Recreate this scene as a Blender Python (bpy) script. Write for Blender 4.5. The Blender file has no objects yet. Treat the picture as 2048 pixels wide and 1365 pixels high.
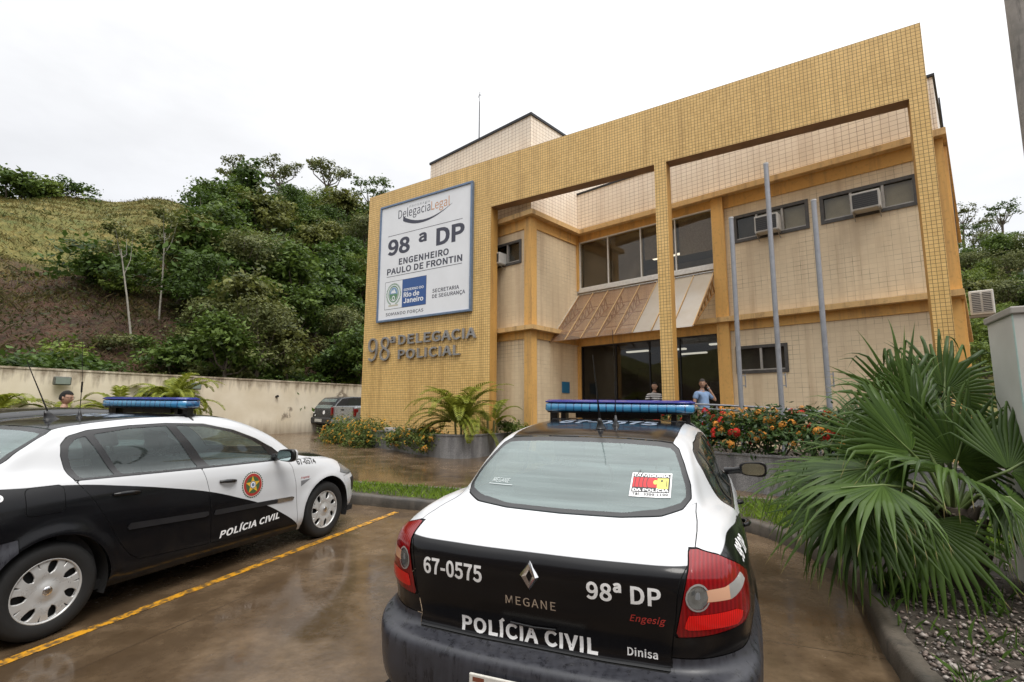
import bpy, bmesh, math, random
import numpy as np
from mathutils import Vector, Matrix
from mathutils.bvhtree import BVHTree

random.seed(7)
RNG = np.random.default_rng(7)
S = bpy.context.scene
COL = S.collection
PI = math.pi
GA = 0.0347                      # the forecourt rises gently towards the station

# ------------------------------------------------------------------ camera, sky, sun, exposure
CAMH = 1.66
cd = bpy.data.cameras.new('camera'); cd.sensor_width = 36.0; cd.lens = 36.0 * 1031.68 / 2048.0
cd.clip_start = 0.05; cd.clip_end = 2000
cam = bpy.data.objects.new('camera', cd); COL.objects.link(cam)
_p, _r = 0.1354, -0.004
fw = Vector((0, math.cos(_p), math.sin(_p))); up = Vector((0, -math.sin(_p), math.cos(_p))); rt = Vector((1, 0, 0))
rt2 = rt * math.cos(_r) - up * math.sin(_r)
up2 = rt * math.sin(_r) + up * math.cos(_r)
M = Matrix((rt2, up2, -fw)).transposed().to_4x4(); M.translation = (0, 0, CAMH)
cam.matrix_world = M
S.camera = cam

world = bpy.data.worlds.new('World'); S.world = world; world.use_nodes = True
wn = world.node_tree.nodes; wl = world.node_tree.links
for n in list(wn): wn.remove(n)
wo = wn.new('ShaderNodeOutputWorld'); bg = wn.new('ShaderNodeBackground'); wl.new(bg.outputs[0], wo.inputs[0])
SUN_EL, SUN_AZ = math.radians(58), math.radians(150)
sky = wn.new('ShaderNodeTexSky'); sky.sky_type = 'NISHITA'; sky.sun_disc = False
sky.sun_elevation = SUN_EL; sky.sun_rotation = SUN_AZ
skm = wn.new('ShaderNodeVectorMath'); skm.operation = 'SCALE'; skm.inputs['Scale'].default_value = 0.10
wl.new(sky.outputs[0], skm.inputs[0])
tc = wn.new('ShaderNodeTexCoord')
sx = wn.new('ShaderNodeSeparateXYZ'); wl.new(tc.outputs['Generated'], sx.inputs[0])
# overcast deck: darker blue grey towards the left horizon, bright overhead, soft cloud mottling
cr = wn.new('ShaderNodeValToRGB')
cr.color_ramp.elements[0].position = 0.0; cr.color_ramp.elements[0].color = (.62, .635, .67, 1)
e = cr.color_ramp.elements.new(.22); e.color = (.68, .69, .715, 1)
e = cr.color_ramp.elements.new(.40); e.color = (.76, .765, .78, 1)
e = cr.color_ramp.elements.new(.60); e.color = (.98, .98, .985, 1)
cr.color_ramp.elements[-1].position = 1.0; cr.color_ramp.elements[-1].color = (2.35, 2.35, 2.34, 1)
wl.new(sx.outputs[2], cr.inputs[0])
mp = wn.new('ShaderNodeMapping'); mp.inputs['Scale'].default_value = (1.2, 1.2, 3.0); wl.new(tc.outputs['Generated'], mp.inputs[0])
nz = wn.new('ShaderNodeTexNoise'); nz.inputs['Scale'].default_value = 2.2; nz.inputs['Detail'].default_value = 5; nz.inputs['Roughness'].default_value = .55
wl.new(mp.outputs[0], nz.inputs['Vector'])
mr = wn.new('ShaderNodeMapRange'); mr.inputs[1].default_value = .3; mr.inputs[2].default_value = .7; mr.inputs[3].default_value = .88; mr.inputs[4].default_value = 1.10
wl.new(nz.outputs[0], mr.inputs[0])
# brighter to the right (thin cloud in front of the sun)
mr2 = wn.new('ShaderNodeMapRange'); mr2.inputs[1].default_value = -.6; mr2.inputs[2].default_value = .3; mr2.inputs[3].default_value = .92; mr2.inputs[4].default_value = 1.16
wl.new(sx.outputs[0], mr2.inputs[0])
mm = wn.new('ShaderNodeMath'); mm.operation = 'MULTIPLY'; wl.new(mr.outputs[0], mm.inputs[0]); wl.new(mr2.outputs[0], mm.inputs[1])
vm = wn.new('ShaderNodeVectorMath'); vm.operation = 'SCALE'; wl.new(cr.outputs[0], vm.inputs[0]); wl.new(mm.outputs[0], vm.inputs['Scale'])
mx = wn.new('ShaderNodeMix'); mx.data_type = 'RGBA'; mx.inputs['Factor'].default_value = .93
wl.new(skm.outputs[0], mx.inputs[6]); wl.new(vm.outputs[0], mx.inputs[7])
wl.new(mx.outputs[2], bg.inputs[0]); bg.inputs[1].default_value = 1.0

sd = bpy.data.lights.new('sun', 'SUN'); sd.energy = 1.45; sd.angle = math.radians(25); sd.color = (1, .96, .9)
sun = bpy.data.objects.new('sun', sd); COL.objects.link(sun)
sdir = Vector((math.sin(SUN_AZ) * math.cos(SUN_EL), math.cos(SUN_AZ) * math.cos(SUN_EL), math.sin(SUN_EL)))
sun.rotation_euler = sdir.to_track_quat('Z', 'Y').to_euler()
S.view_settings.view_transform = 'Standard'; S.view_settings.look = 'None'
S.view_settings.exposure = 0.42; S.view_settings.gamma = 1.0
S.render.engine = 'CYCLES'
S.cycles.max_bounces = 8; S.cycles.transparent_max_bounces = 16; S.cycles.diffuse_bounces = 3
S.cycles.use_denoising = True

# ------------------------------------------------------------------ helpers
def gz(y): return GA * y

def tag(o, label=None, cat=None, group=None, kind=None):
    if label: o['label'] = label
    if cat: o['category'] = cat
    if group: o['group'] = group
    if kind: o['kind'] = kind
    return o

def thing(name, label, cat, loc=(0, 0, 0), rotz=0.0, group=None):
    o = bpy.data.objects.new(name, None); COL.objects.link(o)
    o.empty_display_size = .2
    o.location = loc; o.rotation_euler = (0, 0, rotz)
    return tag(o, label, cat, group)

def dup(o, parent=None):
    c = o.copy(); COL.objects.link(c)
    if parent is not None:
        c.parent = parent; c.matrix_parent_inverse = o.matrix_parent_inverse.copy()
    for ch in list(o.children): dup(ch, c)
    return c

def mobj(name, verts, faces, mats, parent=None, smooth=False, mi=None, normals=None):
    me = bpy.data.meshes.new(name)
    me.from_pydata([tuple(v) for v in verts], [], [tuple(int(i) for i in f) for f in faces])
    if not isinstance(mats, (list, tuple)): mats = [mats]
    for m in mats: me.materials.append(m)
    if mi is not None: me.polygons.foreach_set('material_index', np.asarray(mi, dtype=np.int32))
    if smooth: me.polygons.foreach_set('use_smooth', np.ones(len(me.polygons), dtype=bool))
    me.update()
    if normals is not None: me.normals_split_custom_set_from_vertices([tuple(n) for n in normals])
    o = bpy.data.objects.new(name, me); COL.objects.link(o)
    if parent is not None: o.parent = parent
    return o

class MB:
    """collects simple solids and links them as one mesh"""
    def __init__(s): s.v = []; s.f = []; s.m = []; s.sm = []
    def add(s, vs, fs, mi=0, sm=False):
        b = len(s.v); s.v += [tuple(v) for v in vs]; s.f += [tuple(i + b for i in f) for f in fs]
        s.m += [mi] * len(fs); s.sm += [sm] * len(fs); return s
    def box(s, x0, x1, y0, y1, z0, z1, mi=0, bev=0.0):
        if bev > 0:
            bm = bmesh.new(); bmesh.ops.create_cube(bm, size=1)
            for v in bm.verts: v.co = ((x0 + x1) / 2 + v.co.x * (x1 - x0), (y0 + y1) / 2 + v.co.y * (y1 - y0), (z0 + z1) / 2 + v.co.z * (z1 - z0))
            bmesh.ops.bevel(bm, geom=bm.edges[:], offset=bev, segments=2, affect='EDGES', profile=.5)
            bm.verts.index_update()
            s.add([v.co[:] for v in bm.verts], [[v.index for v in f.verts] for f in bm.faces], mi); bm.free(); return s
        vs = [(x, y, z) for z in (z0, z1) for y in (y0, y1) for x in (x0, x1)]
        return s.add(vs, [(0, 2, 3, 1), (4, 5, 7, 6), (0, 1, 5, 4), (2, 6, 7, 3), (0, 4, 6, 2), (1, 3, 7, 5)], mi)
    def prism(s, poly, z0, z1, mi=0, tf=None):
        n = len(poly); vs = [(p[0], p[1], z0) for p in poly] + [(p[0], p[1], z1) for p in poly]
        if tf: vs = [tf(*v) for v in vs]
        fs = [tuple(range(n - 1, -1, -1)), tuple(range(n, 2 * n))] + [(i, (i + 1) % n, n + (i + 1) % n, n + i) for i in range(n)]
        return s.add(vs, fs, mi)
    def tube(s, pts, r, n=8, mi=0, cap=True):
        pts = [Vector(p) for p in pts]; rs = r if isinstance(r, (list, tuple)) else [r] * len(pts)
        vs = []; fs = []
        ref = Vector((0, 0, 1))
        t0 = (pts[1] - pts[0]).normalized()
        if abs(t0.z) > .9: ref = Vector((1, 0, 0))
        a = t0.cross(ref).normalized()
        for i, p in enumerate(pts):
            t = (pts[min(i + 1, len(pts) - 1)] - pts[max(i - 1, 0)]).normalized()
            a = (a - t * a.dot(t)).normalized(); b = t.cross(a)
            for k in range(n):
                an = 2 * PI * k / n; vs.append(tuple(p + (a * math.cos(an) + b * math.sin(an)) * rs[i]))
        for i in range(len(pts) - 1):
            for k in range(n):
                fs.append((i * n + k, i * n + (k + 1) % n, (i + 1) * n + (k + 1) % n, (i + 1) * n + k))
        s.add(vs, fs, mi, True)
        if cap:
            L = len(pts) - 1
            s.add(vs[:n], [tuple(range(n - 1, -1, -1))], mi); s.add(vs[L * n:], [tuple(range(n))], mi)
        return s
    def lathe(s, prof, n=32, mi=0, tf=None, sm=True):
        vs = []; fs = []
        for (r, z) in prof:
            for k in range(n):
                an = 2 * PI * k / n; vs.append((r * math.cos(an), r * math.sin(an), z))
        for i in range(len(prof) - 1):
            for k in range(n): fs.append((i * n + k, i * n + (k + 1) % n, (i + 1) * n + (k + 1) % n, (i + 1) * n + k))
        if tf: vs = [tf(*v) for v in vs]
        return s.add(vs, fs, mi, sm)
    def build(s, name, mats, parent=None):
        o = mobj(name, s.v, s.f, mats, parent, mi=s.m)
        o.data.polygons.foreach_set('use_smooth', np.array(s.sm, dtype=bool)); o.data.update()
        return o

class NT:
    """tiny node-tree helper"""
    def __init__(s, name):
        s.m = bpy.data.materials.new(name); s.m.use_nodes = True; s.t = s.m.node_tree
        for n in list(s.t.nodes): s.t.nodes.remove(n)
        s.out = s.n('ShaderNodeOutputMaterial'); s.b = s.n('ShaderNodeBsdfPrincipled'); s.l(s.b.outputs[0], s.out.inputs[0])
    def n(s, t, **kw):
        x = s.t.nodes.new(t)
        for k, v in kw.items(): setattr(x, k, v)
        return x
    def l(s, a, b): s.t.links.new(a, b); return b
    def set(s, **kw):
        for k, v in kw.items():
            i = s.b.inputs[k.replace('_', ' ')]
            if hasattr(v, 'is_output') or hasattr(v, 'links') and not isinstance(v, (tuple, list, float, int)): s.l(v, i)
            elif isinstance(v, (tuple, list)): i.default_value = tuple(v) + ((1,) if len(v) == 3 and i.type == 'RGBA' else ())
            else: i.default_value = v
        return s
    def co(s, kind='Object', scale=None):
        c = s.n('ShaderNodeTexCoord').outputs[kind]
        if scale is not None:
            m = s.n('ShaderNodeMapping'); m.inputs['Scale'].default_value = scale if isinstance(scale, (tuple, list)) else (scale,) * 3
            s.l(c, m.inputs[0]); c = m.outputs[0]
        return c
    def noise(s, vec, scale=5., detail=4., rough=.55, out=0):
        x = s.n('ShaderNodeTexNoise'); x.inputs['Scale'].default_value = scale; x.inputs['Detail'].default_value = detail; x.inputs['Roughness'].default_value = rough
        if vec is not None: s.l(vec, x.inputs['Vector'])
        return x.outputs[out]
    def ramp(s, fac, *stops):
        x = s.n('ShaderNodeValToRGB'); r = x.color_ramp
        while len(r.elements) < len(stops): r.elements.new(.5)
        for e, (p, c) in zip(r.elements, stops):
            e.position = p; e.color = tuple(c) + (1,) if isinstance(c, (tuple, list)) else (c, c, c, 1)
        s.l(fac, x.inputs[0]); return x.outputs[0]
    def mr(s, v, a, b, c, d):
        x = s.n('ShaderNodeMapRange'); s.l(v, x.inputs[0])
        for i, q in enumerate((a, b, c, d)): x.inputs[i + 1].default_value = q
        return x.outputs[0]
    def mix(s, f, a, b, mode='MIX'):
        x = s.n('ShaderNodeMix', data_type='RGBA', blend_type=mode)
        for i, q in ((0, f), (6, a), (7, b)):
            if isinstance(q, (int, float)): x.inputs[i].default_value = q if i == 0 else (q, q, q, 1)
            elif isinstance(q, (tuple, list)): x.inputs[i].default_value = tuple(q)[:3] + (1,)
            else: s.l(q, x.inputs[i])
        return x.outputs[2]
    def math(s, op, a, b=0.0, c=0.0):
        x = s.n('ShaderNodeMath', operation=op)
        for i, q in enumerate((a, b, c)):
            if isinstance(q, (int, float)): x.inputs[i].default_value = q
            else: s.l(q, x.inputs[i])
        return x.outputs[0]
    def bump(s, h, strength=.3, dist=.01):
        x = s.n('ShaderNodeBump'); x.inputs['Strength'].default_value = strength; x.inputs['Distance'].default_value = dist
        s.l(h, x.inputs['Height']); s.l(x.outputs[0], s.b.inputs['Normal']); return x.outputs[0]

def fresnel(t, ior):
    """the same reflectance from either side of a thin pane"""
    fr = t.n('ShaderNodeFresnel'); g = t.n('ShaderNodeNewGeometry')
    t.l(t.mr(g.outputs['Backfacing'], 0, 1, ior, 1 / ior), fr.inputs[0]); return fr
def simple(name, col, rough=.5, metal=0., var=.08, nscale=12., spec=None, bump=0.):
    t = NT(name); c = t.co('Object'); nzv = t.noise(c, nscale, 4)
    a = tuple(max(0, x * (1 - var)) for x in col); b = tuple(min(1, x * (1 + var)) for x in col)
    t.set(Base_Color=t.ramp(nzv, (.3, a), (.7, b)), Roughness=t.mr(nzv, .3, .7, max(.02, rough - .06), min(1, rough + .06)), Metallic=metal)
    if bump: t.bump(t.noise(c, nscale * 6, 3), bump, .005)
    return t.m

FONT = None
try:      # a sans face shipped with Blender itself; the built-in face is used where it is missing
    import os
    _f = os.path.join(bpy.utils.system_resource('DATAFILES', path='fonts'), 'Noto Sans CJK Regular.woff2')
    if os.path.exists(_f): FONT = bpy.data.fonts.load(_f)
except Exception: FONT = None
def text_geo(body, bold=0.0, sx=1.0, size=1.0, shear=0.0, space=1.0, align='LEFT'):
    """flat letters as triangles in the xy plane: verts, tris"""
    cu = bpy.data.curves.new('tmp', 'FONT'); cu.body = body; cu.offset = min(bold * .5, .0142) if FONT else bold; cu.shear = shear; cu.space_character = 1 + (space - 1) * .3 if FONT else space; cu.align_x = align
    cu.resolution_u = 4; cu.fill_mode = 'BOTH'
    if FONT: cu.font = FONT
    o = bpy.data.objects.new('tmp', cu); COL.objects.link(o)
    bpy.context.view_layer.update()
    dg = bpy.context.evaluated_depsgraph_get(); me = o.evaluated_get(dg).to_mesh()
    bm = bmesh.new(); bm.from_mesh(me); o.evaluated_get(dg).to_mesh_clear()
    bmesh.ops.remove_doubles(bm, verts=bm.verts, dist=1e-5)
    bmesh.ops.triangulate(bm, faces=bm.faces[:]); bm.verts.index_update()
    v = np.array([q.co[:] for q in bm.verts]).reshape(-1, 3); f = [[q.index for q in t.verts] for t in bm.faces]; bm.free()
    bpy.data.objects.remove(o); bpy.data.curves.remove(cu)
    v = v * size; v[:, 0] *= sx
    return v, f

def text_fit(body, x0, x1, z0, z1, bold=0.02, shear=0.0, space=1.0):
    """letters stretched into the box x0..x1, z0..z1 (2D verts)"""
    v, f = text_geo(body, bold, shear=shear, space=space)
    lo, hi = v.min(0), v.max(0)
    out = np.zeros((len(v), 2))
    out[:, 0] = x0 + (v[:, 0] - lo[0]) / (hi[0] - lo[0]) * (x1 - x0)
    out[:, 1] = z0 + (v[:, 1] - lo[1]) / (hi[1] - lo[1]) * (z1 - z0)
    return out, f

def extrude2d(v2, f, h, to3):
    """2D triangles -> solid of thickness h; to3(x, z, depth)"""
    n = len(v2)
    vs = [to3(a, b, h) for a, b in v2] + [to3(a, b, 0) for a, b in v2]
    fs = [tuple(t) for t in f]
    ec = {}
    for t in f:
        for i in range(3):
            a, b = t[i], t[(i + 1) % 3]; ec[(a, b)] = 1
    for (a, b) in list(ec):
        if (b, a) not in ec: fs.append((b, a, a + n, b + n))
    return vs, fs
# ------------------------------------------------------------------ ground, terrain
WALL0 = np.array([-14.22, 14.3]); WT = np.array([.594, .804]); WN = np.array([-.804, .594])
def hill_w(x, y):
    dx, dy = x - WALL0[0], y - WALL0[1]
    return dx * WN[0] + dy * WN[1], dx * WT[0] + dy * WT[1]
def terrain_z(x, y):
    x = np.asarray(x, float); y = np.asarray(y, float)
    base = GA * np.clip(y, -200, 27) - .08
    w, l = hill_w(x, y)
    m = np.interp(l, [-60, 0, 6, 23, 45, 90], [.55, .80, .865, 1.06, 1.2, 1.1])
    prof = np.interp(w, [.3, 1.0, 13, 24, 36, 42, 60, 140], [0, .3, 7.6, 15.2, 21.2, 22.6, 21, 12])
    bump = .5 * np.sin(x * .31 + 1) * np.sin(y * .27) + .28 * np.sin(x * .83 + y * .5) + .16 * np.sin(x * 1.9 - y * 1.3)
    left = prof * m + bump * np.clip(w / 8, 0, 1)
    q = .75 * x + .66 * y
    right = np.interp(q, [36, 46, 84, 100, 160], [0, 1.5, 20.5, 22.5, 14]) + bump * np.clip((q - 40) / 10, 0, 1)
    back = np.interp(-y, [9, 12, 28, 60], [0, 1.0, 15, 24])  # unseen rise behind the camera, added to darken reflections on the cars
    return base + np.maximum.reduce([left * (w > .3), right * (q > 36), back * (-y > 9)])
def build_terrain():
    xs = np.concatenate([np.arange(-130, -60, 4), np.arange(-60, 40, 1.0), np.arange(40, 150, 3)]); ys = np.concatenate([np.arange(-80, 0, 4), np.arange(0, 80, 1.0), np.arange(80, 170, 4)])
    X, Y = np.meshgrid(xs, ys); Z = terrain_z(X, Y)
    n, m = X.shape; idx = np.arange(n * m).reshape(n, m)
    F = np.stack([idx[:-1, :-1].ravel(), idx[:-1, 1:].ravel(), idx[1:, 1:].ravel(), idx[1:, :-1].ravel()], 1)
    t = NT('hillside'); c = t.n('ShaderNodeNewGeometry').outputs['Position']
    s = t.n('ShaderNodeSeparateXYZ'); t.l(c, s.inputs[0])
    # distance behind the boundary wall and along it
    w = t.math('ADD', t.math('MULTIPLY', t.math('SUBTRACT', s.outputs[0], float(WALL0[0])), float(WN[0])), t.math('MULTIPLY', t.math('SUBTRACT', s.outputs[1], float(WALL0[1])), float(WN[1])))
    l = t.math('ADD', t.math('MULTIPLY', t.math('SUBTRACT', s.outputs[0], float(WALL0[0])), float(WT[0])), t.math('MULTIPLY', t.math('SUBTRACT', s.outputs[1], float(WALL0[1])), float(WT[1])))
    n1 = t.noise(c, .16, 5, .6); n2 = t.noise(c, 1.1, 6, .65); n3 = t.noise(c, 5.0, 4, .6)
    grass = t.mix(t.mr(n2, .35, .65, 0, 1), (.10, .115, .024), (.235, .185, .052))
    grass = t.mix(t.mr(n3, .4, .7, 0, .5), grass, (.06, .075, .018))
    soil = t.mix(t.mr(n2, .35, .65, 0, 1), (.032, .015, .008), (.105, .048, .026))
    soil = t.mix(t.mr(n3, .50, .66, 0, .75), soil, (.035, .042, .016)); soil = t.mix(t.mr(t.noise(c, 2.2, 4, .7), .5, .6, 0, .55), soil, (.060, .050, .022))
    ww = t.math('ADD', w, t.mr(n1, .2, .8, -7, 7))
    sm = t.math('MULTIPLY', t.mr(ww, 14, 19, 1, 0), t.mr(t.math('ADD', l, t.mr(n2, .2, .8, -3, 3)), 14, 22, 1, .15))
    t.set(Base_Color=t.mix(sm, grass, soil), Roughness=.95)
    t.bump(n3, 1.0, .25)
    o = mobj('hillside', np.stack([X.ravel(), Y.ravel(), Z.ravel()], 1), F, t.m, smooth=True); tag(o, kind='structure')
build_terrain()

def wet_concrete():
    t = NT('wet_concrete'); c = t.co('Object')
    a = t.noise(c, .42, 5, .6); b = t.noise(c, 2.3, 6, .65); d = t.noise(c, 26, 4, .6)
    st = t.noise(t.co('Object', (.5, 2.2, 1)), 1.1, 5, .6)
    col = t.mix(t.mr(a, .33, .67, 0, 1), (.058, .038, .021), (.128, .085, .050))
    col = t.mix(t.mr(b, .38, .68, 0, .75), col, (.165, .115, .07))
    col = t.mix(t.mr(st, .5, .72, 0, .55), col, (.055, .036, .021))
    col = t.mix(t.mr(d, .5, .8, 0, .35), col, (.03, .02, .013))
    br = t.n('ShaderNodeTexBrick'); br.offset = 0; br.inputs['Scale'].default_value = 1; br.inputs['Brick Width'].default_value = 2.9; br.inputs['Row Height'].default_value = 2.3
    br.inputs['Mortar Size'].default_value = .006; br.inputs['Mortar Smooth'].default_value = .2
    br.inputs['Color1'].default_value = br.inputs['Color2'].default_value = (0, 0, 0, 1); br.inputs['Mortar'].default_value = (1, 1, 1, 1)
    mp_ = t.n('ShaderNodeMapping'); mp_.inputs['Rotation'].default_value = (0, 0, .36); mp_.inputs['Location'].default_value = (.7, .5, 0); t.l(c, mp_.inputs[0]); t.l(mp_.outputs[0], br.inputs['Vector'])
    col = t.mix(t.math('MULTIPLY', br.outputs[0], .6), col, (.018, .013, .010))
    pud = t.mr(t.math('ADD', t.math('MULTIPLY', a, .6), t.math('MULTIPLY', b, .4)), .44, .56, 1, 0)
    r = t.math('ADD', t.mr(d, .3, .7, .16, .32), t.math('MULTIPLY', pud, -.13))
    t.set(Base_Color=t.mix(pud, col, t.mix(.45, col, (.035, .022, .012))), Roughness=r, IOR=1.33, Specular_IOR_Level=.62)
    h = t.math('ADD', t.math('MULTIPLY', d, t.mr(pud, 0, 1, 1, .12)), t.math('MULTIPLY', br.outputs[0], -1.5))
    t.bump(h, .22, .006)
    return t.m
CONC = wet_concrete()
o = mobj('parking_ground', [(-24, -8.8, GA * -8.8), (22, -8.8, GA * -8.8), (22, 27, GA * 27), (-24, 27, GA * 27)], [(0, 1, 2, 3)], CONC); tag(o, kind='structure')

def sheet(name, poly, dz, mat, kind='structure'):
    vs = [(x, y, gz(y) + dz) for x, y in poly]
    o = mobj(name, vs, [tuple(range(len(vs)))], mat)
    bm = bmesh.new(); bm.from_mesh(o.data); bmesh.ops.triangulate(bm, faces=bm.faces[:]); bm.to_mesh(o.data); bm.free()
    if kind: tag(o, kind=kind)
    return o
# yellow bay line, worn
t = NT('bay_line_paint'); c = t.co('Object'); nn = t.noise(c, 16, 5, .7)
t.set(Base_Color=t.mix(t.mr(nn, .45, .57, 0, 1), (.60, .29, .022), (.10, .065, .035)), Roughness=.3)
LINE = t.m
def line_strip(name, a, b, wd):
    a = np.array(a); b = np.array(b); d = (b - a) / np.linalg.norm(b - a); n = np.array([-d[1], d[0]]) * wd / 2
    P = [a + n, a - n, b - n, b + n]
    return sheet(name, [tuple(p) for p in P][::-1], .004, LINE)
line_strip('bay_line', (-4.05, .90), (-1.60, 7.46), .085)

# kerb round the planted island, island soil
KERB = [(-16, 12.9), (-9, 10.45), (-2.5, 8.0), (-.94, 7.45), (1.5, 6.95), (2.55, 6.72), (2.95, 6.25), (3.04, 5.5), (2.95, 4.74), (2.42, 3.61), (2.15, 2.91), (1.35, .9), (.4, -1.5)]
def smooth2(P, k=6):
    P = [np.array(p, float) for p in P]; out = []
    for i in range(len(P) - 1):
        p0 = P[max(i - 1, 0)]; p1 = P[i]; p2 = P[i + 1]; p3 = P[min(i + 2, len(P) - 1)]
        for q in np.arange(k) / k:
            out.append(.5 * ((2 * p1) + (-p0 + p2) * q + (2 * p0 - 5 * p1 + 4 * p2 - p3) * q * q + (-p0 + 3 * p1 - 3 * p2 + p3) * q ** 3))
    out.append(P[-1]); return out
KP = smooth2(KERB)
def kerb():
    m = MB(); vs = []; prof = [(0, -.05), (.008, .115), (.035, .148), (.125, .150), (.135, .05)]
    for i, p in enumerate(KP):
        d = KP[min(i + 1, len(KP) - 1)] - KP[max(i - 1, 0)]; d /= np.linalg.norm(d); n = np.array([-d[1], d[0]])   # towards the island (left of travel)
        wob = .006 * math.sin(i * 1.7) + .004 * math.sin(i * .63)
        for a, z in prof: q = p + n * (a + wob); vs.append((q[0], q[1], gz(q[1]) + z + wob * .5))
    k = len(prof); fs = [(i * k + j, (i + 1) * k + j, (i + 1) * k + j + 1, i * k + j + 1) for i in range(len(KP) - 1) for j in range(k - 1)]
    m.add(vs, fs, 0, True)
    t = NT('kerb_concrete'); c = t.co('Object'); a = t.noise(c, 2.2, 5, .6); b = t.noise(t.co('Object', (7, 7, 1.2)), 1.6, 5, .65); d = t.noise(c, 45, 3)
    col = t.mix(t.mr(a, .35, .65, 0, 1), (.034, .029, .023), (.095, .078, .06)); col = t.mix(t.mr(b, .5, .7, 0, .8), col, (.024, .021, .017)); col = t.mix(t.mr(d, .5, .75, 0, .4), col, (.03, .03, .022))
    t.set(Base_Color=col, Roughness=t.mr(a, .3, .7, .35, .6)); t.bump(d, .5, .006)
    o = m.build('kerb', t.m); tag(o, kind='structure')
kerb()
BACK = [(-16, 14.2), (-9, 11.75), (-2.78, 9.12), (-.87, 8.5), (1.6, 8.1), (3.5, 7.85), (6.5, 6.2), (12, 2.5)]
island = [tuple(p + np.array([0, 0])) for p in KP] + [(6, -2.5), (13, -2.5)] + BACK[::-1]
# pull the soil edge just inside the kerb
def inset(P, d):
    out = []
    for i, p in enumerate(P):
        e = P[min(i + 1, len(P) - 1)] - P[max(i - 1, 0)]; e = e / np.linalg.norm(e); out.append(p + np.array([-e[1], e[0]]) * d)
    return out
KI = inset(KP, .12)
t = NT('bed_soil'); c = t.co('Object'); a = t.noise(c, 1.6, 5, .6); d = t.noise(c, 30, 4)
t.set(Base_Color=t.mix(t.mr(d, .35, .7, 0, 1), t.mix(a, (.014, .010, .007), (.035, .025, .016)), (.05, .04, .028)), Roughness=.85); t.bump(d, .8, .03)
SOIL = t.m
sheet('island_soil', [tuple(p) for p in KI] + [(6, -2.5), (13, -2.5)] + BACK[::-1], .13, SOIL)
# thin kerb at the back of the strip
m = MB(); BP = smooth2(BACK)
for i in range(len(BP) - 1):
    a, b = BP[i], BP[i + 1]; d = (b - a) / np.linalg.norm(b - a); n = np.array([-d[1], d[0]]) * .05
    P = [a - n, b - n, b + n, a + n]; vs = [(q[0], q[1], gz(q[1]) - .05) for q in P] + [(q[0], q[1], gz(q[1]) + .142) for q in P]
    m.add(vs, [(4, 5, 6, 7), (0, 1, 5, 4), (2, 3, 7, 6)])
tag(m.build('back_kerb', simple('kerb_grey', (.10, .088, .07), .6, var=.3)), kind='structure')

# ------------------------------------------------------------------ tiled wall materials
def tile_mat(name, c1, c2, grout, tw, th, mort, patch=(.45, .62), grime=(.2, .13, .07), grime_amt=.35, rough=.45, pale=None):
    t = NT(name); c = t.co('Object'); s = t.n('ShaderNodeSeparateXYZ'); t.l(c, s.inputs[0])
    cb = t.n('ShaderNodeCombineXYZ'); t.l(t.math('ADD', s.outputs[0], s.outputs[1]), cb.inputs[0]); t.l(s.outputs[2], cb.inputs[1])
    br = t.n('ShaderNodeTexBrick'); br.offset = 0; br.squash = 1; br.inputs['Scale'].default_value = 1
    br.inputs['Brick Width'].default_value = tw; br.inputs['Row Height'].default_value = th; br.inputs['Mortar Size'].default_value = mort; br.inputs['Mortar Smooth'].default_value = .1; br.inputs['Bias'].default_value = 0
    br.inputs['Color1'].default_value = c1 + (1,); br.inputs['Color2'].default_value = c2 + (1,); br.inputs['Mortar'].default_value = (0, 0, 0, 1)
    t.l(cb.outputs[0], br.inputs['Vector'])
    big = t.noise(c, .55, 5, .62); mid = t.noise(c, 3.0, 4, .6)
    streak = t.noise(t.co('Object', (3.5, 3.5, .22)), 1.0, 5, .6)
    tile = t.mix(t.mr(mid, .35, .65, 0, .35), br.outputs[0], tuple(x * .86 for x in c1))
    tile = t.mix(t.mr(big, .45, .7, 0, .5), tile, tuple(min(1, x * 1.12 + .03) for x in c1))
    tile = t.mix(t.math('MULTIPLY', t.mr(streak, .5, .75, 0, 1), grime_amt), tile, grime)
    vis = t.mr(t.math('ADD', t.math('MULTIPLY', big, .6), t.math('MULTIPLY', mid, .4)), patch[0], patch[1], 0, 1)
    gcol = t.mix(vis, pale if pale else grout, grout)
    t.set(Base_Color=t.mix(br.outputs['Fac'], tile, gcol), Roughness=t.mr(br.outputs['Fac'], 0, 1, rough, .9))
    t.bump(t.math('MULTIPLY', br.outputs['Fac'], -1), .25, .003)
    return t.m
YT = tile_mat('yellow_mosaic', (.80, .54, .205), (.66, .43, .15), (.18, .10, .042), .0785, .0785, .0044, patch=(.2, .4), grime=(.28, .15, .04), grime_amt=.45, rough=.35)
CT = tile_mat('cream_tile', (.75, .61, .415), (.70, .56, .375), (.19, .13, .075), .15, .112, .0045, patch=(.50, .66), grime=(.42, .28, .16), grime_amt=.6, pale=(.655, .52, .345))
PT = tile_mat('parapet_tile', (.86, .765, .64), (.81, .71, .59), (.30, .21, .15), .15, .112, .005, patch=(.30, .55), grime=(.46, .32, .22), grime_amt=.4, pale=(.64, .51, .39))
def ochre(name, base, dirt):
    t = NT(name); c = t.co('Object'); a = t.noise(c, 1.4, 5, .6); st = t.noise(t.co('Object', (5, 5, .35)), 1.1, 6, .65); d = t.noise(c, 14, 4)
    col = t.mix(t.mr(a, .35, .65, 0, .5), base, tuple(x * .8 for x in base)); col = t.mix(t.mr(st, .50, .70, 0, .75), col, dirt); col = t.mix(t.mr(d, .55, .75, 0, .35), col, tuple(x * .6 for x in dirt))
    t.set(Base_Color=col, Roughness=.75); t.bump(d, .15, .004); return t.m
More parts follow.
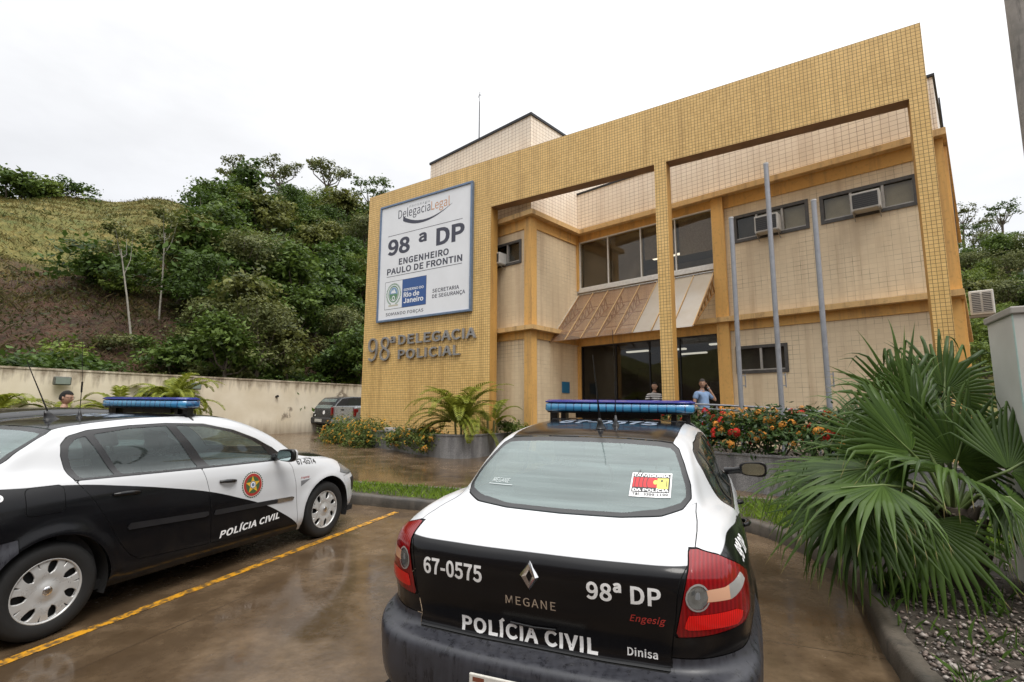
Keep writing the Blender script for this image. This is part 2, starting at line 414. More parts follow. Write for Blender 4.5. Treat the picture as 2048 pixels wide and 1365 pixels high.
OR = ochre('ochre_paint', (.76, .44, .135), (.40, .23, .10)); OL = ochre('ochre_ledge', (.70, .46, .20), (.30, .18, .085))
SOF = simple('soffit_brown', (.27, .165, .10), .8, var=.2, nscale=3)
DARKM = simple('dark_metal', (.03, .03, .033), .45, .5)
ALU = simple('window_aluminium', (.36, .34, .31), .45, .3, var=.15)
WHITEP = simple('white_frame', (.72, .70, .66), .4, var=.1)
def window_glass(name, tint=(.25, .25, .23), ior=1.55):
    t = NT(name); t.t.nodes.remove(t.b); tr = t.n('ShaderNodeBsdfTransparent'); tr.inputs[0].default_value = tint + (1,)
    gl = t.n('ShaderNodeBsdfGlossy'); gl.inputs['Roughness'].default_value = .02; fr = fresnel(t, ior)
    m_ = t.n('ShaderNodeMixShader'); t.l(fr.outputs[0], m_.inputs[0]); t.l(tr.outputs[0], m_.inputs[1]); t.l(gl.outputs[0], m_.inputs[2]); t.l(m_.outputs[0], t.out.inputs[0]); return t.m
WG = window_glass('tinted_window_glass', (.84, .81, .75)); CG = window_glass('clear_window_glass', (.88, .88, .85), 1.45); DG = window_glass('door_glass', (.55, .55, .54), 1.5)
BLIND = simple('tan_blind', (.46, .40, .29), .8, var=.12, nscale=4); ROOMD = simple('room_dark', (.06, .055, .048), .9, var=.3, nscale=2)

# ------------------------------------------------------------------ the station (local x along the front, local y into the building)
ST_K = 1.05; ST_O = (2.147 * ST_K, 16.358 * ST_K, CAMH * (1 - ST_K)); ST_YAW = .7394
st = thing('police_station', 'two-storey police station of cream tiles with ochre bands, behind the yellow portal', 'building', ST_O, -ST_YAW)
st.scale = (ST_K,) * 3
def at_station(o):
    o.location = ST_O; o.rotation_euler = (0, 0, -ST_YAW); o.scale = (ST_K,) * 3; return o
def wall_cells(m, x0, x1, z0, z1, holes, y0, y1, mi=0):
    xs = sorted({x0, x1} | {h[0] for h in holes} | {h[1] for h in holes}); zs = sorted({z0, z1} | {h[2] for h in holes} | {h[3] for h in holes})
    for i in range(len(xs) - 1):
        for k in range(len(zs) - 1):
            cx, cz = (xs[i] + xs[i + 1]) / 2, (zs[k] + zs[k + 1]) / 2
            if not any(h[0] < cx < h[1] and h[2] < cz < h[3] for h in holes): m.box(xs[i], xs[i + 1], y0, y1, zs[k], zs[k + 1], mi)
WA = (4.99, 6.68, 6.05, 6.72); WB = (6.98, 8.74, 6.07, 6.70); WC = (4.87, 6.02, 2.65, 3.29); WW = (-1.95, -.40, 6.06, 6.73)
m = MB()
wall_cells(m, 4.43, 9.21, .1, 7.345, [WA, WB, WC], 0, .25)
m.box(.0, 4.43, 0, .25, 4.09, 5.55)                                          # spandrel behind the awning
wall_cells(m, -4.8, 0, .1, 7.345, [WW], -2.373, -2.15)
m.box(-.22, 0, -2.15, 0.25, .1, 7.345)                                       # wing side
m.box(9.0, 9.21, .25, 9.0, .1, 7.345); m.box(-4.8, -4.6, -2.15, 9, .1, 7.345); m.box(-4.6, 9.0, 8.8, 9.0, .1, 7.345)
m.build('wall', CT, st)
m = MB()
m.box(.0, 9.21, .0, .22, 7.49, 8.78); m.box(8.99, 9.21, .22, 9.0, 7.49, 8.78)
m.box(-4.8, 0, -2.373, -2.15, 7.49, 10.58); m.box(-.22, 0, -2.15, 6, 7.49, 10.58); m.box(-4.8, -4.58, -2.15, 6, 7.49, 10.58); m.box(-4.58, -.22, 5.8, 6, 7.49, 10.58)
m.build('parapet', PT, st)
m = MB(); m.box(-.02, 9.25, -.03, .25, 8.78, 8.84); m.box(8.96, 9.25, .25, 9.03, 8.78, 8.84); m.box(-4.84, .04, -2.41, -2.12, 10.58, 10.66); m.box(-.25, .04, -2.12, 6.03, 10.58, 10.66)
m.box(-4.84, -4.55, -2.12, 6.03, 10.58, 10.66)
m.build('coping', DARKM, st)
m = MB(); m.box(-4.58, 8.99, .25, 8.8, 7.36, 7.46); m.build('roof', simple('roof_grey', (.15, .14, .13), .9), st)
# ledges (paler, weathered) and ochre beams below them
m = MB()
for z0, z1 in ((7.345, 7.49), (3.965, 4.09)):
    m.box(.0, 9.33, -.235, .22, z0, z1); m.box(9.0, 9.33, .22, 9.0, z0, z1)
    m.box(-4.8, .235, -2.608, -2.15, z0, z1); m.box(-.22, .235, -2.15, -.235, z0, z1)
m.build('ledge', OL, st)
m = MB()
m.box(4.43, 9.235, -.035, -.001, 7.03, 7.345); m.box(9.211, 9.235, 0, 9, 7.03, 7.345); m.box(4.43, 9.235, -.035, -.001, 3.74, 3.965); m.box(9.211, 9.235, 0, 9, 3.74, 3.965)
m.box(.0, 4.43, -.035, .2, 7.125, 7.345); m.box(.0, 4.43, -.035, .2, 3.70, 3.965)
m.box(-4.8, .035, -2.408, -2.374, 7.03, 7.345); m.box(.001, .035, -2.374, -.036, 7.03, 7.345); m.box(-4.8, .035, -2.408, -2.374, 3.74, 3.965); m.box(.001, .035, -2.374, -.036, 3.74, 3.965)
m.build('beam', OR, st)
for bx in ((4.43, 4.74, -.13, .0), (-.20, .07, -2.445, -2.373), (9.0, 9.26, -.06, .0)):
    m = MB()
    for z0, z1 in ((.1, 3.69), (3.69, 7.34)): m.box(bx[0], bx[1], bx[2] - .002, bx[3] - .036 if bx[2] > -.1 else bx[3] - .036, z0, z1)
    m.build('column', OR, st)
m = MB(); m.box(.036, .07, -2.445, -2.20, .1, 7.34); m.box(.002, .115, -.10, .0, .1, 3.7); m.box(.002, .075, -.10, .0, 5.5, 7.34); m.build('column', OR, st)
m = MB(); m.box(9.236, 9.30, .3, .62, .1, 7.3); m.build('column', OR, st)
m = MB(); m.tube([(9.29, .9, .2), (9.27, .9, 3.6), (9.30, .95, 6.0), (9.27, .9, 8.7)], .016, 6); m.build('cable', DARKM, st)

def window(x0, x1, z0, z1, y, mull, blinds, name='window', glass=None, fr=.045):
    f = MB()
    f.box(x0 - .03, x1 + .03, y - .05, y + .06, z1 - fr, z1 + .03); f.box(x0 - .03, x1 + .03, y - .05, y + .06, z0 - .03, z0 + fr)
    f.box(x0 - .03, x0 + fr, y - .05, y + .06, z0 + fr, z1 - fr); f.box(x1 - fr, x1 + .03, y - .05, y + .06, z0 + fr, z1 - fr)
    o = f.build(name, simple('window_frame_dark', (.075, .07, .065), .5, .2, var=.3), st)
    g = MB(); 
    for q in mull: g.box(q - .025, q + .025, y - .04, y + .05, z0 + fr, z1 - fr)
    g.box(x0 + fr, x1 - fr, y - .035, y + .03, z0 + fr, z0 + fr + .03)
    if mull: g.build('mullion', ALU, o)
    edges = [x0 + fr] + list(mull) + [x1 - fr]
    for i in range(len(edges) - 1):
        p = MB(); p.box(edges[i], edges[i + 1], y + .01, y + .016, z0 + fr, z1 - fr); p.build('pane', glass or CG, o)
        b = MB(); b.box(edges[i], edges[i + 1], y + .10, y + .11, z0, z1); b.build('blind' if blinds[i] else 'dark_room_sheet', BLIND if blinds[i] else ROOMD, o)  # without a blind, a near-black sheet stands for the unlit room
    return o
window(*WA, .02, [5.53, 6.13], [0, 1, 1]); window(*WB, .02, [7.57, 8.17], [1, 1, 1]); window(*WC, .02, [5.44], [0, 0]); window(*WW, -2.353, [-.93, -1.45], [1, 0, 0])
# upper glazing and entrance glazing in the recess
def glazing(name, x0, x1, z0, z1, mull, glass, fw=.035, rail=True):
    f = MB(); f.box(x0, x1, -.05, .05, z1 - fw, z1); f.box(x0, x1, -.05, .05, z0, z0 + fw)
    f.box(x0, x0 + fw, -.045, .045, z0 + fw, z1 - fw); f.box(x1 - fw, x1, -.045, .045, z0 + fw, z1 - fw)
    for q in mull: f.box(q - .013, q + .013, -.04, .04, z0 + fw, z1 - fw)
    o = f.build(name, WHITEP if rail else DARKM, st)
    e = [x0 + fw] + list(mull) + [x1 - fw]
    for i in range(len(e) - 1):
        p = MB(); p.box(e[i] + .013 * (i > 0), e[i + 1] - .013 * (i < len(mull)), -.006, .006, z0 + fw, z1 - fw); p.build('pane', glass, o)
    return o
glazing('upper_glazing', .08, 4.43, 5.56, 7.12, [1.146, 2.275, 3.355], WG)
eg = glazing('entrance_glazing', .12, 4.43, .95, 3.70, [1.35, 2.45, 3.36], DG, rail=False)
m = MB(); m.box(.12, 4.43, -.06, .06, .80, .95); m.build('plinth', OR, st)
m = MB(); m.box(.0, 4.43, -.07, -.002, 5.44, 5.555); m.build('sill', WHITEP, st)
# rooms behind the glazing: floors, back walls, tube lights, counters
m = MB(); m.box(-4.5, 8.9, .26, 8.7, .6, .8); m.box(-.2, 8.9, .26, 8.7, 3.97, 4.05)
m.build('floor', simple('floor_grey', (.16, .15, .14), .4), st)
m = MB(); m.box(-.2, 4.9, 5.0, 5.1, .8, 3.9); m.box(-.2, 4.9, 5.0, 5.1, 4.1, 7.3); m.box(4.8, 4.9, .26, 5, .8, 3.9); m.box(4.8, 4.9, .26, 5, 4.1, 7.3)
m.box(.3, 1.5, 3.2, 3.3, .8, 3.2); m.box(-.2, -.1, .3, 5, .8, 3.9)
m.build('room_wall', simple('room_wall_paint', (.30, .27, .22), .8, var=.2, nscale=1.5), st)
m = MB(); m.box(1.7, 4.4, 2.6, 3.1, .8, 1.85); m.box(.5, 1.2, 1.6, 2.0, .8, 1.9); m.build('counter', simple('counter_dark', (.05, .045, .04), .5), st)
m = MB()
for (x, z, w_, h_) in ((.55, 2.2, .5, .7), (2.2, 2.3, .6, .45), (3.1, 2.1, .4, .6), (4.2, 2.4, .35, .5)): m.box(x, x + w_, 4.95, 4.98, z, z + h_)
for (x, z, w_, h_) in ((.75, 1.7, .28, .4), (1.12, 2.35, .22, .3)): m.box(x, x + w_, 3.17, 3.19, z, z + h_)
m.build('notice', simple('notice_paper', (.62, .60, .54), .8, var=.3, nscale=3), st)
LT = bpy.data.materials.new('tube_light'); LT.use_nodes = True; LT.node_tree.nodes['Principled BSDF'].inputs['Emission Color'].default_value = (1, .95, .82, 1); LT.node_tree.nodes['Principled BSDF'].inputs['Emission Strength'].default_value = 1.4
for (x, y, z, L) in ((1.35, 1.3, 3.55, .38), (2.7, 1.2, 3.5, .30), (4.05, 1.1, 3.55, .30), (2.3, 3.4, 3.6, .45), (3.7, 3.6, 3.6, .45), (1.7, 2.9, 6.98, .5), (3.3, 4.2, 6.98, .4)):
    m = MB(); m.box(x - L, x + L, y - .07, y + .07, z, z + .05, bev=.015); m.build('tube_light', LT, st)
for a_, b_, z_, c_ in ((.13, 1.12, 5.62, .17), (1.17, 2.25, 5.62, .20)):
    m = MB(); m.box(a_, b_, .15, .16, z_, 7.08); m.build('mesh_blind', simple('mesh_blind_grey', (c_, c_ * .9, c_ * .75), .8, var=.35, nscale=1.2), st)
m = MB(); m.box(3.42, 4.36, .09, .10, 6.02, 7.08); m.build('mesh_blind', simple('mesh_blind', (.26, .225, .175), .8, var=.25, nscale=30), st)
m = MB(); m.box(2.32, 3.32, .12, .13, 6.12, 7.08); m.build('mesh_blind', simple('mesh_blind_dark', (.22, .195, .155), .8, var=.25, nscale=30), st)

# awning: translucent sheet over a triangulated ochre truss
A0 = np.array([0, -.03, 5.36]); A1 = np.array([0, -1.56, 3.705])
aw = bpy.data.objects.new('awning', None); COL.objects.link(aw); aw.parent = st
t = NT('awning_sheet'); t.t.nodes.remove(t.b); c = t.co('Object')
nb = t.noise(c, .8, 5, .6); st2 = t.noise(t.co('Object', (2.2, .4, .4)), 1.6, 5, .6)
s_ = t.n('ShaderNodeSeparateXYZ'); t.l(c, s_.inputs[0])
col = t.mix(t.mr(nb, .35, .65, 0, 1), (.62, .47, .36), (.70, .55, .44)); col = t.mix(t.mr(st2, .5, .7, 0, .25), col, (.42, .28, .17))
col = t.mix(t.mr(s_.outputs[0], 2.74, 2.78, 0, 1), col, t.mix(t.mr(nb, .5, .72, 0, .7), (.80, .75, .64), (.66, .54, .37)))
df = t.n('ShaderNodeBsdfDiffuse'); t.l(col, df.inputs[0]); tl = t.n('ShaderNodeBsdfTranslucent'); t.l(col, tl.inputs[0]); tr = t.n('ShaderNodeBsdfTransparent'); tr.inputs[0].default_value = (.92, .80, .69, 1)
gl = t.n('ShaderNodeBsdfGlossy'); gl.inputs['Roughness'].default_value = .22
m1 = t.n('ShaderNodeMixShader'); m1.inputs[0].default_value = .45; t.l(df.outputs[0], m1.inputs[1]); t.l(tl.outputs[0], m1.inputs[2])
m2 = t.n('ShaderNodeMixShader'); t.l(t.mr(s_.outputs[0], 2.74, 2.78, .74, .28), m2.inputs[0]); t.l(m1.outputs[0], m2.inputs[1]); t.l(tr.outputs[0], m2.inputs[2])
m3 = t.n('ShaderNodeMixShader'); m3.inputs[0].default_value = .10; t.l(m2.outputs[0], m3.inputs[1]); t.l(gl.outputs[0], m3.inputs[2]); t.l(m3.outputs[0], t.out.inputs[0])
mobj('awning_sheet', [(.03, A0[1], A0[2]), (4.42, A0[1], A0[2]), (4.42, A1[1], A1[2]), (.03, A1[1], A1[2])], [(0, 1, 2, 3)], t.m, aw)
m = MB(); nA = 9
for k in range(nA):
    x = .05 + 4.35 * k / (nA - 1); a = np.array([x, A0[1] - .02, A0[2] - .06]); b = np.array([x, A1[1] + .02, A1[2] + .03]); w0 = np.array([x, -.32, 4.10])
    m.tube([a, b], .022, 5)
    m.tube([np.array([x, -.02, 4.85]), b + np.array([0, .02, .0])], .022, 5)
    pr = [(a + (b - a) * q, np.array([x, -.02, 4.85]) + (b - np.array([x, -.02, 4.85])) * max(0, q * 1.06 - .08)) for q in np.linspace(.12, .92, 7)]
    for i, (p, q) in enumerate(pr):
        m.tube([p, q], .019, 4, cap=False)
        if i: m.tube([pr[i - 1][0], q], .019, 4, cap=False)
for q in (.3, .55, .8):
    p = A0 + (A1 - A0) * q; m.tube([(.05, p[1], p[2] - .05), (4.4, p[1], p[2] - .05)], .012, 4)
m.build('truss', simple('truss_ochre', (.26, .125, .028), .6), aw)
m = MB()
for k in range(nA):
    x = .05 + 4.35 * k / (nA - 1); m.tube([(x, A0[1] - .012, A0[2] + .012), (x, A1[1] - .012, A1[2] + .012)], .013, 5)
m.build('glazing_bar', simple('bar_tan', (.55, .36, .16), .5), aw)
m = MB(); m.tube([(.0, A0[1], A0[2] + .02), (4.45, A0[1], A0[2] + .02)], .03, 6); m.tube([(.02, A0[1], A0[2]), (.02, A1[1], A1[2])], .022, 6); m.build('flashing', simple('galvanised', (.55, .55, .55), .3, .8), aw)

# blue plaque by the entrance
m = MB(); m.box(.002, .02, -.94, -.56, 2.22, 2.56); o = m.build('plaque', simple('plaque_blue', (.03, .16, .30), .4), None)
at_station(o); tag(o, 'small blue plaque on the cream wall beside the entrance', 'plaque')
# porch slab
m = MB(); m.box(-.0, 9.2, -2.25, -.002, 0, .80); o = m.build('porch', simple('porch_stone', (.14, .12, .10), .35, var=.2, nscale=4)); at_station(o); tag(o, kind='structure')

# ------------------------------------------------------------------ the yellow portal in front
FR_O = (-5.4195, 18.6716, 0); FR_YAW = .5766
S1, S2, S3, S4, WF, TF, ZO, HF = 5.663, 10.875, 11.184, 16.19, 16.499, .367, 8.065, 9.665
fr = thing('tiled_portal', 'tall yellow mosaic portal with two square openings, standing before the cream station', 'portal', FR_O, -FR_YAW)
m = MB()
def qd(pts, mi): m.add(pts, [(0, 1, 2, 3)], mi)
zb = .0
for a, b, z0, z1 in ((0, S1, zb, ZO), (S2, S3, zb, ZO), (S4, WF, zb, ZO), (0, WF, ZO, HF)):
    qd([(a, 0, z0), (b, 0, z0), (b, 0, z1), (a, 0, z1)], 0); qd([(b, TF, z0), (a, TF, z0), (a, TF, z1), (b, TF, z1)], 0)
for x, n in ((0, -1), (S1, 1), (S2, -1), (S3, 1), (S4, -1), (WF, 1)):
    top = HF if x in (0, WF) else ZO
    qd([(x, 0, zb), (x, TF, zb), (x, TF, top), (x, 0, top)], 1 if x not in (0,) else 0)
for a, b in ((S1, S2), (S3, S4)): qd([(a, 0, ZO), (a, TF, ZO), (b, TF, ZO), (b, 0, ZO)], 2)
qd([(0, 0, HF), (WF, 0, HF), (WF, TF, HF), (0, TF, HF)], 0)
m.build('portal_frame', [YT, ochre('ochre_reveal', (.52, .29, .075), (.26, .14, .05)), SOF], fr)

# ------------------------------------------------------------------ boundary wall
def boundary():
    t = NT('stained_render'); c = t.co('Object'); s = t.n('ShaderNodeSeparateXYZ'); t.l(c, s.inputs[0])
    a = t.noise(c, .9, 5, .6); b = t.noise(c, 4.5, 5, .65); stv = t.noise(t.co('Object', (3.2, 3.2, .35)), 1.2, 6, .65)
    col = t.mix(t.mr(a, .3, .7, 0, 1), (.60, .52, .385), (.73, .66, .53))
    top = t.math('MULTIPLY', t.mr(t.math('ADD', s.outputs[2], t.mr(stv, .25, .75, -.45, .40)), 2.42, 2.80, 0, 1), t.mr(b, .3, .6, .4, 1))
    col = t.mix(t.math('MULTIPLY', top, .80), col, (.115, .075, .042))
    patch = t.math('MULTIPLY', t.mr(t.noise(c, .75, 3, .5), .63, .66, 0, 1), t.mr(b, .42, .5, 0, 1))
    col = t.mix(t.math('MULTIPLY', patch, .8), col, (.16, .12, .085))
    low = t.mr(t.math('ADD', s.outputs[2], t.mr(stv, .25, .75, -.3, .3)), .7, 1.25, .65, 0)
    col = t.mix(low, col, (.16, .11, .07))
    t.set(Base_Color=col, Roughness=.9); t.bump(b, .3, .02)
    L0, L1 = -12, 26
    m = MB(); N = 24
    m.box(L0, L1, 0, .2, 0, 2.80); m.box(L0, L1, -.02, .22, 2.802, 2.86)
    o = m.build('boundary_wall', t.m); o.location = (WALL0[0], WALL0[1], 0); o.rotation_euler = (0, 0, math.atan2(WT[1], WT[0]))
    tag(o, 'long cream boundary wall stained dark along its top, below the hillside', 'wall')
boundary()
# ------------------------------------------------------------------ police saloon: one smooth skin, cut into its panels
class Surf:
    def __init__(s, V, N, T, A): s.V = V; s.N = N; s.T = T; s.A = A      # points, normals, triangles, (u, v, arc) attributes
    def compact(s):
        used = np.unique(s.T); mp_ = -np.ones(len(s.V), int); mp_[used] = np.arange(len(used))
        return Surf(s.V[used], s.N[used], mp_[s.T], s.A[used]) if len(s.T) else Surf(s.V[:0], s.N[:0], s.T, s.A[:0])
    def split(s, fn):
        if not len(s.T): return s, s
        f = fn(s); f = np.where(np.abs(f) < 1e-7, 1e-7, f)
        sg = f[s.T] > 0; c = sg.sum(1)
        neg = s.T[c == 0]; pos = s.T[c == 3]; mixed = s.T[(c > 0) & (c < 3)]
        V = list(s.V); N = list(s.N); A = list(s.A); base = len(V); cache = {}; ln = []; lp = []
        def cut(a, b):
            k = (a, b) if a < b else (b, a)
            if k not in cache:
                t = f[k[0]] / (f[k[0]] - f[k[1]]); cache[k] = len(V)
                V.append(s.V[k[0]] * (1 - t) + s.V[k[1]] * t)
                n = s.N[k[0]] * (1 - t) + s.N[k[1]] * t; N.append(n / (np.linalg.norm(n) + 1e-12)); A.append(s.A[k[0]] * (1 - t) + s.A[k[1]] * t)
            return cache[k]
        for t in mixed:
            p = [f[i] > 0 for i in t]
            k = [i for i in range(3) if p[i] != p[(i + 1) % 3] and p[i] != p[(i + 2) % 3]][0]
            a, b, c_ = t[k], t[(k + 1) % 3], t[(k + 2) % 3]
            ab = cut(a, b); ac = cut(a, c_)
            (lp if p[k] else ln).append((a, ab, ac))
            (ln if p[k] else lp).extend([(ab, b, c_), (ab, c_, ac)])
        V = np.array(V); N = np.array(N); A = np.array(A)
        neg = np.vstack([neg, np.array(ln, int).reshape(-1, 3)]); pos = np.vstack([pos, np.array(lp, int).reshape(-1, 3)])
        return Surf(V, N, neg, A).compact(), Surf(V, N, pos, A).compact()
    def join(s, o):
        if not len(o.T): return s
        if not len(s.T): return o
        return Surf(np.vstack([s.V, o.V]), np.vstack([s.N, o.N]), np.vstack([s.T, o.T + len(s.V)]), np.vstack([s.A, o.A]))
    def off(s, d):
        d = np.asarray(d); d = d[:, None] if d.ndim else d
        return Surf(s.V + s.N * d, s.N, s.T, s.A)

def poly_sdf(P, x, y):
    P = np.asarray(P, float); d = np.full(len(x), 1e9); ins = np.zeros(len(x), bool)
    for i in range(len(P)):
        a = P[i]; b = P[(i + 1) % len(P)]; ex, ey = b - a; wx = x - a[0]; wy = y - a[1]
        t = np.clip((wx * ex + wy * ey) / (ex * ex + ey * ey + 1e-12), 0, 1)
        d = np.minimum(d, (wx - ex * t) ** 2 + (wy - ey * t) ** 2)
        c1 = (a[1] > y) != (b[1] > y)
        with np.errstate(divide='ignore', invalid='ignore'):
            xi = a[0] + (y - a[1]) * ex / (ey if abs(ey) > 1e-12 else 1e-12)
        ins ^= c1 & (x < xi)
    return np.where(ins, -1, 1) * np.sqrt(d)

def bessel(P, closed_mirror, nseg):
    """interpolate points P (n,k) by a chord-length cubic; nseg[i] samples per segment"""
    P = np.asarray(P, float); n = len(P)
    h = np.maximum(np.linalg.norm(np.diff(P[:, :3], axis=0), axis=1), 1e-4)
    d = np.diff(P, axis=0) / h[:, None]; m = np.zeros_like(P)
    for i in range(1, n - 1): m[i] = (h[i - 1] * d[i] + h[i] * d[i - 1]) / (h[i - 1] + h[i])
    if closed_mirror:   # mirrored neighbour across x = 0
        for i, q in ((0, 0), (n - 1, n - 2)):
            m[i] = d[q]; m[i][1:3] = 0
    else: m[0] = d[0]; m[-1] = d[-1]
    out = []
    for i in range(n - 1):
        k = nseg[i]
        for t in np.arange(k) / k:
            t2, t3 = t * t, t * t * t
            out.append((2 * t3 - 3 * t2 + 1) * P[i] + (t3 - 2 * t2 + t) * h[i] * m[i] + (-2 * t3 + 3 * t2) * P[i + 1] + (t3 - t2) * h[i] * m[i + 1])
    out.append(P[-1]); return np.array(out)

def R_(xs, ys, zs): return np.array(list(zip(xs, ys, zs)), float)
XM = [0, .41, .70, .842, .885, .893, .890, .888, .888, .888, .889, .845, .71, .40, 0]
YM = [-1.05, -1.034, -.965, -.775, -.43, 0, .5, 1.0, 1.5, 2.05, 2.69, 3.10, 3.36, 3.48, 3.51]
def ringm(sx, dyr, dyf, z):
    x = [a * sx for a in XM]; y = list(YM)
    for i, w in enumerate((1, 1, .95, .7, .2)): y[i] += dyr * w
    for i, w in zip((14, 13, 12, 11), (1, 1, .9, .5)): y[i] -= dyf * w
    return R_(x, y, z)
def zz(*kv):   # rear, mid list
    return np.interp(range(15), [k for k, _ in kv], [v for _, v in kv])
RINGS = [
    (0.0, ringm(.93, .10, .10, zz((0, .27), (3, .27), (4, .22), (10, .17), (14, .20)))),
    (1.0, ringm(.975, .035, .04, zz((0, .33), (3, .33), (5, .27), (9, .235), (14, .27)))),
    (2.0, ringm(1.0, .0, .0, zz((0, .49), (3, .49), (9, .46), (14, .46)))),
    (3.0, ringm(.998, .012, .005, zz((0, .580), (3, .590), (5, .62), (10, .60), (14, .56)))),
    (3.4, R_([0, .40, .665, .808, .872, .892, .888, .886, .886, .886, .889, .838, .70, .395, 0],
             [-.932, -.924, -.882, -.745, -.43, 0, .5, 1.0, 1.5, 2.05, 2.69, 3.08, 3.35, 3.47, 3.50],
             [.603, .605, .607, .612, .64, .665, .665, .66, .655, .65, .645, .63, .60, .59, .59])),
    (4.0, R_([0, .37, .635, .795, .860, .882, .879, .877, .877, .876, .876, .825, .685, .39, 0],
             [-.955, -.947, -.905, -.765, -.44, 0, .5, 1.0, 1.5, 2.05, 2.69, 3.05, 3.33, 3.45, 3.485],
             [.80, .80, .80, .805, .81, .80, .79, .785, .78, .77, .745, .70, .65, .635, .63])),
    (5.0, R_([0, .365, .612, .755, .828, .860, .860, .860, .860, .857, .846, .79, .64, .36, 0],
             [-.955, -.946, -.90, -.765, -.44, 0, .5, 1.0, 1.5, 2.05, 2.69, 3.0, 3.28, 3.42, 3.46],
             [.972, .972, .975, .975, .955, .94, .92, .91, .90, .88, .81, .765, .71, .695, .69])),
    (6.0, R_([0, .345, .58, .70, .772, .812, .826, .830, .830, .820, .795, .735, .58, .32, 0],
             [-.918, -.908, -.86, -.725, -.41, 0, .5, 1.0, 1.5, 2.05, 2.69, 2.98, 3.2, 3.34, 3.38],
             [1.006, 1.004, 1.012, 1.028, 1.038, 1.026, 1.005, .985, .967, .945, .872, .825, .775, .757, .75])),
    (6.5, R_([0, .33, .545, .655, .735, .786, .812, .818, .818, .806, .757, .672, .55, .32, 0],
             [-.76, -.752, -.70, -.57, -.27, .05, .5, 1.0, 1.5, 2.05, 2.56, 2.80, 2.94, 3.03, 3.06],
             [1.035, 1.036, 1.045, 1.058, 1.068, 1.043, 1.02, .998, .978, .956, .90, .885, .884, .893, .897])),
    (7.0, R_([0, .32, .525, .625, .685, .756, .796, .802, .802, .787, .735, .66, .50, .27, 0],
             [-.54, -.53, -.475, -.36, -.10, .13, .5, 1.0, 1.5, 2.02, 2.30, 2.42, 2.52, 2.58, 2.60],
             [1.052, 1.055, 1.068, 1.085, 1.095, 1.062, 1.035, 1.01, .988, .965, .955, .965, .98, .99, .995])),
    (8.0, R_([0, .30, .485, .578, .632, .674, .696, .705, .705, .683, .637, .57, .43, .23, 0],
             [-.21, -.205, -.175, -.11, .07, .26, .55, 1.0, 1.45, 1.82, 2.0, 2.10, 2.17, 2.21, 2.22],
             [1.235, 1.235, 1.238, 1.245, 1.255, 1.258, 1.25, 1.24, 1.232, 1.215, 1.19, 1.19, 1.197, 1.203, 1.205])),
    (9.0, R_([0, .28, .445, .525, .562, .576, .582, .586, .583, .572, .545, .485, .37, .2, 0],
             [.14, .14, .15, .18, .29, .44, .66, 1.0, 1.3, 1.5, 1.63, 1.69, 1.73, 1.75, 1.755],
             [1.396, 1.394, 1.388, 1.383, 1.388, 1.397, 1.408, 1.411, 1.403, 1.388, 1.373, 1.373, 1.380, 1.386, 1.388])),
    (9.5, R_([0, .245, .37, .44, .482, .502, .513, .518, .516, .507, .48, .425, .33, .18, 0],
             [.25, .25, .26, .29, .375, .50, .7, 1.0, 1.25, 1.42, 1.53, 1.58, 1.62, 1.64, 1.645],
             [1.420, 1.418, 1.414, 1.412, 1.417, 1.424, 1.433, 1.436, 1.430, 1.419, 1.409, 1.409, 1.413, 1.417, 1.418]),),
    (10.0, R_([0, .19, .27, .30, .32, .33, .34, .345, .34, .33, .31, .28, .22, .12, 0],
              [.42, .42, .43, .46, .53, .62, .76, 1.0, 1.18, 1.31, 1.40, 1.45, 1.48, 1.50, 1.505],
              [1.433, 1.433, 1.434, 1.436, 1.440, 1.445, 1.450, 1.452, 1.449, 1.444, 1.437, 1.433, 1.432, 1.432, 1.432])),
    (11.0, R_([0] * 15, np.interp(range(15), [0, 5, 7, 9, 14], [.60, .72, 1.0, 1.2, 1.36]), np.interp(range(15), [0, 5, 7, 9, 14], [1.448, 1.455, 1.458, 1.455, 1.443]))),
]
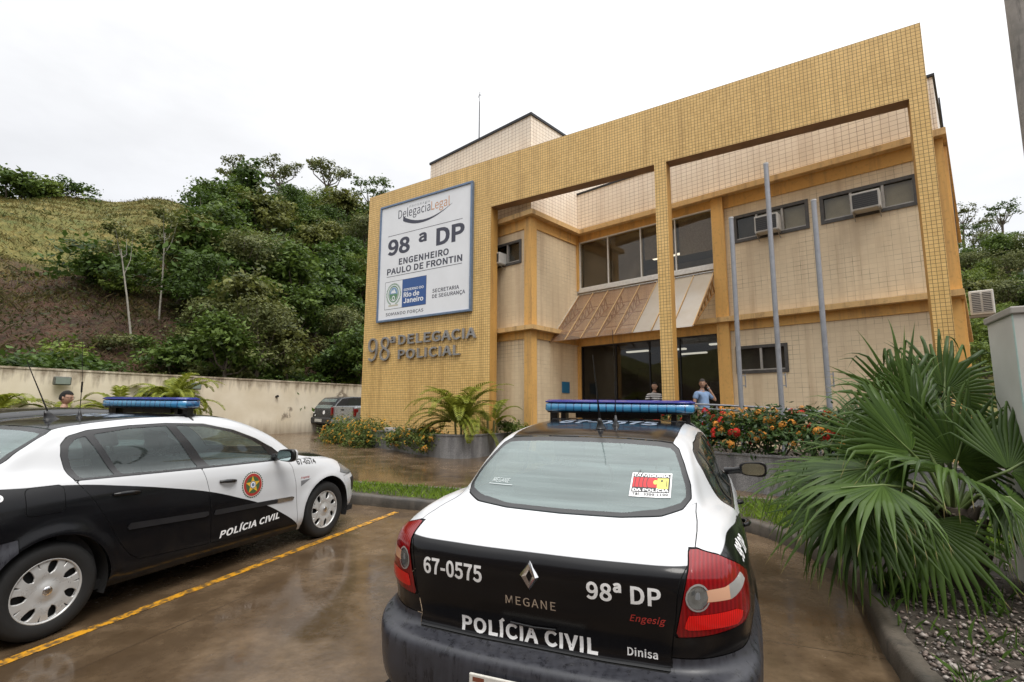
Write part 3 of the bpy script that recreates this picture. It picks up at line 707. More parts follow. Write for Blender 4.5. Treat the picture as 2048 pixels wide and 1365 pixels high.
def make_skin():
    NS = 15
    rows = []
    for (v, P) in RINGS:
        Q = bessel(np.hstack([P, np.arange(15)[:, None]]), True, [NS] * 14)
        Q[:, 3] = np.clip(Q[:, 3], 0, 14); Q[0, 0] = Q[-1, 0] = 0
        rows.append(np.hstack([Q, np.full((len(Q), 1), v)]))
    rows = np.array(rows)                                  # rings x stations x (x,y,z,u,v)
    segn = []
    for i in range(len(rows) - 1):
        L = np.linalg.norm(rows[i + 1, :, :3] - rows[i, :, :3], axis=1).max(); segn.append(int(max(4, min(14, round(L / .02)))))
    G = np.array([bessel(rows[:, j], False, segn) for j in range(rows.shape[1])])   # stations x rows x 5
    X = G[:, :, :3]
    for it in range(2):                                    # soften curvature steps
        Y = X.copy()
        ext = np.concatenate([X[1:2] * [-1, 1, 1], X, X[-2:-1] * [-1, 1, 1]], 0)
        Y = .5 * X + .25 * (ext[:-2] + ext[2:])
        Y[:, 1:-1] = .6 * Y[:, 1:-1] + .2 * (Y[:, :-2] + Y[:, 2:])
        X = Y
    X[0, :, 0] = 0; X[-1, :, 0] = 0; X[:, -1, 0] = 0
    # flared lips round the wheel arches
    for yc, r0 in ((0, .375), (2.686, .385)):
        d = np.hypot(X[..., 1] - yc, X[..., 2] - .305)
        w = np.exp(-((d - r0) / .055) ** 2) * (X[..., 0] > .6) * np.clip((X[..., 2] - .2) / .1, 0, 1) * (X[..., 2] < .85)
        X[..., 0] += .016 * w
    n, m = X.shape[:2]
    L = np.linalg.norm(np.diff(G[:, :, :3], axis=0), axis=2); arc = np.vstack([np.zeros((1, m)), np.cumsum(L, 0)])
    V = X.reshape(-1, 3); A = np.stack([G[..., 3], G[..., 4], arc], -1).reshape(-1, 3)
    T = []
    idx = np.arange(n * m).reshape(n, m)
    a, b, c, d = idx[:-1, :-1].ravel(), idx[1:, :-1].ravel(), idx[1:, 1:].ravel(), idx[:-1, 1:].ravel()
    T = np.vstack([np.stack([a, b, c], 1), np.stack([a, c, d], 1)])
    V2 = V * [-1, 1, 1]
    # weld the two halves along x = 0
    key = np.abs(V[:, 0]) < 1e-9; mp_ = np.arange(len(V)) + len(V); mp_[key] = np.arange(len(V))[key]
    T2 = mp_[T][:, ::-1]
    VV = np.vstack([V, V2]); TT = np.vstack([T, T2]); AA = np.vstack([A, A])
    ar = np.cross(VV[TT[:, 1]] - VV[TT[:, 0]], VV[TT[:, 2]] - VV[TT[:, 0]])
    keep = np.linalg.norm(ar, axis=1) > 1e-10
    TT = TT[keep]; ar = ar[keep]
    NN = np.zeros_like(VV)
    for k in range(3): np.add.at(NN, TT[:, k], ar)
    NN /= np.linalg.norm(NN, axis=1)[:, None] + 1e-12
    s = Surf(VV, NN, TT, AA)
    k = np.argmax(VV[:, 0])
    if NN[k, 0] < 0: s = Surf(VV, -NN, TT[:, ::-1], AA)
    return s.compact()

# ---- materials of the cars
def paint_material(name, plain=None):
    t = NT(name); c = t.co('Object'); s = t.n('ShaderNodeSeparateXYZ'); t.l(c, s.inputs[0])
    nzv = t.noise(c, 9, 5, .6); fine = t.noise(c, 160, 2)
    black = (.005, .005, .006); white = (.53, .54, .555)
    if plain is None:
        fc = t.n('ShaderNodeFloatCurve'); cu = fc.mapping.curves[0]
        pts = [(-1.1, .995), (-.82, .995), (-.62, 1.022), (-.45, 1.034), (-.163, 1.016), (.107, .996), (.456, .936), (.786, .866), (1.168, .77), (1.451, .672), (1.797, .533), (1.988, .427), (2.247, .242), (2.33, .12), (2.6, .0)]
        pts = [((y + 1.1) / 3.7, z / 1.2) for y, z in pts]
        cu.points[0].location = pts[0]; cu.points[1].location = pts[-1]
        for p in pts[1:-1]: cu.points.new(*p)
        fc.mapping.update()
        t.l(t.mr(s.outputs[1], -1.1, 2.6, 0, 1), fc.inputs[1])
        zc_ = t.math('MULTIPLY', fc.outputs[0], 1.2)
        m = t.mr(t.math('SUBTRACT', s.outputs[2], zc_), -.0012, .0012, 0, 1)
        col = t.mix(m, black, white)
    else: col = plain; m = None
    # road dirt: thin film, heavier low down on the body
    low = t.mr(s.outputs[2], .15, .75, 1, .12)
    film = t.math('MULTIPLY', low, t.mr(nzv, .45, .75, 0, .06))
    col2 = t.mix(film, col, (.16, .125, .09))
    t.set(Base_Color=col2, Roughness=t.math('ADD', .16, t.math('MULTIPLY', film, .8)), Coat_Weight=.05, Coat_Roughness=.04, IOR=1.36)
    # rain beads
    vo = t.n('ShaderNodeTexVoronoi'); vo.inputs['Scale'].default_value = 95; vo.inputs['Randomness'].default_value = 1; t.l(c, vo.inputs['Vector'])
    sel = t.mr(t.noise(c, 30, 2), .50, .62, 0, 1)
    t.bump(t.math('MULTIPLY', t.mr(vo.outputs[0], 0, .42, 1, 0), sel),   .10, .002)
    return t.m
def glass_material(name, tint, film, rough=.04):
    t = NT(name); t.t.nodes.remove(t.b)
    tr = t.n('ShaderNodeBsdfTransparent'); tr.inputs[0].default_value = tint + (1,)
    gl = t.n('ShaderNodeBsdfGlossy'); gl.inputs['Roughness'].default_value = rough; gl.inputs[0].default_value = (.95, 1, 1, 1)
    df = t.n('ShaderNodeBsdfDiffuse'); df.inputs[0].default_value = (.40, .50, .49, 1)
    fr = fresnel(t, 1.58)
    c = t.co('Object', (1.2, 9, 30)); nv = t.noise(c, 1.6, 4, .5)
    a = t.n('ShaderNodeMixShader'); t.l(t.mr(nv, .3, .7, film * .8, film * 1.2), a.inputs[0]); t.l(tr.outputs[0], a.inputs[1]); t.l(df.outputs[0], a.inputs[2])
    b = t.n('ShaderNodeMixShader'); t.l(fr.outputs[0], b.inputs[0]); t.l(a.outputs[0], b.inputs[1]); t.l(gl.outputs[0], b.inputs[2])
    t.l(b.outputs[0], t.out.inputs[0])
    return t.m
def plastic_material(name, col, rough=.5, wet=True):
    t = NT(name); c = t.co('Object'); s1 = t.co('Object', (30, 30, 4))
    n1 = t.noise(s1, 1.2, 5, .65); n2 = t.noise(c, 22, 4)
    f = t.math('MULTIPLY', t.mr(n1, .42, .6, 0, 1), t.mr(n2, .35, .65, .3, 1))
    t.set(Base_Color=t.mix(f, col, tuple(x * .45 for x in col)), Roughness=t.mix(f, rough, rough * .45), IOR=1.45)
    t.bump(t.noise(c, 420, 2), .08, .002)
    return t.m
MAT = {}
MAT['paint'] = paint_material('police_paint')
MAT['white'] = paint_material('white_paint', (.53, .54, .555))
MAT['black'] = paint_material('black_paint', (.006, .006, .007))
MAT['rear_glass'] = glass_material('rear_glass', (.40, .50, .49), .27)
MAT['side_glass'] = glass_material('side_glass', (.52, .62, .60), .05)
MAT['trim'] = simple('black_trim', (.009, .009, .010), .30, var=.2)
MAT['gap'] = simple('panel_gap', (.004, .004, .004), .9)
MAT['bumper'] = plastic_material('bumper_plastic', (.036, .037, .045), .42)
MAT['strip'] = simple('rub_strip_plastic', (.016, .016, .018), .35)
MAT['rubber'] = simple('tyre_rubber', (.008, .008, .008), .75, var=.3, nscale=30, bump=.2)
MAT['hubcap'] = simple('hubcap_silver', (.52, .52, .51), .30, .35, var=.06)
MAT['dark'] = simple('dark_void', (.006, .006, .006), .9)
MAT['chrome'] = simple('chrome', (.75, .75, .76), .10, 1.0, var=.03)
MAT['letter_white'] = simple('letter_white', (.78, .78, .78), .4, var=.04)
MAT['letter_black'] = simple('letter_black', (.015, .015, .016), .4)
MAT['letter_red'] = simple('letter_red', (.35, .03, .025), .5, var=.2)
MAT['seat'] = simple('seat_cloth', (.07, .072, .078), .9, var=.2, nscale=40)
MAT['mirror'] = simple('mirror_glass', (.55, .68, .68), .04, 1.0, var=.02)
def lamp_mat(name, col, rough=.12, scale=(0, 0, 160), strength=.35, em=None):
    t = NT(name); c = t.co('Object', scale); w = t.n('ShaderNodeTexWave'); w.inputs['Scale'].default_value = 1.0; w.inputs['Distortion'].default_value = .4; t.l(c, w.inputs['Vector'])
    o = t.co('Object'); nv = t.noise(o, 14, 3)
    t.set(Base_Color=t.mix(t.mr(w.outputs['Fac'], 0, 1, 0, 1), tuple(x * .74 for x in col), t.mix(nv, col, tuple(min(1, x * 1.25) for x in col))), Roughness=rough, IOR=1.4, Coat_Weight=.25, Coat_Roughness=.03)
    t.bump(w.outputs['Fac'], strength, .003)
    return t.m
MAT['lamp_red'] = lamp_mat('lamp_red', (.20, .003, .005), scale=(20, 20, 110), strength=.15)
MAT['lamp_bright'] = lamp_mat('lamp_bright_red', (.62, .010, .008), scale=(40, 40, 4), strength=.1)
MAT['lamp_amber'] = lamp_mat('lamp_clear_amber', (.70, .60, .54), scale=(0, 0, 460), strength=.6)
_n = MAT['lamp_amber'].node_tree; _w = [q for q in _n.nodes if q.type == 'TEX_WAVE'][0]; _p = [q for q in _n.nodes if q.type == 'BSDF_PRINCIPLED'][0]
_x = _n.nodes.new('ShaderNodeMix'); _x.data_type = 'RGBA'; _n.links.new(_w.outputs['Fac'], _x.inputs[0]); _x.inputs[6].default_value = (.60, .34, .22, 1); _x.inputs[7].default_value = (.72, .64, .58, 1); _n.links.new(_x.outputs[2], _p.inputs['Base Color'])
MAT['lamp_clear'] = lamp_mat('lamp_clear', (.46, .45, .43), scale=(160, 160, 420), strength=.8)
MAT['headlamp'] = lamp_mat('headlamp_lens', (.20, .21, .22), scale=(60, 60, 0))
MAT['lamp_pit'] = simple('lamp_bulb_bowl', (.42, .43, .42), .18, .75)

def sideways(a, b=None): pass
def make_car_parts():
    skin = make_skin()
    bvh = BVHTree.FromPolygons([tuple(p) for p in skin.V], [tuple(int(i) for i in t) for t in skin.T])
    rest = skin; parts = {}; gaps = Surf(skin.V[:0], skin.N[:0], skin.T[:0], skin.A[:0])
    X = lambda s: np.abs(s.V[:, 0])
    def take(name, fn, gap=.0022):
        nonlocal rest, gaps
        ins, out = rest.split(lambda s: fn(s) + gap)
        parts[name] = parts[name].join(ins) if name in parts else ins
        g, out = out.split(lambda s: fn(s) - gap)
        gaps = gaps.join(g.off(-.005)); rest = out
    side = lambda P: (lambda s: np.maximum(poly_sdf(P, s.V[:, 1], s.V[:, 2]), .45 - X(s)))
    # wheel openings
    for yc, r in ((0, .372), (2.686, .385)):
        _, rest = rest.split(lambda s: np.maximum(np.hypot(s.V[:, 1] - yc, s.V[:, 2] - .305) - r, .5 - X(s)))
    # windscreen, rear window
    sym = lambda P: [(-a, b) for a, b in P[::-1] if a > 0] + P
    WS = sym([(0, 1.012), (.27, 1.008), (.5, .998), (.615, .99), (.655, 1.01), (.56, 1.2), (.478, 1.335), (.43, 1.364), (.2, 1.376), (0, 1.378)])
    RW = sym([(0, 1.062), (.3, 1.066), (.48, 1.078), (.575, 1.10), (.612, 1.135), (.606, 1.19), (.57, 1.28), (.538, 1.345), (.50, 1.372), (.43, 1.381), (.25, 1.389), (0, 1.391)])
    take('windscreen', lambda s: np.maximum(poly_sdf(WS, s.V[:, 0], s.V[:, 2]), 1.5 - s.V[:, 1]))
    take('rear_window', lambda s: np.maximum(poly_sdf(RW, s.V[:, 0], s.V[:, 2]), s.V[:, 1] - .5))
    # side glass with black surround
    SW = [(.130, 1.019), (.108, 1.10), (.102, 1.19), (.118, 1.27), (.168, 1.325), (.30, 1.362), (.6, 1.382), (.9, 1.385), (1.25, 1.362), (1.55, 1.288), (1.80, 1.185), (2.00, 1.075), (2.13, .962), (2.11, .944), (1.11, .978)]
    take('window_frame', side(SW))
    wf = parts.pop('window_frame')
    panes = {'quarter_window': [(.178, 1.036), (.395, 1.028), (.272, 1.315), (.215, 1.298), (.165, 1.25), (.150, 1.19), (.155, 1.11)],
             'rear_door_window': [(.455, 1.029), (1.085, 1.000), (.895, 1.357), (.6, 1.354), (.335, 1.325)],
             'front_door_window': [(1.205, .996), (1.93, .966), (1.955, .985), (1.86, 1.10), (1.70, 1.185), (1.53, 1.258), (1.25, 1.332), (.985, 1.355)]}
    for n, P in panes.items():
        a, wf = wf.split(lambda s: poly_sdf(P, s.V[:, 1], s.V[:, 2]) - .006); parts[n] = a.off(-.004)
    parts['window_frame'] = wf
    # black enamel border of the two big panes
    b = parts['rear_window']; a, b2 = b.split(lambda s: poly_sdf(RW, s.V[:, 0], s.V[:, 2]) + np.where(s.V[:, 2] < 1.09, .015, .024)); parts['rear_window'] = a; parts['rear_border'] = b2
    # tail lamps (wrapped round the corner: arc length along the plan, height)
    def arcof(s): return s.A[:, 2]
    TL = [(.566, .735), (.603, .90), (.640, 1.032), (.69, 1.031), (.80, 1.007), (.95, .957), (1.10, .900), (1.07, .832), (1.0, .782), (.91, .757), (.72, .742)]
    take('tail_lamp', lambda s: np.maximum(poly_sdf(TL, arcof(s), s.V[:, 2]), s.V[:, 1] + .2), .003)
    # boot lid
    def lid(s):
        w = np.interp(s.A[:, 1], [3.2, 3.6, 4, 5, 5.5, 6, 6.25, 6.5, 6.75, 7.0], [.546, .550, .570, .604, .622, .636, .642, .645, .642, .634])
        return np.maximum.reduce([X(s) - w, 3.46 - s.A[:, 1], s.A[:, 1] - 7.2, s.V[:, 1] + .05])
    take('boot_lid', lid)
    # rear bumper, front bumper, head lamps, bonnet
    take('rear_bumper', lambda s: np.maximum(s.V[:, 2] - np.where(X(s) < .552, .606, .652 + .10 * np.clip(s.V[:, 1] + .70, 0, .5)), s.V[:, 1] + .2))
    HL = [(2.93, .70), (3.02, .795), (3.18, .775), (3.40, .70), (3.40, .655), (3.1, .655)]
    take('headlight', lambda s: np.maximum(poly_sdf(HL, s.V[:, 1], s.V[:, 2]), .40 - X(s)), .003)
    take('front_bumper', lambda s: np.maximum(s.V[:, 2] - .648, 3.0 - s.V[:, 1]))
    take('bonnet', lambda s: np.maximum.reduce([X(s) - np.interp(s.V[:, 1], [2.3, 2.7, 3.2], [.70, .68, .54]), 6.05 - s.A[:, 1], s.A[:, 1] - 7.02, 2.2 - s.V[:, 1]]))
    # roof skin between the white rails
    take('roof', lambda s: np.maximum.reduce([X(s) - np.interp(s.V[:, 1], [.1, .3, 1.0, 1.5, 1.7], [.50, .515, .52, .50, .44]), 1.3 - s.V[:, 2]]))
    # doors
    RD = [(.130, 1.019), (.250, .85), (.355, .66), (.42, .53), (.50, .42), (.58, .36), (1.2, .317), (1.185, .6), (1.165, .78), (1.135, .90), (1.11, .978)]
    FD = [(1.11, .978), (1.135, .90), (1.165, .78), (1.185, .6), (1.2, .317), (2.19, .252), (2.235, .258), (2.21, .49), (2.19, .70), (2.155, .86), (2.11, .944)]
    take('rear_door', side(RD)); take('front_door', side(FD))
    FL = [(-.165, .84), (-.14, .828), (.035, .828), (.055, .85), (.055, .985), (.035, 1.008), (-.14, 1.012), (-.165, .99)]
    take('fuel_flap', lambda s: np.maximum(poly_sdf(FL, s.V[:, 1], s.V[:, 2]), .45 - s.V[:, 0]))
    parts['body'] = rest; parts['gap'] = gaps
    return skin, bvh, parts

SKIN, CBVH, CP = make_car_parts()

def surf_obj(name, s, mats, parent, mi=None):
    return mobj(name, s.V, s.T, mats, parent, True, mi, s.N)
def half(s, sgn):
    c = s.V[s.T].mean(1)[:, 0] * sgn > 0
    return Surf(s.V, s.N, s.T[c], s.A).compact()

def on_skin(p, d, off):
    h = CBVH.ray_cast(Vector(p), Vector(d))
    if h[0] is None: return Vector(p)
    n = h[1]
    if n.dot(Vector(d)) > 0: n = -n
    return h[0] + n * off

def refine(v2, f, L=.03):
    bm = bmesh.new(); vs = [bm.verts.new((a, b, 0)) for a, b in v2]
    for t in f:
        try: bm.faces.new([vs[i] for i in t])
        except ValueError: pass
    for _ in range(4):
        es = [e for e in bm.edges if e.calc_length() > L]
        if not es: break
        bmesh.ops.subdivide_edges(bm, edges=es, cuts=1); bmesh.ops.triangulate(bm, faces=bm.faces[:])
    bm.verts.index_update()
    out = [v.co[:2] for v in bm.verts], [[v.index for v in q.verts] for q in bm.faces]; bm.free(); return out

def decal(name, v2, f, mat, parent, where, off=.0018, L=.03):
    v2, f = refine(v2, f, L)
    if where == 'rear': vs = [on_skin((a, -3, b), (0, 1, 0), off) for a, b in v2]
    elif where == 'right': vs = [on_skin((2.5, a, b), (-1, 0, 0), off) for a, b in v2]
    elif where == 'left': vs = [on_skin((-2.5, a, b), (1, 0, 0), off) for a, b in v2]
    elif where == 'top': vs = [on_skin((a, b, 3), (0, 0, -1), off) for a, b in v2]
    return mobj(name, vs, f, mat, parent)

def rect2(x0, x1, z0, z1): return [(x0, z0), (x1, z0), (x1, z1), (x0, z1)], [(0, 1, 2), (0, 2, 3)]
def disc2(cx, cz, r, n=28, r0=0.0, a0=0, a1=2 * PI):
    v = []; f = []
    for k in range(n + 1):
        a = a0 + (a1 - a0) * k / n; v += [(cx + r0 * math.cos(a), cz + r0 * math.sin(a)), (cx + r * math.cos(a), cz + r * math.sin(a))]
    for k in range(n): f += [(2 * k, 2 * k + 1, 2 * k + 3), (2 * k, 2 * k + 3, 2 * k + 2)]
    return v, f

# ---- wheel (spun about x), outer face towards +x
def build_wheel(parent, x, y, right):
    w = bpy.data.objects.new('wheel', None); COL.objects.link(w); w.parent = parent; w.location = (x, y, .312)
    w.rotation_euler = (random.random() * 6, 0, 0) if right else (random.random() * 6, 0, PI)
    tfx = lambda a, b, z: (z, a, b)
    m = MB()
    prof = [(.195, -.09), (.235, -.1), (.28, -.098), (.305, -.08), (.3135, -.04), (.3145, 0), (.3135, .04), (.305, .08), (.28, .0965), (.25, .0985), (.218, .094), (.205, .086), (.19, .07)]
    m.lathe(prof, 56, tf=tfx); t = m.build('tyre', MAT['rubber'], w)
    # hub cap: domed disc, seven openings near the rim, notches between
    nr, na = 30, 168
    P = []; rr = np.linspace(0.0, .204, nr)
    for r in rr:
        for k in range(na):
            a = 2 * PI * k / na
            xx = .088 - .012 * (r / .2) ** 2 - (.014 if r < .038 else 0) * 0 + .006 * math.exp(-(r / .04) ** 2) - .02 * math.exp(-((r - .075) / .03) ** 2) * .4
            P.append((xx, r * math.cos(a), r * math.sin(a)))
    F = [(i * na + k, i * na + (k + 1) % na, (i + 1) * na + (k + 1) % na, (i + 1) * na + k) for i in range(nr - 1) for k in range(na)]
    V = np.array(P); T = np.array([q for f in F for q in ((f[0], f[1], f[2]), (f[0], f[2], f[3]))])
    ang = np.arctan2(V[:, 2], V[:, 1]); rad = np.hypot(V[:, 1], V[:, 2])
    s = Surf(V, np.tile([1., 0, 0], (len(V), 1)), T, V)
    def holes(q):
        a = np.arctan2(q.V[:, 2], q.V[:, 1]); r = np.hypot(q.V[:, 1], q.V[:, 2])
        per = 2 * PI / 7; aa = (a + .25 * (r - .15) / .05 * .2 + per / 2) % per - per / 2
        lx = r - .150; ly = aa * r
        wd = np.interp(r, [.112, .13, .16, .188, .194], [.004, .022, .028, .026, .012])
        h1 = np.maximum(np.abs(ly) - wd, np.abs(r - .152) - .041)
        ab = (a + per) % per - per / 2; ly2 = ab * r
        h2 = np.maximum(np.abs(ly2) - np.interp(r, [.16, .196], [.001, .0075]), np.abs(r - .178) - .018)
        return np.minimum(h1, h2)
    hol, cap = s.split(holes)
    cap_n = np.zeros_like(cap.V); ar = np.cross(cap.V[cap.T[:, 1]] - cap.V[cap.T[:, 0]], cap.V[cap.T[:, 2]] - cap.V[cap.T[:, 0]])
    for k in range(3): np.add.at(cap_n, cap.T[:, k], ar)
    cap_n /= np.linalg.norm(cap_n, axis=1)[:, None] + 1e-12
    # bevelled walls round the openings
    ec = {}
    for tri in cap.T:
        for i in range(3): ec[(tri[i], tri[(i + 1) % 3])] = 1
    bv = list(map(tuple, cap.V)); bf = [tuple(tri) for tri in cap.T]; mi = [0] * len(bf); nn = list(map(tuple, cap_n))
    for (a, b) in list(ec):
        if (b, a) not in ec:
            i0 = len(bv)
            for q in (a, b):
                p = cap.V[q]; bv.append((p[0] - .016, p[1] * .985, p[2] * .985))
            bf.append((b, a, i0, i0 + 1)); mi.append(0)
    o = mobj('hubcap', bv, bf, [MAT['hubcap']], w, True)
    b = MB(); b.lathe([(.0, .045), (.203, .045)], 40, tf=tfx); b.build('brake_backing', MAT['dark'], w)
    m = MB(); m.lathe([(.198, .070), (.2075, .078), (.209, .086), (.205, .0895), (.199, .086), (.196, .078)], 56, tf=tfx); m.build('rim', MAT['hubcap'], w)
    rh = lambda k: [(.006 + .0 * k, 0, k * .017), ]
    e = MB(); e.lathe([(0, .0955), (.026, .0955), (.029, .0925)], 24, tf=tfx)
    e.add([(.0975, 0, .019), (.0975, .0125, 0), (.0975, 0, -.019), (.0975, -.0125, 0), (.0975, 0, .009), (.0975, .006, 0), (.0975, 0, -.009), (.0975, -.006, 0)],
          [(0, 1, 5, 4), (1, 2, 6, 5), (2, 3, 7, 6), (3, 0, 4, 7)]); e.build('emblem', MAT['chrome'], w)
    return w

def build_sedan(label, number, texts=True, lightbar=True, group='police saloons parked side by side'):
    car = thing('police_car', label, 'car', group=group)
    L = MAT
    def bb(s): return surf_obj
    # body with dark joints and wheel wells
    body, gp = CP['body'], CP['gap']
    V = np.vstack([body.V, gp.V]); N = np.vstack([body.N, gp.N]); T = np.vstack([body.T, gp.T + len(body.V)])
    mi = [0] * len(body.T) + [1] * len(gp.T)
    mobj('body', V, T, [L['paint'], L['gap']], car, True, mi, N)
    m = MB()
    for yc, r in ((0, .375), (2.686, .388)):
        for sx in (1, -1):
            vs = []; n = 28
            for k in range(n + 1):
                a = -.35 + (PI + .7) * k / n
                for xx in (.90, .46): vs.append((sx * (xx if xx < .6 else .868), yc + r * math.cos(a), .305 + r * math.sin(a)))
            fs = [(2 * k, 2 * k + 1, 2 * k + 3, 2 * k + 2) for k in range(n)]
            m.add(vs, fs, 0, True)
            c = len(m.v); m.add([(sx * .46, yc, .305)] + [(sx * .46, yc + r * math.cos(-.35 + (PI + .7) * k / n), .305 + r * math.sin(-.35 + (PI + .7) * k / n)) for k in range(n + 1)], [(0, k, k + 1) for k in range(1, n + 1)])
    m.box(-.80, .80, -.85, 3.25, .20, .26)
    m.build('underbody', L['dark'], car)
    surf_obj('roof', CP['roof'], [L['black']], car)
    surf_obj('boot_lid', CP['boot_lid'], [L['paint']], car)
    surf_obj('bonnet', CP['bonnet'], [L['black']], car)
    rb = CP['rear_bumper']; rbo = surf_obj('rear_bumper', rb, [L['bumper']], car)
    surf_obj('front_bumper', CP['front_bumper'], [L['paint']], car)
    for sg in (1, -1):
        surf_obj('front_door', half(CP['front_door'], sg), [L['paint']], car)
        surf_obj('rear_door', half(CP['rear_door'], sg), [L['paint']], car)
        f = surf_obj('window_frame', half(CP['window_frame'], sg), [L['trim']], car)
        for n in ('quarter_window', 'rear_door_window', 'front_door_window'):
            surf_obj(n, half(CP[n], sg), [L['side_glass']], f)
        surf_obj('headlight', half(CP['headlight'], sg), [L['headlamp']], car)
        # tail lamp: red lens with clear bulb bowl, clear wedge, bright lower bar
        tl = half(CP['tail_lamp'], sg)
        ar = lambda s: s.A[:, 2]; z = lambda s: s.V[:, 2]
        circ = lambda s: np.hypot(ar(s) - .660, z(s) - .885) - .044
        wed = lambda s: poly_sdf([(.66, .868), (.82, .862), (.985, .902), (.925, .938), (.79, .910), (.66, .910)], ar(s), z(s))
        bar = lambda s: poly_sdf([(.61, .800), (.60, .768), (.845, .765), (.90, .80), (.84, .822), (.62, .822)], ar(s), z(s))
        bowl, r = tl.split(circ); cl, r = r.split(wed); br, r = r.split(bar)
        amb, cl = cl.split(lambda s: ar(s) - .815)
        o = surf_obj('tail_lamp', r.off(.004), [L['lamp_red']], car)
        d = -.022 * np.clip(1 - ((np.hypot(ar(bowl) - .660, z(bowl) - .885)) / .044) ** 2, 0, 1)
        surf_obj('bulb_bowl', bowl.off(d + .004), [L['lamp_pit']], o)
        rr_ = np.hypot(ar(bowl) - .660, z(bowl) - .885)
        bulb, _ = bowl.split(lambda s: np.hypot(ar(s) - .660, z(s) - .892) - .015)
        surf_obj('bulb_glass', bulb.off(.004), [L['headlamp']], o)
        ring = r.split(lambda s: circ(s) - .006)[0]
        surf_obj('bowl_ring', ring.off(.007), [L['lamp_clear']], o)
        surf_obj('reversing_lens', cl.off(.004), [L['lamp_clear']], o); surf_obj('indicator_lens', amb.off(.004), [L['lamp_amber']], o)
        surf_obj('brake_lens', br.off(.006), [L['lamp_bright']], o)
    surf_obj('fuel_flap', CP['fuel_flap'], [L['black']], car)
    surf_obj('windscreen', CP['windscreen'], [L['side_glass']], car)
    rw = surf_obj('rear_window', CP['rear_window'], [L['rear_glass']], car)
    surf_obj('window_border', CP['rear_border'], [L['trim']], rw)
    # rub strips with bright tips
    for sg in (1, -1):
        for P, nm in (([(.47, .652), (1.165, .602), (1.168, .556), (.475, .602)], 'rear'), ([(1.215, .600), (2.15, .556), (2.175, .545), (2.15, .512), (1.22, .554)], 'front')):
            fn = lambda s: np.maximum(poly_sdf(P, s.V[:, 1], s.V[:, 2]), .45 - s.V[:, 0] * sg)
            a, _ = SKIN.split(fn); d = poly_sdf(P, a.V[:, 1], a.V[:, 2])
            a = a.off(np.minimum(.014, .002 + np.sqrt(np.clip(-d, 0, 1) * .012)))
            if nm == 'front':
                tip, a = a.split(lambda s: 1.94 - s.V[:, 1]); 
                so = surf_obj('rub_strip', a, [L['strip']], car); surf_obj('bright_tip', tip, [L['chrome']], so)
            else: surf_obj('rub_strip', a, [L['strip']], car)
        # door handles on shallow cups
        for (y0, y1, z0, z1) in ((.37, .56, .885, .872), (1.27, 1.44, .842, .826)):
            mbh = MB(); pts = []; rs = []
            for k in range(9):
                q = k / 8; p = on_skin((2.5 * sg, y0 + (y1 - y0) * q, z0 + (z1 - z0) * q), (-sg, 0, 0), .030 * math.sin(PI * q) ** .5 + .002); pts.append(p); rs.append(.012 + .006 * math.sin(PI * q))
            mbh.tube(pts, rs, 8); mbh.build('door_handle', L['black'] if y0 < 1 else L['trim'], car)
        # mirror: housing, arm, glass
        arm = MB(); arm.tube([(.80 * sg, 1.95, .985), (.88 * sg, 1.94, .995), (.95 * sg, 1.915, 1.01)], [.035, .03, .04], 10)
        mo = arm.build('wing_mirror', L['trim'], car)
        hb = bmesh.new(); bmesh.ops.create_uvsphere(hb, u_segments=28, v_segments=18, radius=1)
        for v in hb.verts:
            q = v.co; ex = lambda a, p: math.copysign(abs(a) ** p, a)
            px, py, pz = ex(q.x, .55), q.y, ex(q.z, .55)
            if py < -.25: py = -.25 - (abs(py) - .25) * .08
            v.co = ((1.025 + px * .108) * 1, 1.905 + py * .085, 1.018 + pz * .062 * (1 + .12 * px))
        hb.verts.index_update()
        vs = [(v.co.x * sg, v.co.y, v.co.z) for v in hb.verts]; fs = [[v.index for v in f.verts][::sg] for f in hb.faces]; hb.free()
        mobj('mirror_housing', vs, fs, [L['trim'], L['white']], mo, True, [1 if sum(vs[i][1] for i in f) / len(f) > 1.925 else 0 for f in fs])
        gv = []; n = 28
        for k in range(n):
            a = 2 * PI * k / n; ex = lambda q, p: math.copysign(abs(q) ** p, q)
            gv.append(((1.025 + ex(math.cos(a), .6) * .088) * sg, 1.872 - .004, 1.018 + ex(math.sin(a), .6) * .048))
        mobj('mirror_glass', gv, [tuple(range(n))], L['mirror'], mo)
    for sg in (1, -1):
        for yc in (0, 2.686): build_wheel(car, .772 * sg, yc, sg > 0)
    # cabin seen through the glass
    m = MB(); m.box(-.70, .70, -.02, 2.35, .28, .34)
    for sg in (1, -1): m.box(sg * .70 - .02, sg * .70 + .02, .1, 2.3, .34, .93)
    m.box(-.66, .66, 2.05, 2.45, .60, .93, bev=.05); m.build('cabin_floor', L['seat'], car)
    m = MB(); m.box(-.60, .60, -.42, -.02, 1.005, 1.02); m.build('parcel_shelf', L['seat'], car)
    def seat(x, y, w):
        s = MB(); s.box(x - w, x + w, y, y + .5, .40, .56, bev=.05)
        tfv = []
        b = MB(); b.box(-w, w, -.06, .06, 0, .60, bev=.05); b.box(-.13, .13, -.045, .045, .66, .84, bev=.04); b.box(-.06, -.045, -.01, .01, .58, .7); b.box(.045, .06, -.01, .01, .58, .7)
        a = -.28
        s.add([(x + p[0], y + p[1] + p[2] * math.sin(a) , .50 + p[2] * math.cos(a)) for p in b.v], b.f)
        s.build('seat', L['seat'], car)
    seat(.36, 1.22, .25); seat(-.36, 1.22, .25)
    s = MB(); s.box(-.58, .58, .25, .75, .40, .55, bev=.05)
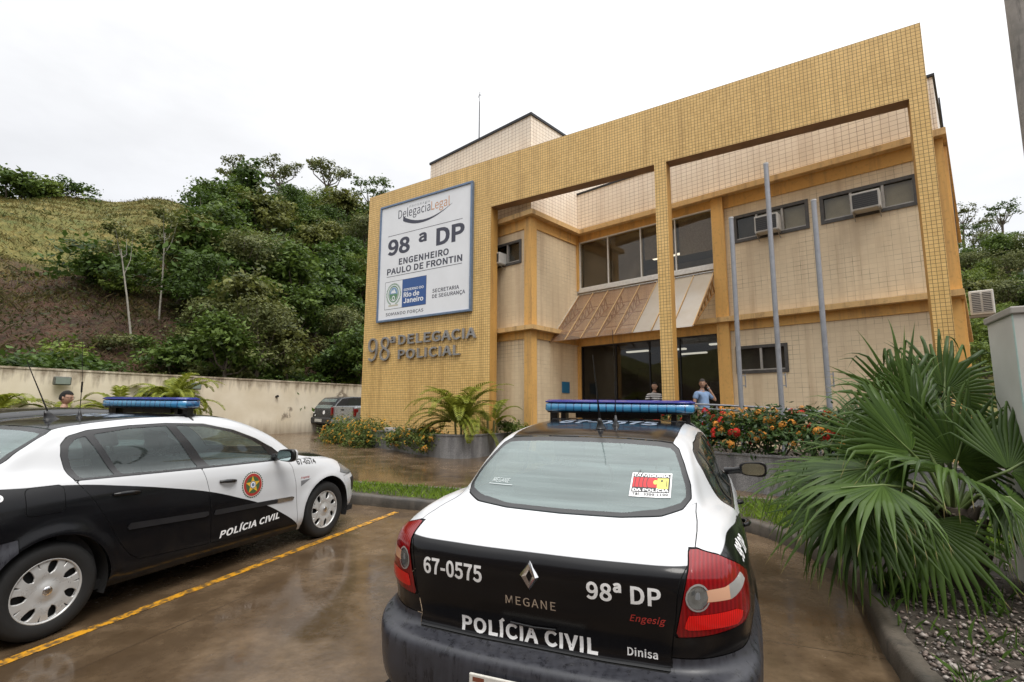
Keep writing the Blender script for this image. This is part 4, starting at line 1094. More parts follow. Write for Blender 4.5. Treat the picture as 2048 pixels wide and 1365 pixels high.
    for xx in (-.36, .36):
        b = MB(); b.box(-.26, .26, -.06, .06, 0, .52, bev=.05); b.box(-.13, .13, -.04, .04, .54, .68, bev=.04)
        s.add([(xx + p[0], .28 + p[1] - p[2] * .30, .50 + p[2] * .95) for p in b.v], b.f)
    s.build('rear_bench', L['seat'], car)
    m = MB(); 
    m.tube([(-.36 + .185 * math.cos(a), 1.86 - .08 * math.sin(a), .90 + .17 * math.sin(a)) for a in np.linspace(0, 2 * PI, 25)], .014, 8); m.build('steering_wheel', L['trim'], car)
    # aerials on the roof
    p = on_skin((.03, .36, 3), (0, 0, -1), 0)
    m = MB(); m.lathe([(.0, .07), (.012, .068), (.02, .045), (.032, .012), (.042, 0)], 16, tf=lambda a, b, c: (p.x + a * .8, p.y + b * 1.5 - (c * .6), p.z + c)); 
    m.tube([(p.x, p.y - .03, p.z + .06), (p.x - .005, p.y - .2, p.z + .47)], [.006, .003], 8); m.build('aerial', L['trim'], car)
    p2 = on_skin((.10, .52, 3), (0, 0, -1), 0)
    m = MB(); m.lathe([(0, .07), (.006, .07), (.012, .03), (.026, .0)], 14, tf=lambda a, b, c: (p2.x + a, p2.y + b, p2.z + c))
    m.tube([(p2.x, p2.y, p2.z + .06), (p2.x, p2.y, p2.z + .21)], .0035, 6); m.tube([(p2.x, p2.y, p2.z + .21), (p2.x, p2.y, p2.z + .30)], .007, 8); m.tube([(p2.x, p2.y, p2.z + .30), (p2.x - .01, p2.y - .02, p2.z + .66)], .002, 5)
    m.build('radio_whip', L['chrome'] if False else L['trim'], car)
    if lightbar: build_lightbar(car)
    for sg, wh in ((1, 'right'), (-1, 'left')):
        FB = [(3.17, .60), (3.42, .60), (3.42, .45), (3.22, .44)]
        a, _ = SKIN.split(lambda s: np.maximum(poly_sdf(FB, s.V[:, 1], s.V[:, 2]), .25 - s.V[:, 0] * sg)); surf_obj('corner_rubber', a.off(.004), [L['strip']], car)
    # badge, plate, boot handle
    m = MB()
    def rear(x, z, o): return on_skin((x, -3, z), (0, 1, 0), o)
    cx, cz = -.005, .905
    prof = []
    outer = [(0, .058), (.042, 0), (0, -.058), (-.042, 0)]; mid = [(0, .046), (.030, -.002), (0, -.046), (-.030, -.002)]; inn = [(0, .026), (.014, 0), (0, -.026), (-.014, 0)]
    vs = [rear(cx + a, cz + b, .003) for a, b in outer] + [rear(cx + a, cz + b, .013) for a, b in mid] + [rear(cx + a, cz + b, .003) for a, b in inn]
    fs = []
    for k in range(4): q = (k + 1) % 4; fs += [(k, q, 4 + q, 4 + k), (4 + k, 4 + q, 8 + q, 8 + k)]
    mobj('badge', vs, fs, L['chrome'], car)
    m = MB(); m.tube([rear(x, .690 + .006 * abs(x) / .1, .006) for x in np.linspace(-.10, .10, 9)], .005, 6); m.build('boot_handle', L['trim'], car)
    pl = MB(); pl.box(-.222, .178, -1.082, -1.070, .41, .537, bev=.004); po = pl.build('number_plate', simple('plate_white', (.55, .53, .48), .5, var=.12, nscale=25), car)
    v, f = text_fit('RIO DE JANEIRO', -.085, .115, .500, .518, .02)
    mobj('plate_lettering', [(a, -1.0835, b) for a, b in v], f, L['letter_black'], po)
    v, f = rect2(-.205, -.155, .510, .527); mobj('plate_rust', [(a, -1.0832, b) for a, b in v], f, simple('rust', (.16, .045, .02), .8), po)
    m = MB(); m.box(-.205, .16, -1.0845, -1.0825, .492, .495); m.build('plate_rib', simple('plate_grey', (.25, .24, .22), .5), po)
    v, f = text_fit('MEGANE', -.115, .105, .776, .812, .004, space=1.25); decal('model_lettering', v, f, L['chrome'], car, 'rear', .003)
    if not texts: return car
    def T(body, x0, x1, z0, z1, mat, where, name='lettering', bold=.022, shear=0., space=1.08, off=.0018):
        v, f = text_fit(body, 0, 1, 0, 1, bold, shear, space); v = np.array(v)
        o = np.zeros_like(v); o[:, 0] = x0 + v[:, 0] * (x1 - x0); o[:, 1] = z0 + v[:, 1] * (z1 - z0)
        return decal(name, o, f, mat, car, where, off)
    T(number, -.522, -.222, .846, .920, L['letter_white'], 'rear')
    T('98ª DP', .235, .520, .846, .922, L['letter_white'], 'rear')
    T('POLÍCIA CIVIL', -.335, .270, .620, .705, L['letter_white'], 'rear', bold=.03, space=1.14)
    T('Dinisa', .385, .500, .638, .672, L['letter_white'], 'rear', bold=.015)
    T('Engesig', .40, .535, .772, .808, L['letter_red'], 'rear', bold=.01, shear=.3)
    # door crest: toothed ring, red band, star
    for sgn, wh in ((1, 'right'), (-1, 'left')):
        cy, cz2 = 1.632, .757; R = .128
        v = [(cy, cz2)]; n = 68
        for k in range(n): v.append((cy + (R if k % 2 else R * .90) * math.cos(2 * PI * k / n), cz2 + (R if k % 2 else R * .90) * math.sin(2 * PI * k / n)))
        em = decal('crest', v, [(0, 1 + k, 1 + (k + 1) % n) for k in range(n)], simple('crest_green', (.03, .05, .025), .5, var=.3), car, wh, .0018)
        for (ra, rb, c_, nm, of) in ((.112, .0, (.62, .60, .55), 'crest_rim', .0024), (.106, .0, (.33, .025, .02), 'crest_band', .003), (.080, .0, (.05, .10, .035), 'crest_field', .0036)):
            v, f = disc2(cy, cz2, ra, 40); d = decal(nm, v, f, simple(nm, c_, .45, var=.15, nscale=60), em, wh, of)
            d.parent = em
        v = [(cy, cz2)] + [(cy + (.085 if k % 2 == 0 else .036) * math.cos(PI / 2 + PI * k / 5), cz2 + (.085 if k % 2 == 0 else .036) * math.sin(PI / 2 + PI * k / 5)) for k in range(10)]
        decal('crest_star', v, [(0, 1 + k, 1 + (k + 1) % 10) for k in range(10)], simple('crest_gold', (.62, .36, .03), .45, var=.2, nscale=80), em, wh, .0042)
        v, f = disc2(cy, cz2, .034, 24); decal('crest_centre', v, f, simple('crest_blue', (.12, .16, .24), .45, var=.5, nscale=120), em, wh, .0048)
        v, f = disc2(cy, cz2, .026, 24, .018); decal('crest_ring', v, f, L['letter_white'], em, wh, .0054)
        # slanted door lettering, wing number, maker's flash, quarter number
        v, f = text_fit('POLÍCIA CIVIL', 0, 1, 0, 1, .03, .0, 1.12); v = np.array(v)
        o = np.zeros_like(v); a = v[:, 0] if sgn > 0 else 1 - v[:, 0]
        o[:, 0] = 1.285 + a * .69 + .02 * v[:, 1] * sgn; o[:, 1] = .335 + a * .030 + v[:, 1] * (.083)
        decal('lettering', o, f, L['letter_white'], car, wh)
        v, f = text_fit(number, 0, 1, 0, 1, .028, 0, 1.1); v = np.array(v); a = v[:, 0] if sgn > 0 else 1 - v[:, 0]
        o = np.zeros_like(v); o[:, 0] = 2.235 + a * .30; o[:, 1] = .872 - a * .022 + v[:, 1] * .062
        decal('lettering', o, f, L['letter_black'], car, wh)
        v, f = text_fit('98ª DP', 0, 1, 0, 1, .03); v = np.array(v); a = v[:, 0] if sgn > 0 else 1 - v[:, 0]
        o = np.zeros_like(v); o[:, 0] = -.525 + a * .25; o[:, 1] = .925 + v[:, 1] * .075 - .0 * a
        decal('lettering', o, f, L['letter_white'], car, wh)
        v, f = text_fit('Engesig', 0, 1, 0, 1, .01, .2); v = np.array(v); a = v[:, 0] if sgn > 0 else 1 - v[:, 0]
        flash = simple('flash_grey', (.16, .16, .17), .5)
        decal('flash', [(2.262, .640), (2.262, .70), (2.40, .705)], [(0, 1, 2)], flash, car, wh)
        o = np.zeros_like(v); o[:, 0] = 2.262 + a * .125; o[:, 1] = .715 + v[:, 1] * .026; decal('lettering', o, f, L['letter_red'], car, wh)
    # stickers on the rear window
    st = [rect2(.315, .515, 1.140, 1.236)]
    stw = decal('window_sticker', *st[0], L['letter_white'], car, 'rear', .003, .02)
    blk = L['letter_black']
    def SR(x0, x1, z0, z1, mat, off, nm='sticker_patch'):
        v, f = SQ(rect2(x0, x1, z0, z1)); return decal(nm, v, f, mat, stw, 'rear', off, .02)
    SX = lambda x: .315 + (x - .315) * .889
    SZ = lambda z: 1.140 + (z - 1.140) * .75
    def SQ(vf): return [(SX(p[0]), SZ(p[1])) for p in vf[0]], vf[1]
    SR(.323, .532, 1.164, 1.262, blk, .0038)
    red = simple('sticker_red', (.50, .015, .02), .5); yel = simple('sticker_yellow', (.62, .58, .12), .5)
    SR(.326, .462, 1.190, 1.242, red, .0044)
    for i in range(4):
        v, f = SQ(disc2(.452, 1.216, .050 + i * .022, 14, .046 + i * .022, PI * .80, PI * 1.20)); decal('sticker_arc', v, f, blk, stw, 'rear', .005, .02)
    SR(.462, .523, 1.184, 1.240, yel, .0046); v, f = SQ(disc2(.452, 1.218, .012, 16)); decal('sticker_ear', v, f, yel, stw, 'rear', .0052)
    v, f = SQ(disc2(.487, 1.226, .006, 12)); decal('sticker_eye', v, f, blk, stw, 'rear', .0054)
    SR(.512, .516, 1.196, 1.226, blk, .0054)
    v, f = SQ(text_fit('OUVIDORIA', .328, .527, 1.245, 1.260, .03)); decal('sticker_lettering', v, f, L['letter_white'], stw, 'rear', .0046, .02)
    v, f = SQ(text_fit('DA POLÍCIA', .330, .527, 1.167, 1.187, .03)); decal('sticker_lettering', v, f, L['letter_white'], stw, 'rear', .0052, .02)
    v, f = SQ(text_fit('Tel.: 3399-1199', .330, .525, 1.147, 1.161, .02)); decal('sticker_lettering', v, f, blk, stw, 'rear', .0046, .02)
    v, f = text_fit('MEGANE', -.455, -.352, 1.158, 1.178, .0, .15); decal('window_lettering', v, f, simple('etched_white', (.50, .55, .55), .6), car, 'rear', .003, .02)
    v, f = rect2(-.47, -.325, 1.148, 1.151); decal('window_line', v, f, simple('etched_line', (.45, .5, .5), .6), car, 'rear', .003, .02)
    # number across the roof, the bluish tint of reflections put into its colour
    v, f = text_fit(number, -.34, .36, .58, .82, .03); decal('roof_lettering', v, f, simple('roof_letter_reflection_tint', (.20, .24, .30), .3), car, 'top', .002, .04)
    return car

def build_lightbar(car):
    t = NT('lightbar_blue'); c = t.co('Object'); s = t.n('ShaderNodeSeparateXYZ'); t.l(c, s.inputs[0])
    br = t.n('ShaderNodeTexBrick'); br.offset = 0; br.inputs['Scale'].default_value = 1; br.inputs['Brick Width'].default_value = .066; br.inputs['Row Height'].default_value = .2
    br.inputs['Mortar Size'].default_value = .006; br.inputs['Color1'].default_value = (.03, .22, .50, 1); br.inputs['Color2'].default_value = (.08, .38, .60, 1); br.inputs['Mortar'].default_value = (.004, .02, .10, 1)
    t.l(c, br.inputs['Vector'])
    w = t.n('ShaderNodeTexWave'); w.inputs['Scale'].default_value = 42; w.inputs['Distortion'].default_value = .5; t.l(c, w.inputs['Vector'])
    col = t.mix(t.mr(w.outputs['Fac'], 0, 1, 0, .5), br.outputs[0], (.008, .035, .16))
    t.set(Base_Color=t.mix(t.mr(t.noise(c, 30, 2), .35, .65, 0, .6), col, (.02, .22, .42)), Roughness=.08, Coat_Weight=1.0)
    t.b.inputs['Emission Color'].default_value = (0, 0, 0, 1)
    t.bump(w.outputs['Fac'], .25, .003)
    top = simple('lightbar_cap', (.028, .035, .22), .10, var=.15)
    e = lambda q, p: math.copysign(abs(q) ** p, q)
    def shell(z0, z1, hw, hd, inset, yc=1.17):
        n = 56; vs = []
        for z, k in ((z0, inset), (z0 + .012, 0), (z1 - .012, .004), (z1, .03)):
            for i in range(n):
                a = 2 * PI * i / n; vs.append((e(math.cos(a), .42) * (hw - k), yc + e(math.sin(a), .55) * (hd - k), z))
        fs = [(i + r * n, (i + 1) % n + r * n, (i + 1) % n + (r + 1) * n, i + (r + 1) * n) for r in range(3) for i in range(n)] + [tuple(range(n - 1, -1, -1)), tuple(range(3 * n, 4 * n))]
        return vs, fs
    v, f = shell(1.500, 1.514, .585, .12, .01); base = mobj('light_bar', v, f, MAT['trim'], car)
    v, f = shell(1.514, 1.584, .60, .135, .012); mobj('blue_lens', v, f, t.m, base, True).data.polygons[-1].use_smooth = False
    v, f = shell(1.583, 1.606, .602, .137, .004); o = mobj('lens_cap', v, f, top, base, True)
    m = MB()
    for x in (-.44, .44):
        m.box(x - .09, x + .09, 1.09, 1.25, 1.430, 1.452, bev=.006); m.box(x - .02, x + .02, 1.12, 1.22, 1.45, 1.505)
        sg = 1 if x > 0 else -1
        m.tube([(x + sg * .08, 1.17, 1.450), (.575 * sg, 1.17, 1.418), (.60 * sg, 1.17, 1.39)], .012, 6)
        m.box(x + sg * .09 - .03, x + sg * .09 + .03, 1.14, 1.20, 1.425, 1.505)
    m.box(-.34, .34, 1.14, 1.21, 1.458, 1.502); m.build('mounting_foot', MAT['trim'], base)

def pose_car(o, x, y, yaw):
    f = Vector((math.sin(yaw), math.cos(yaw), 0)); f.z = GA * f.y; f.normalize()
    n = Vector((0, -GA, 1)).normalized(); r = f.cross(n)
    m = Matrix((r, f, n)).transposed().to_4x4(); m.translation = (x, y, GA * y); o.matrix_world = m

car1 = build_sedan('black and white police car with red tail lamps and a sticker on its rear window', '67-0575')
pose_car(car1, .432, 3.185, .3723)
car2 = build_sedan('black and white police car with crest on its front door, beside the yellow bay line', '67-0574')
pose_car(car2, -3.945, 4.02, .3735)
# ------------------------------------------------------------------ sign board and metal letters on the portal
BL_, WH_ = simple('sign_ink', (.055, .058, .085), .5, var=.05), simple('sign_white', (.80, .82, .85), .45, var=.03, nscale=2)
BLU = simple('sign_blue', (.035, .10, .30), .45, var=.05); GRY = simple('sign_grey', (.42, .43, .46), .5); ORG = simple('sign_orange', (.62, .30, .14), .5)
sgn = thing('sign_board', 'large white sign board with dark lettering, hung high on the yellow portal', 'sign', FR_O, -FR_YAW)
m = MB(); m.box(.80, 4.92, -.075, -.004, 4.84, 9.00); m.build('panel', WH_, sgn)
m = MB()
for a in ((.73, 4.985, 9.0, 9.075), (.73, 4.985, 4.765, 4.84)): m.box(a[0], a[1], -.11, -.003, a[2], a[3], bev=.008)
for a in ((.73, .80), (4.915, 4.985)): m.box(a[0], a[1], -.11, -.003, 4.84, 9.0)
m.build('sign_frame', simple('sign_frame_blue', (.16, .22, .32), .4, .4, var=.15), sgn)
def flat(name, v, f, mat, y, parent=sgn): return mobj(name, [(a, y, b) for a, b in v], f, mat, parent)
def stext(body, x0, x1, z0, z1, mat=BL_, bold=.03, name='sign_lettering', y=-.078, shear=0., space=1.0):
    v, f = text_fit(body, x0, x1, z0, z1, bold, shear, space); return flat(name, v, f, mat, y)
stext('PROGRAMA', 2.17, 3.14, 8.765, 8.85, GRY, .0, space=1.3)
stext('Delegacia', 1.64, 3.16, 8.36, 8.80, BL_, .0); stext('Legal', 3.20, 4.02, 8.36, 8.80, ORG, .0)
n = 24; v = []
for k in range(n + 1):
    q = k / n; x = 1.88 + 2.26 * q; zc = 8.42 - 1.28 * q * (1 - q) * (1 - .25 * q) + .10 * q * q; w = .16 * (1 - q) ** 1.1 + .006
    v += [(x, zc + w * .5), (x, zc - w * .5)]
flat('smile_stroke', v, [(2 * k, 2 * k + 1, 2 * k + 3, 2 * k + 2) for k in range(n)], BL_, -.078)
for z in (7.885, 6.38):
    v, f = rect2(1.16, 4.58, z - .008, z + .008); flat('sign_rule', v, f, BL_, -.078)
stext('98', 1.17, 2.25, 7.15, 7.745, bold=.035); stext('a', 2.66, 3.03, 7.40, 7.74, bold=.035); stext('DP', 3.46, 4.67, 7.15, 7.755, bold=.035)
stext('ENGENHEIRO', 1.74, 4.02, 6.75, 6.985, bold=.025, space=1.1); stext('PAULO DE FRONTIN', 1.17, 4.59, 6.45, 6.68, bold=.025, space=1.08)
v, f = rect2(1.10, 3.07, 5.195, 6.20); flat('crest_panel_edge', v, f, BL_, -.0765)
v, f = rect2(1.115, 1.95, 5.21, 6.185); flat('crest_panel', v, f, WH_, -.0772)
v, f = rect2(1.95, 3.06, 5.21, 6.19); flat('blue_panel', v, f, BLU, -.0775)
stext('GOVERNO DO', 2.03, 2.95, 5.77, 5.86, WH_, .02, y=-.080); stext('Rio de', 2.03, 2.76, 5.55, 5.735, WH_, .025, y=-.080); stext('Janeiro', 2.03, 2.95, 5.34, 5.525, WH_, .025, y=-.080)
# state arms, schematic: wreath, oval shield, ribbon
grn = simple('arms_green', (.12, .26, .14), .5, var=.3, nscale=30); lbl = simple('arms_blue', (.20, .34, .52), .5, var=.3, nscale=30)
for k in range(46):
    a = 2 * PI * k / 46 + .05
    if abs((a % (2 * PI)) - 1.5 * PI) < .35: continue
    cx, cz = 1.535 + .33 * math.cos(a), 5.72 + .37 * math.sin(a); d = .05
    v = [(cx + d * math.cos(a), cz + d * math.sin(a)), (cx + .02 * math.cos(a + 1.6), cz + .02 * math.sin(a + 1.6)), (cx - d * math.cos(a + .6), cz - d * math.sin(a + .6)), (cx - .02 * math.cos(a + 1.6), cz - .02 * math.sin(a + 1.6))]
    if k == 0: wv, wf = [], []
    b = len(wv); wv += v; wf.append((b, b + 1, b + 2, b + 3))
flat('wreath', wv, wf, grn, -.0785)
def oval(cx, cz, a, b, a0=0, a1=2 * PI, n=32, r0=0.):
    v, f = disc2(0, 0, 1, n, r0, a0, a1); return [(cx + p[0] * a, cz + p[1] * b) for p in v], f
v, f = oval(1.535, 5.73, .25, .30, 0, 2 * PI, 36, .86); flat('shield_ring', v, f, grn, -.079)
v, f = oval(1.535, 5.73, .20, .24, 0, PI); flat('shield_sky', v, f, lbl, -.079); v, f = oval(1.535, 5.73, .20, .24, PI, 2 * PI); flat('shield_field', v, f, grn, -.079)
v = [(1.40, 5.76), (1.46, 5.90), (1.50, 5.82), (1.55, 5.93), (1.66, 5.76)]; flat('shield_peaks', v, [(0, 1, 2, 3, 4)], WH_, -.0795)
v, f = oval(1.535, 5.58, .075, .09, 0, 2 * PI, 24, .55); flat('shield_wheel', v, f, WH_, -.0795)
v, f = rect2(1.30, 1.77, 5.29, 5.35); flat('ribbon', v, f, simple('arms_ribbon', (.55, .52, .42), .5), -.0785)
stext('SECRETARIA', 3.345, 4.48, 5.55, 5.68, bold=.015, space=1.08); stext('DE SEGURANÇA', 3.34, 4.73, 5.33, 5.495, bold=.015, space=1.08); stext('SOMANDO FORÇAS', 1.18, 2.96, 4.93, 5.075, bold=.01, space=1.15)

STEEL = simple('brushed_steel', (.36, .35, .34), .42, .7, var=.15, nscale=6)
let = thing('metal_lettering', 'raised grey metal letters on the yellow portal, below the white sign', 'lettering', FR_O, -FR_YAW)
def solid(body, x0, x1, z0, z1, bold, name, h=.06, space=1.0):
    v, f = text_fit(body, x0, x1, z0, z1, bold, 0, space); vs, fs = extrude2d(v, f, h, lambda a, b, d: (a, -.015 - d, b)); return mobj(name, vs, fs, STEEL, let)
solid('98', .33, 1.41, 3.40, 4.24, -.004, 'number'); solid('ª', 1.43, 1.67, 4.00, 4.235, .01, 'ordinal')
solid('DELEGACIA', 1.83, 5.17, 3.91, 4.255, .018, 'word', space=1.12); solid('POLICIAL', 1.84, 4.54, 3.41, 3.745, .018, 'word', space=1.12)

# ------------------------------------------------------------------ air conditioners
ACW = simple('ac_casing', (.52, .50, .46), .5, var=.12, nscale=6); ACD = simple('ac_grille', (.05, .052, .055), .6, var=.25, nscale=40)
def window_ac(x0, x1, z0, z1, y, label):
    o = thing('air_conditioner', label, 'air conditioner', group='air conditioners in the station windows'); at_station(o)
    m = MB(); m.box(x0, x1, y - .30, y + .2, z0, z1, bev=.012); m.build('casing', ACW, o)
    m = MB(); m.box(x0 + .035, x1 - .035, y - .306, y - .295, z0 + .04, z1 - .04)
    m.build('grille', ACD, o)
    m = MB()
    for k in range(7): z = z0 + .07 + k * (z1 - z0 - .13) / 6; m.box(x0 + .04, x1 - .04, y - .312, y - .304, z - .003, z + .003)
    m.build('grille_bars', simple('ac_bars', (.11, .11, .11), .5), o)
    m = MB()
    for x in (x0 + .03, x1 - .03): m.box(x - .012, x + .012, y - .33, y, z0 - .03, z0 - .004); m.tube([(x, y - .31, z0 - .02), (x, y - .01, z0 - .16)], .01, 4)
    m.build('bracket', ALU, o); return o
window_ac(5.56, 6.10, 6.08, 6.50, -.02, 'window air conditioner in the shorter upper window, behind the flagpole')
window_ac(7.60, 8.14, 6.10, 6.50, -.02, 'window air conditioner in the longer upper window near the corner pier')
window_ac(-1.42, -.98, 6.08, 6.42, -2.39, 'window air conditioner half hidden behind the sign pier')
o = thing('condenser_unit', 'white outdoor air conditioning unit fixed to the ochre side of the station', 'air conditioner'); at_station(o)
cpx = (9.34, 1.0, 3.95)
m = MB(); m.box(9.36, 9.82, 3.4, 3.68, 4.06, 4.66, bev=.02); m.build('casing', simple('condenser_white', (.62, .61, .58), .5), o)
m = MB()
for cx in (9.49, 9.69): m.box(cx - .08, cx + .08, 3.385, 3.40, 4.12, 4.60)
m.build('grille', ACD, o)
m = MB()
for k in range(11): m.box(9.39, 9.79, 3.378, 3.388, 4.125 + k * .044, 4.137 + k * .044)
m.build('grille_bars', simple('condenser_bars', (.55, .54, .52), .5), o)
m = MB(); m.box(9.24, 9.82, 3.45, 3.49, 4.01, 4.055); m.box(9.24, 9.82, 3.60, 3.64, 4.01, 4.055); m.tube([(9.26, 3.42, 4.4), (9.30, 3.42, 4.12), (9.38, 3.42, 4.16)], .02, 5); m.build('bracket', ALU, o)

# ------------------------------------------------------------------ flagpoles, antenna, hand rail
POLE = simple('pole_grey', (.30, .31, .335), .45, .3, var=.1)
def flagpole(x, y, zt, label, lean=0):
    o = thing('flagpole', label, 'flagpole', (x, y, gz(y)), 0, 'flagpoles before the station'); h = zt - gz(y)
    m = MB(); m.tube([(0, 0, 0), (lean, 0, h)], .051, 12); m.build('pole', POLE, o)
    m = MB(); m.tube([(lean, 0, h), (lean, 0, h + .03)], .056, 12); m.build('cap', simple('pole_cap', (.55, .55, .55), .4), o)
    m = MB(); m.box(.06, .12, -.01, .01, 1.83, 1.85); m.box(.06, .12, -.01, .01, 2.05, 2.07); m.box(.11, .125, -.012, .012, 1.80, 2.10); m.build('cleat', POLE, o)
flagpole(4.95, 11.2, 6.0, 'flagpole nearest the awning, shorter grey pole in front of the upper window')
flagpole(5.56, 10.7, 7.05, 'tallest grey flagpole, standing between two shorter ones')
flagpole(6.24, 10.2, 6.0, 'grey flagpole closest to the fan palm, short')
o = thing('lightning_rod', 'thin lightning rod mast standing on the station roof', 'mast'); at_station(o)
m = MB(); m.tube([(-2.55, -2.1, 10.4), (-2.55, -2.1, 12.25)], [.022, .014], 6); m.build('mast', DARKM, o)
m = MB(); m.tube([(-2.55, -2.1, 12.25), (-2.54, -2.1, 12.6)], .008, 5); m.tube([(-2.62, -2.1, 12.42), (-2.55, -2.1, 12.52), (-2.48, -2.1, 12.44)], .01, 4); m.build('tip', DARKM, o)
o = thing('handrail', 'grey tubular handrail sloping down the ramp behind the flowering bushes', 'handrail')
m = MB(); A, B = np.array([4.2, 12.5, 1.86]), np.array([6.55, 9.7, 1.62]); dz = np.array([0, 0, 1.])
for h in (0, -.10, -.62): m.tube([A + dz * h, A + (B - A) * .45 + dz * (h + .02), B + dz * h], .024, 8)
m.tube([A - dz * .62, A + (A - B) * .12 - dz * .3, A], .024, 8); m.build('rail', POLE, o)
for q in np.linspace(.02, .98, 6):
    p = A + (B - A) * q; m = MB(); m.tube([(p[0], p[1], gz(p[1]) - .02), tuple(p)], .022, 8); m.build('post', POLE, o)

# ------------------------------------------------------------------ planters
def planter(name, line, h, th, mat, label, top_mat=None):
    P = smooth2(line, 8); m = MB(); vs = []
    for i, p in enumerate(P):
        d = P[min(i + 1, len(P) - 1)] - P[max(i - 1, 0)]; d /= np.linalg.norm(d); n = np.array([-d[1], d[0]]); q = p + n * th; c = p - n * .02
        z0, z1 = gz(p[1]) - .03, h
        vs += [(p[0], p[1], z0), (p[0], p[1], z1 - .03), (c[0], c[1], z1 - .03), (c[0], c[1], z1), (q[0], q[1], z1), (q[0], q[1], z0)]
    fs = [(i * 6 + j, (i + 1) * 6 + j, (i + 1) * 6 + j + 1, i * 6 + j + 1) for i in range(len(P) - 1) for j in range(5)]
    m.add(vs, fs); o = m.build(name, mat); tag(o, label, 'planter'); return o
t = NT('grey_granite'); c = t.co('Object'); v_ = t.noise(c, 70, 3, .7); st3 = t.noise(t.co('Object', (4, 4, .5)), 1.1, 5, .6); a = t.noise(c, 1.3, 4)
col = t.mix(t.mr(v_, .35, .65, 0, 1), (.10, .10, .105), (.36, .35, .34)); col = t.mix(t.mr(st3, .42, .62, 0, .6), col, (.06, .06, .066)); col = t.mix(t.mr(a, .5, .7, 0, .45), col, (.26, .255, .25))
t.set(Base_Color=col, Roughness=.3); GRAN = t.m
PL1 = [(-6.4, 18.5), (-5.6, 17.55), (-3.78, 15.58), (-2.32, 13.95), (-1.85, 13.48), (-1.32, 13.3), (-.85, 13.62), (-.3, 14.5), (.3, 15.4)]
planter('stone_planter', PL1, 1.06, .16, GRAN, 'grey granite planter curving below the signed pier, orange flowers spilling over it')
PR1 = [(1.9, 11.6), (2.8, 10.55), (3.8, 9.36), (4.6, 8.40), (5.4, 7.45), (6.6, 6.2), (9.0, 4.0)]
planter('stone_planter', PR1, .95, .16, GRAN, 'speckled granite planter under the red and orange flowering bushes')
sheet('planter_soil', [(-6.3, 18.7), (-3.6, 15.75), (-2.2, 14.1), (-1.3, 13.5), (-.9, 13.8), (.2, 15.5), (-.6, 16.2), (-5.2, 19.4)], .38, SOIL); sheet('planter_soil', [(2.0, 11.8), (3.9, 9.5), (5.5, 7.6), (9.1, 4.2), (11, 5), (7.2, 9.2), (4.6, 12.2)], .50, SOIL)
CONCB = simple('pale_block', (.40, .38, .36), .7, var=.2)
for (x, y, z) in ((-3.58, 15.62, 1.06), (-2.78, 14.72, 1.06)):
    m = MB(); m.box(-.24, .24, -.11, .11, 0, .10, bev=.015); o = m.build('coping_block', CONCB); o.location = (x, y, z + .001); o.rotation_euler = (0, 0, -.80)
    tag(o, 'pale concrete block on the planter rim, nearer the flower-hidden end' if y > 15 else 'pale concrete block on the planter rim, nearer the feathery palm', 'block', 'blocks on the planter rim')

# ------------------------------------------------------------------ utility pole, metal cabinet, wall lamps
t = NT('weathered_concrete'); c = t.co('Object'); a = t.noise(c, 3, 5, .6); b = t.noise(t.co('Object', (6, 6, 1)), 2.2, 5, .65)
col = t.mix(t.mr(a, .35, .65, 0, 1), (.20, .19, .17), (.34, .31, .28)); col = t.mix(t.mr(b, .5, .7, 0, .7), col, (.11, .10, .09)); t.set(Base_Color=col, Roughness=.9); t.bump(b, .3, .01)
o = thing('utility_pole', 'weathered concrete utility pole rising beyond the grey metal cabinet', 'utility pole', (7.62, 7.0, gz(7)))
m = MB(); m.tube([(0, 0, 0), (0, 0, 9.5)], [.21, .15], 14); m.build('pole', t.m, o)
m = MB(); m.box(-.37, -.12, -.16, .12, 2.98, 3.45, bev=.02); m.build('meter_box', simple('meter_box_grey', (.50, .52, .52), .5), o)
m = MB(); m.tube([(-.25, -.02, 2.98), (-.25, -.02, 2.82)], .05, 8); m.build('cable_gland', DARKM, o)
o = thing('metal_cabinet', 'tall pale grey metal cabinet with a pitched top, beside the fan palm', 'cabinet', (3.97, 4.02, gz(4.0) + .1), math.atan2(-.28, .53))
CABM = simple('cabinet_grey', (.50, .49, .45), .45, var=.1, nscale=2.5)
m = MB(); m.box(0, 1.0, 0, .60, 0, 2.20); m.build('body', CABM, o)
m = MB(); m.box(-.02, 1.02, -.02, .62, 2.20, 2.26, bev=.01); m.build('lid', simple('cabinet_lid', (.30, .28, .25), .5), o)
m = MB(); m.box(.10, .54, -.012, -.001, .12, 2.14); m.box(.55, .98, -.012, -.001, .12, 2.14); m.build('door', simple('cabinet_door', (.27, .25, .22), .5, var=.12, nscale=3), o)
m = MB(); m.box(-.004, -.0005, .0, .03, 0, 2.2); m.build('edge_strip', simple('cabinet_edge', (.42, .55, .52), .5), o)
def wall_lamp(t_, label, h=2.42):
    p = WALL0 + WT * t_ - WN * .0
    o = thing('wall_lamp', label, 'lamp', (p[0], p[1], h), math.atan2(WT[1], WT[0]), 'lamps fixed to the boundary wall')
    m = MB(); m.box(-.02, .02, -.16, .01, -.03, .03); m.build('arm', DARKM, o)
    m = MB(); m.box(-.20, .20, -.30, -.10, -.05, .20, bev=.03); m.build('housing', simple('lamp_housing', (.10, .105, .09), .5, .3, var=.3), o)
    m = MB(); m.box(-.17, .17, -.305, -.299, -.02, .17); m.build('lens', simple('lamp_lens', (.20, .24, .21), .15), o)
wall_lamp(1.33, 'dark floodlight on the wall above the man in green'); wall_lamp(4.93, 'dark floodlight on the wall behind the bushy yellow-green palm'); 
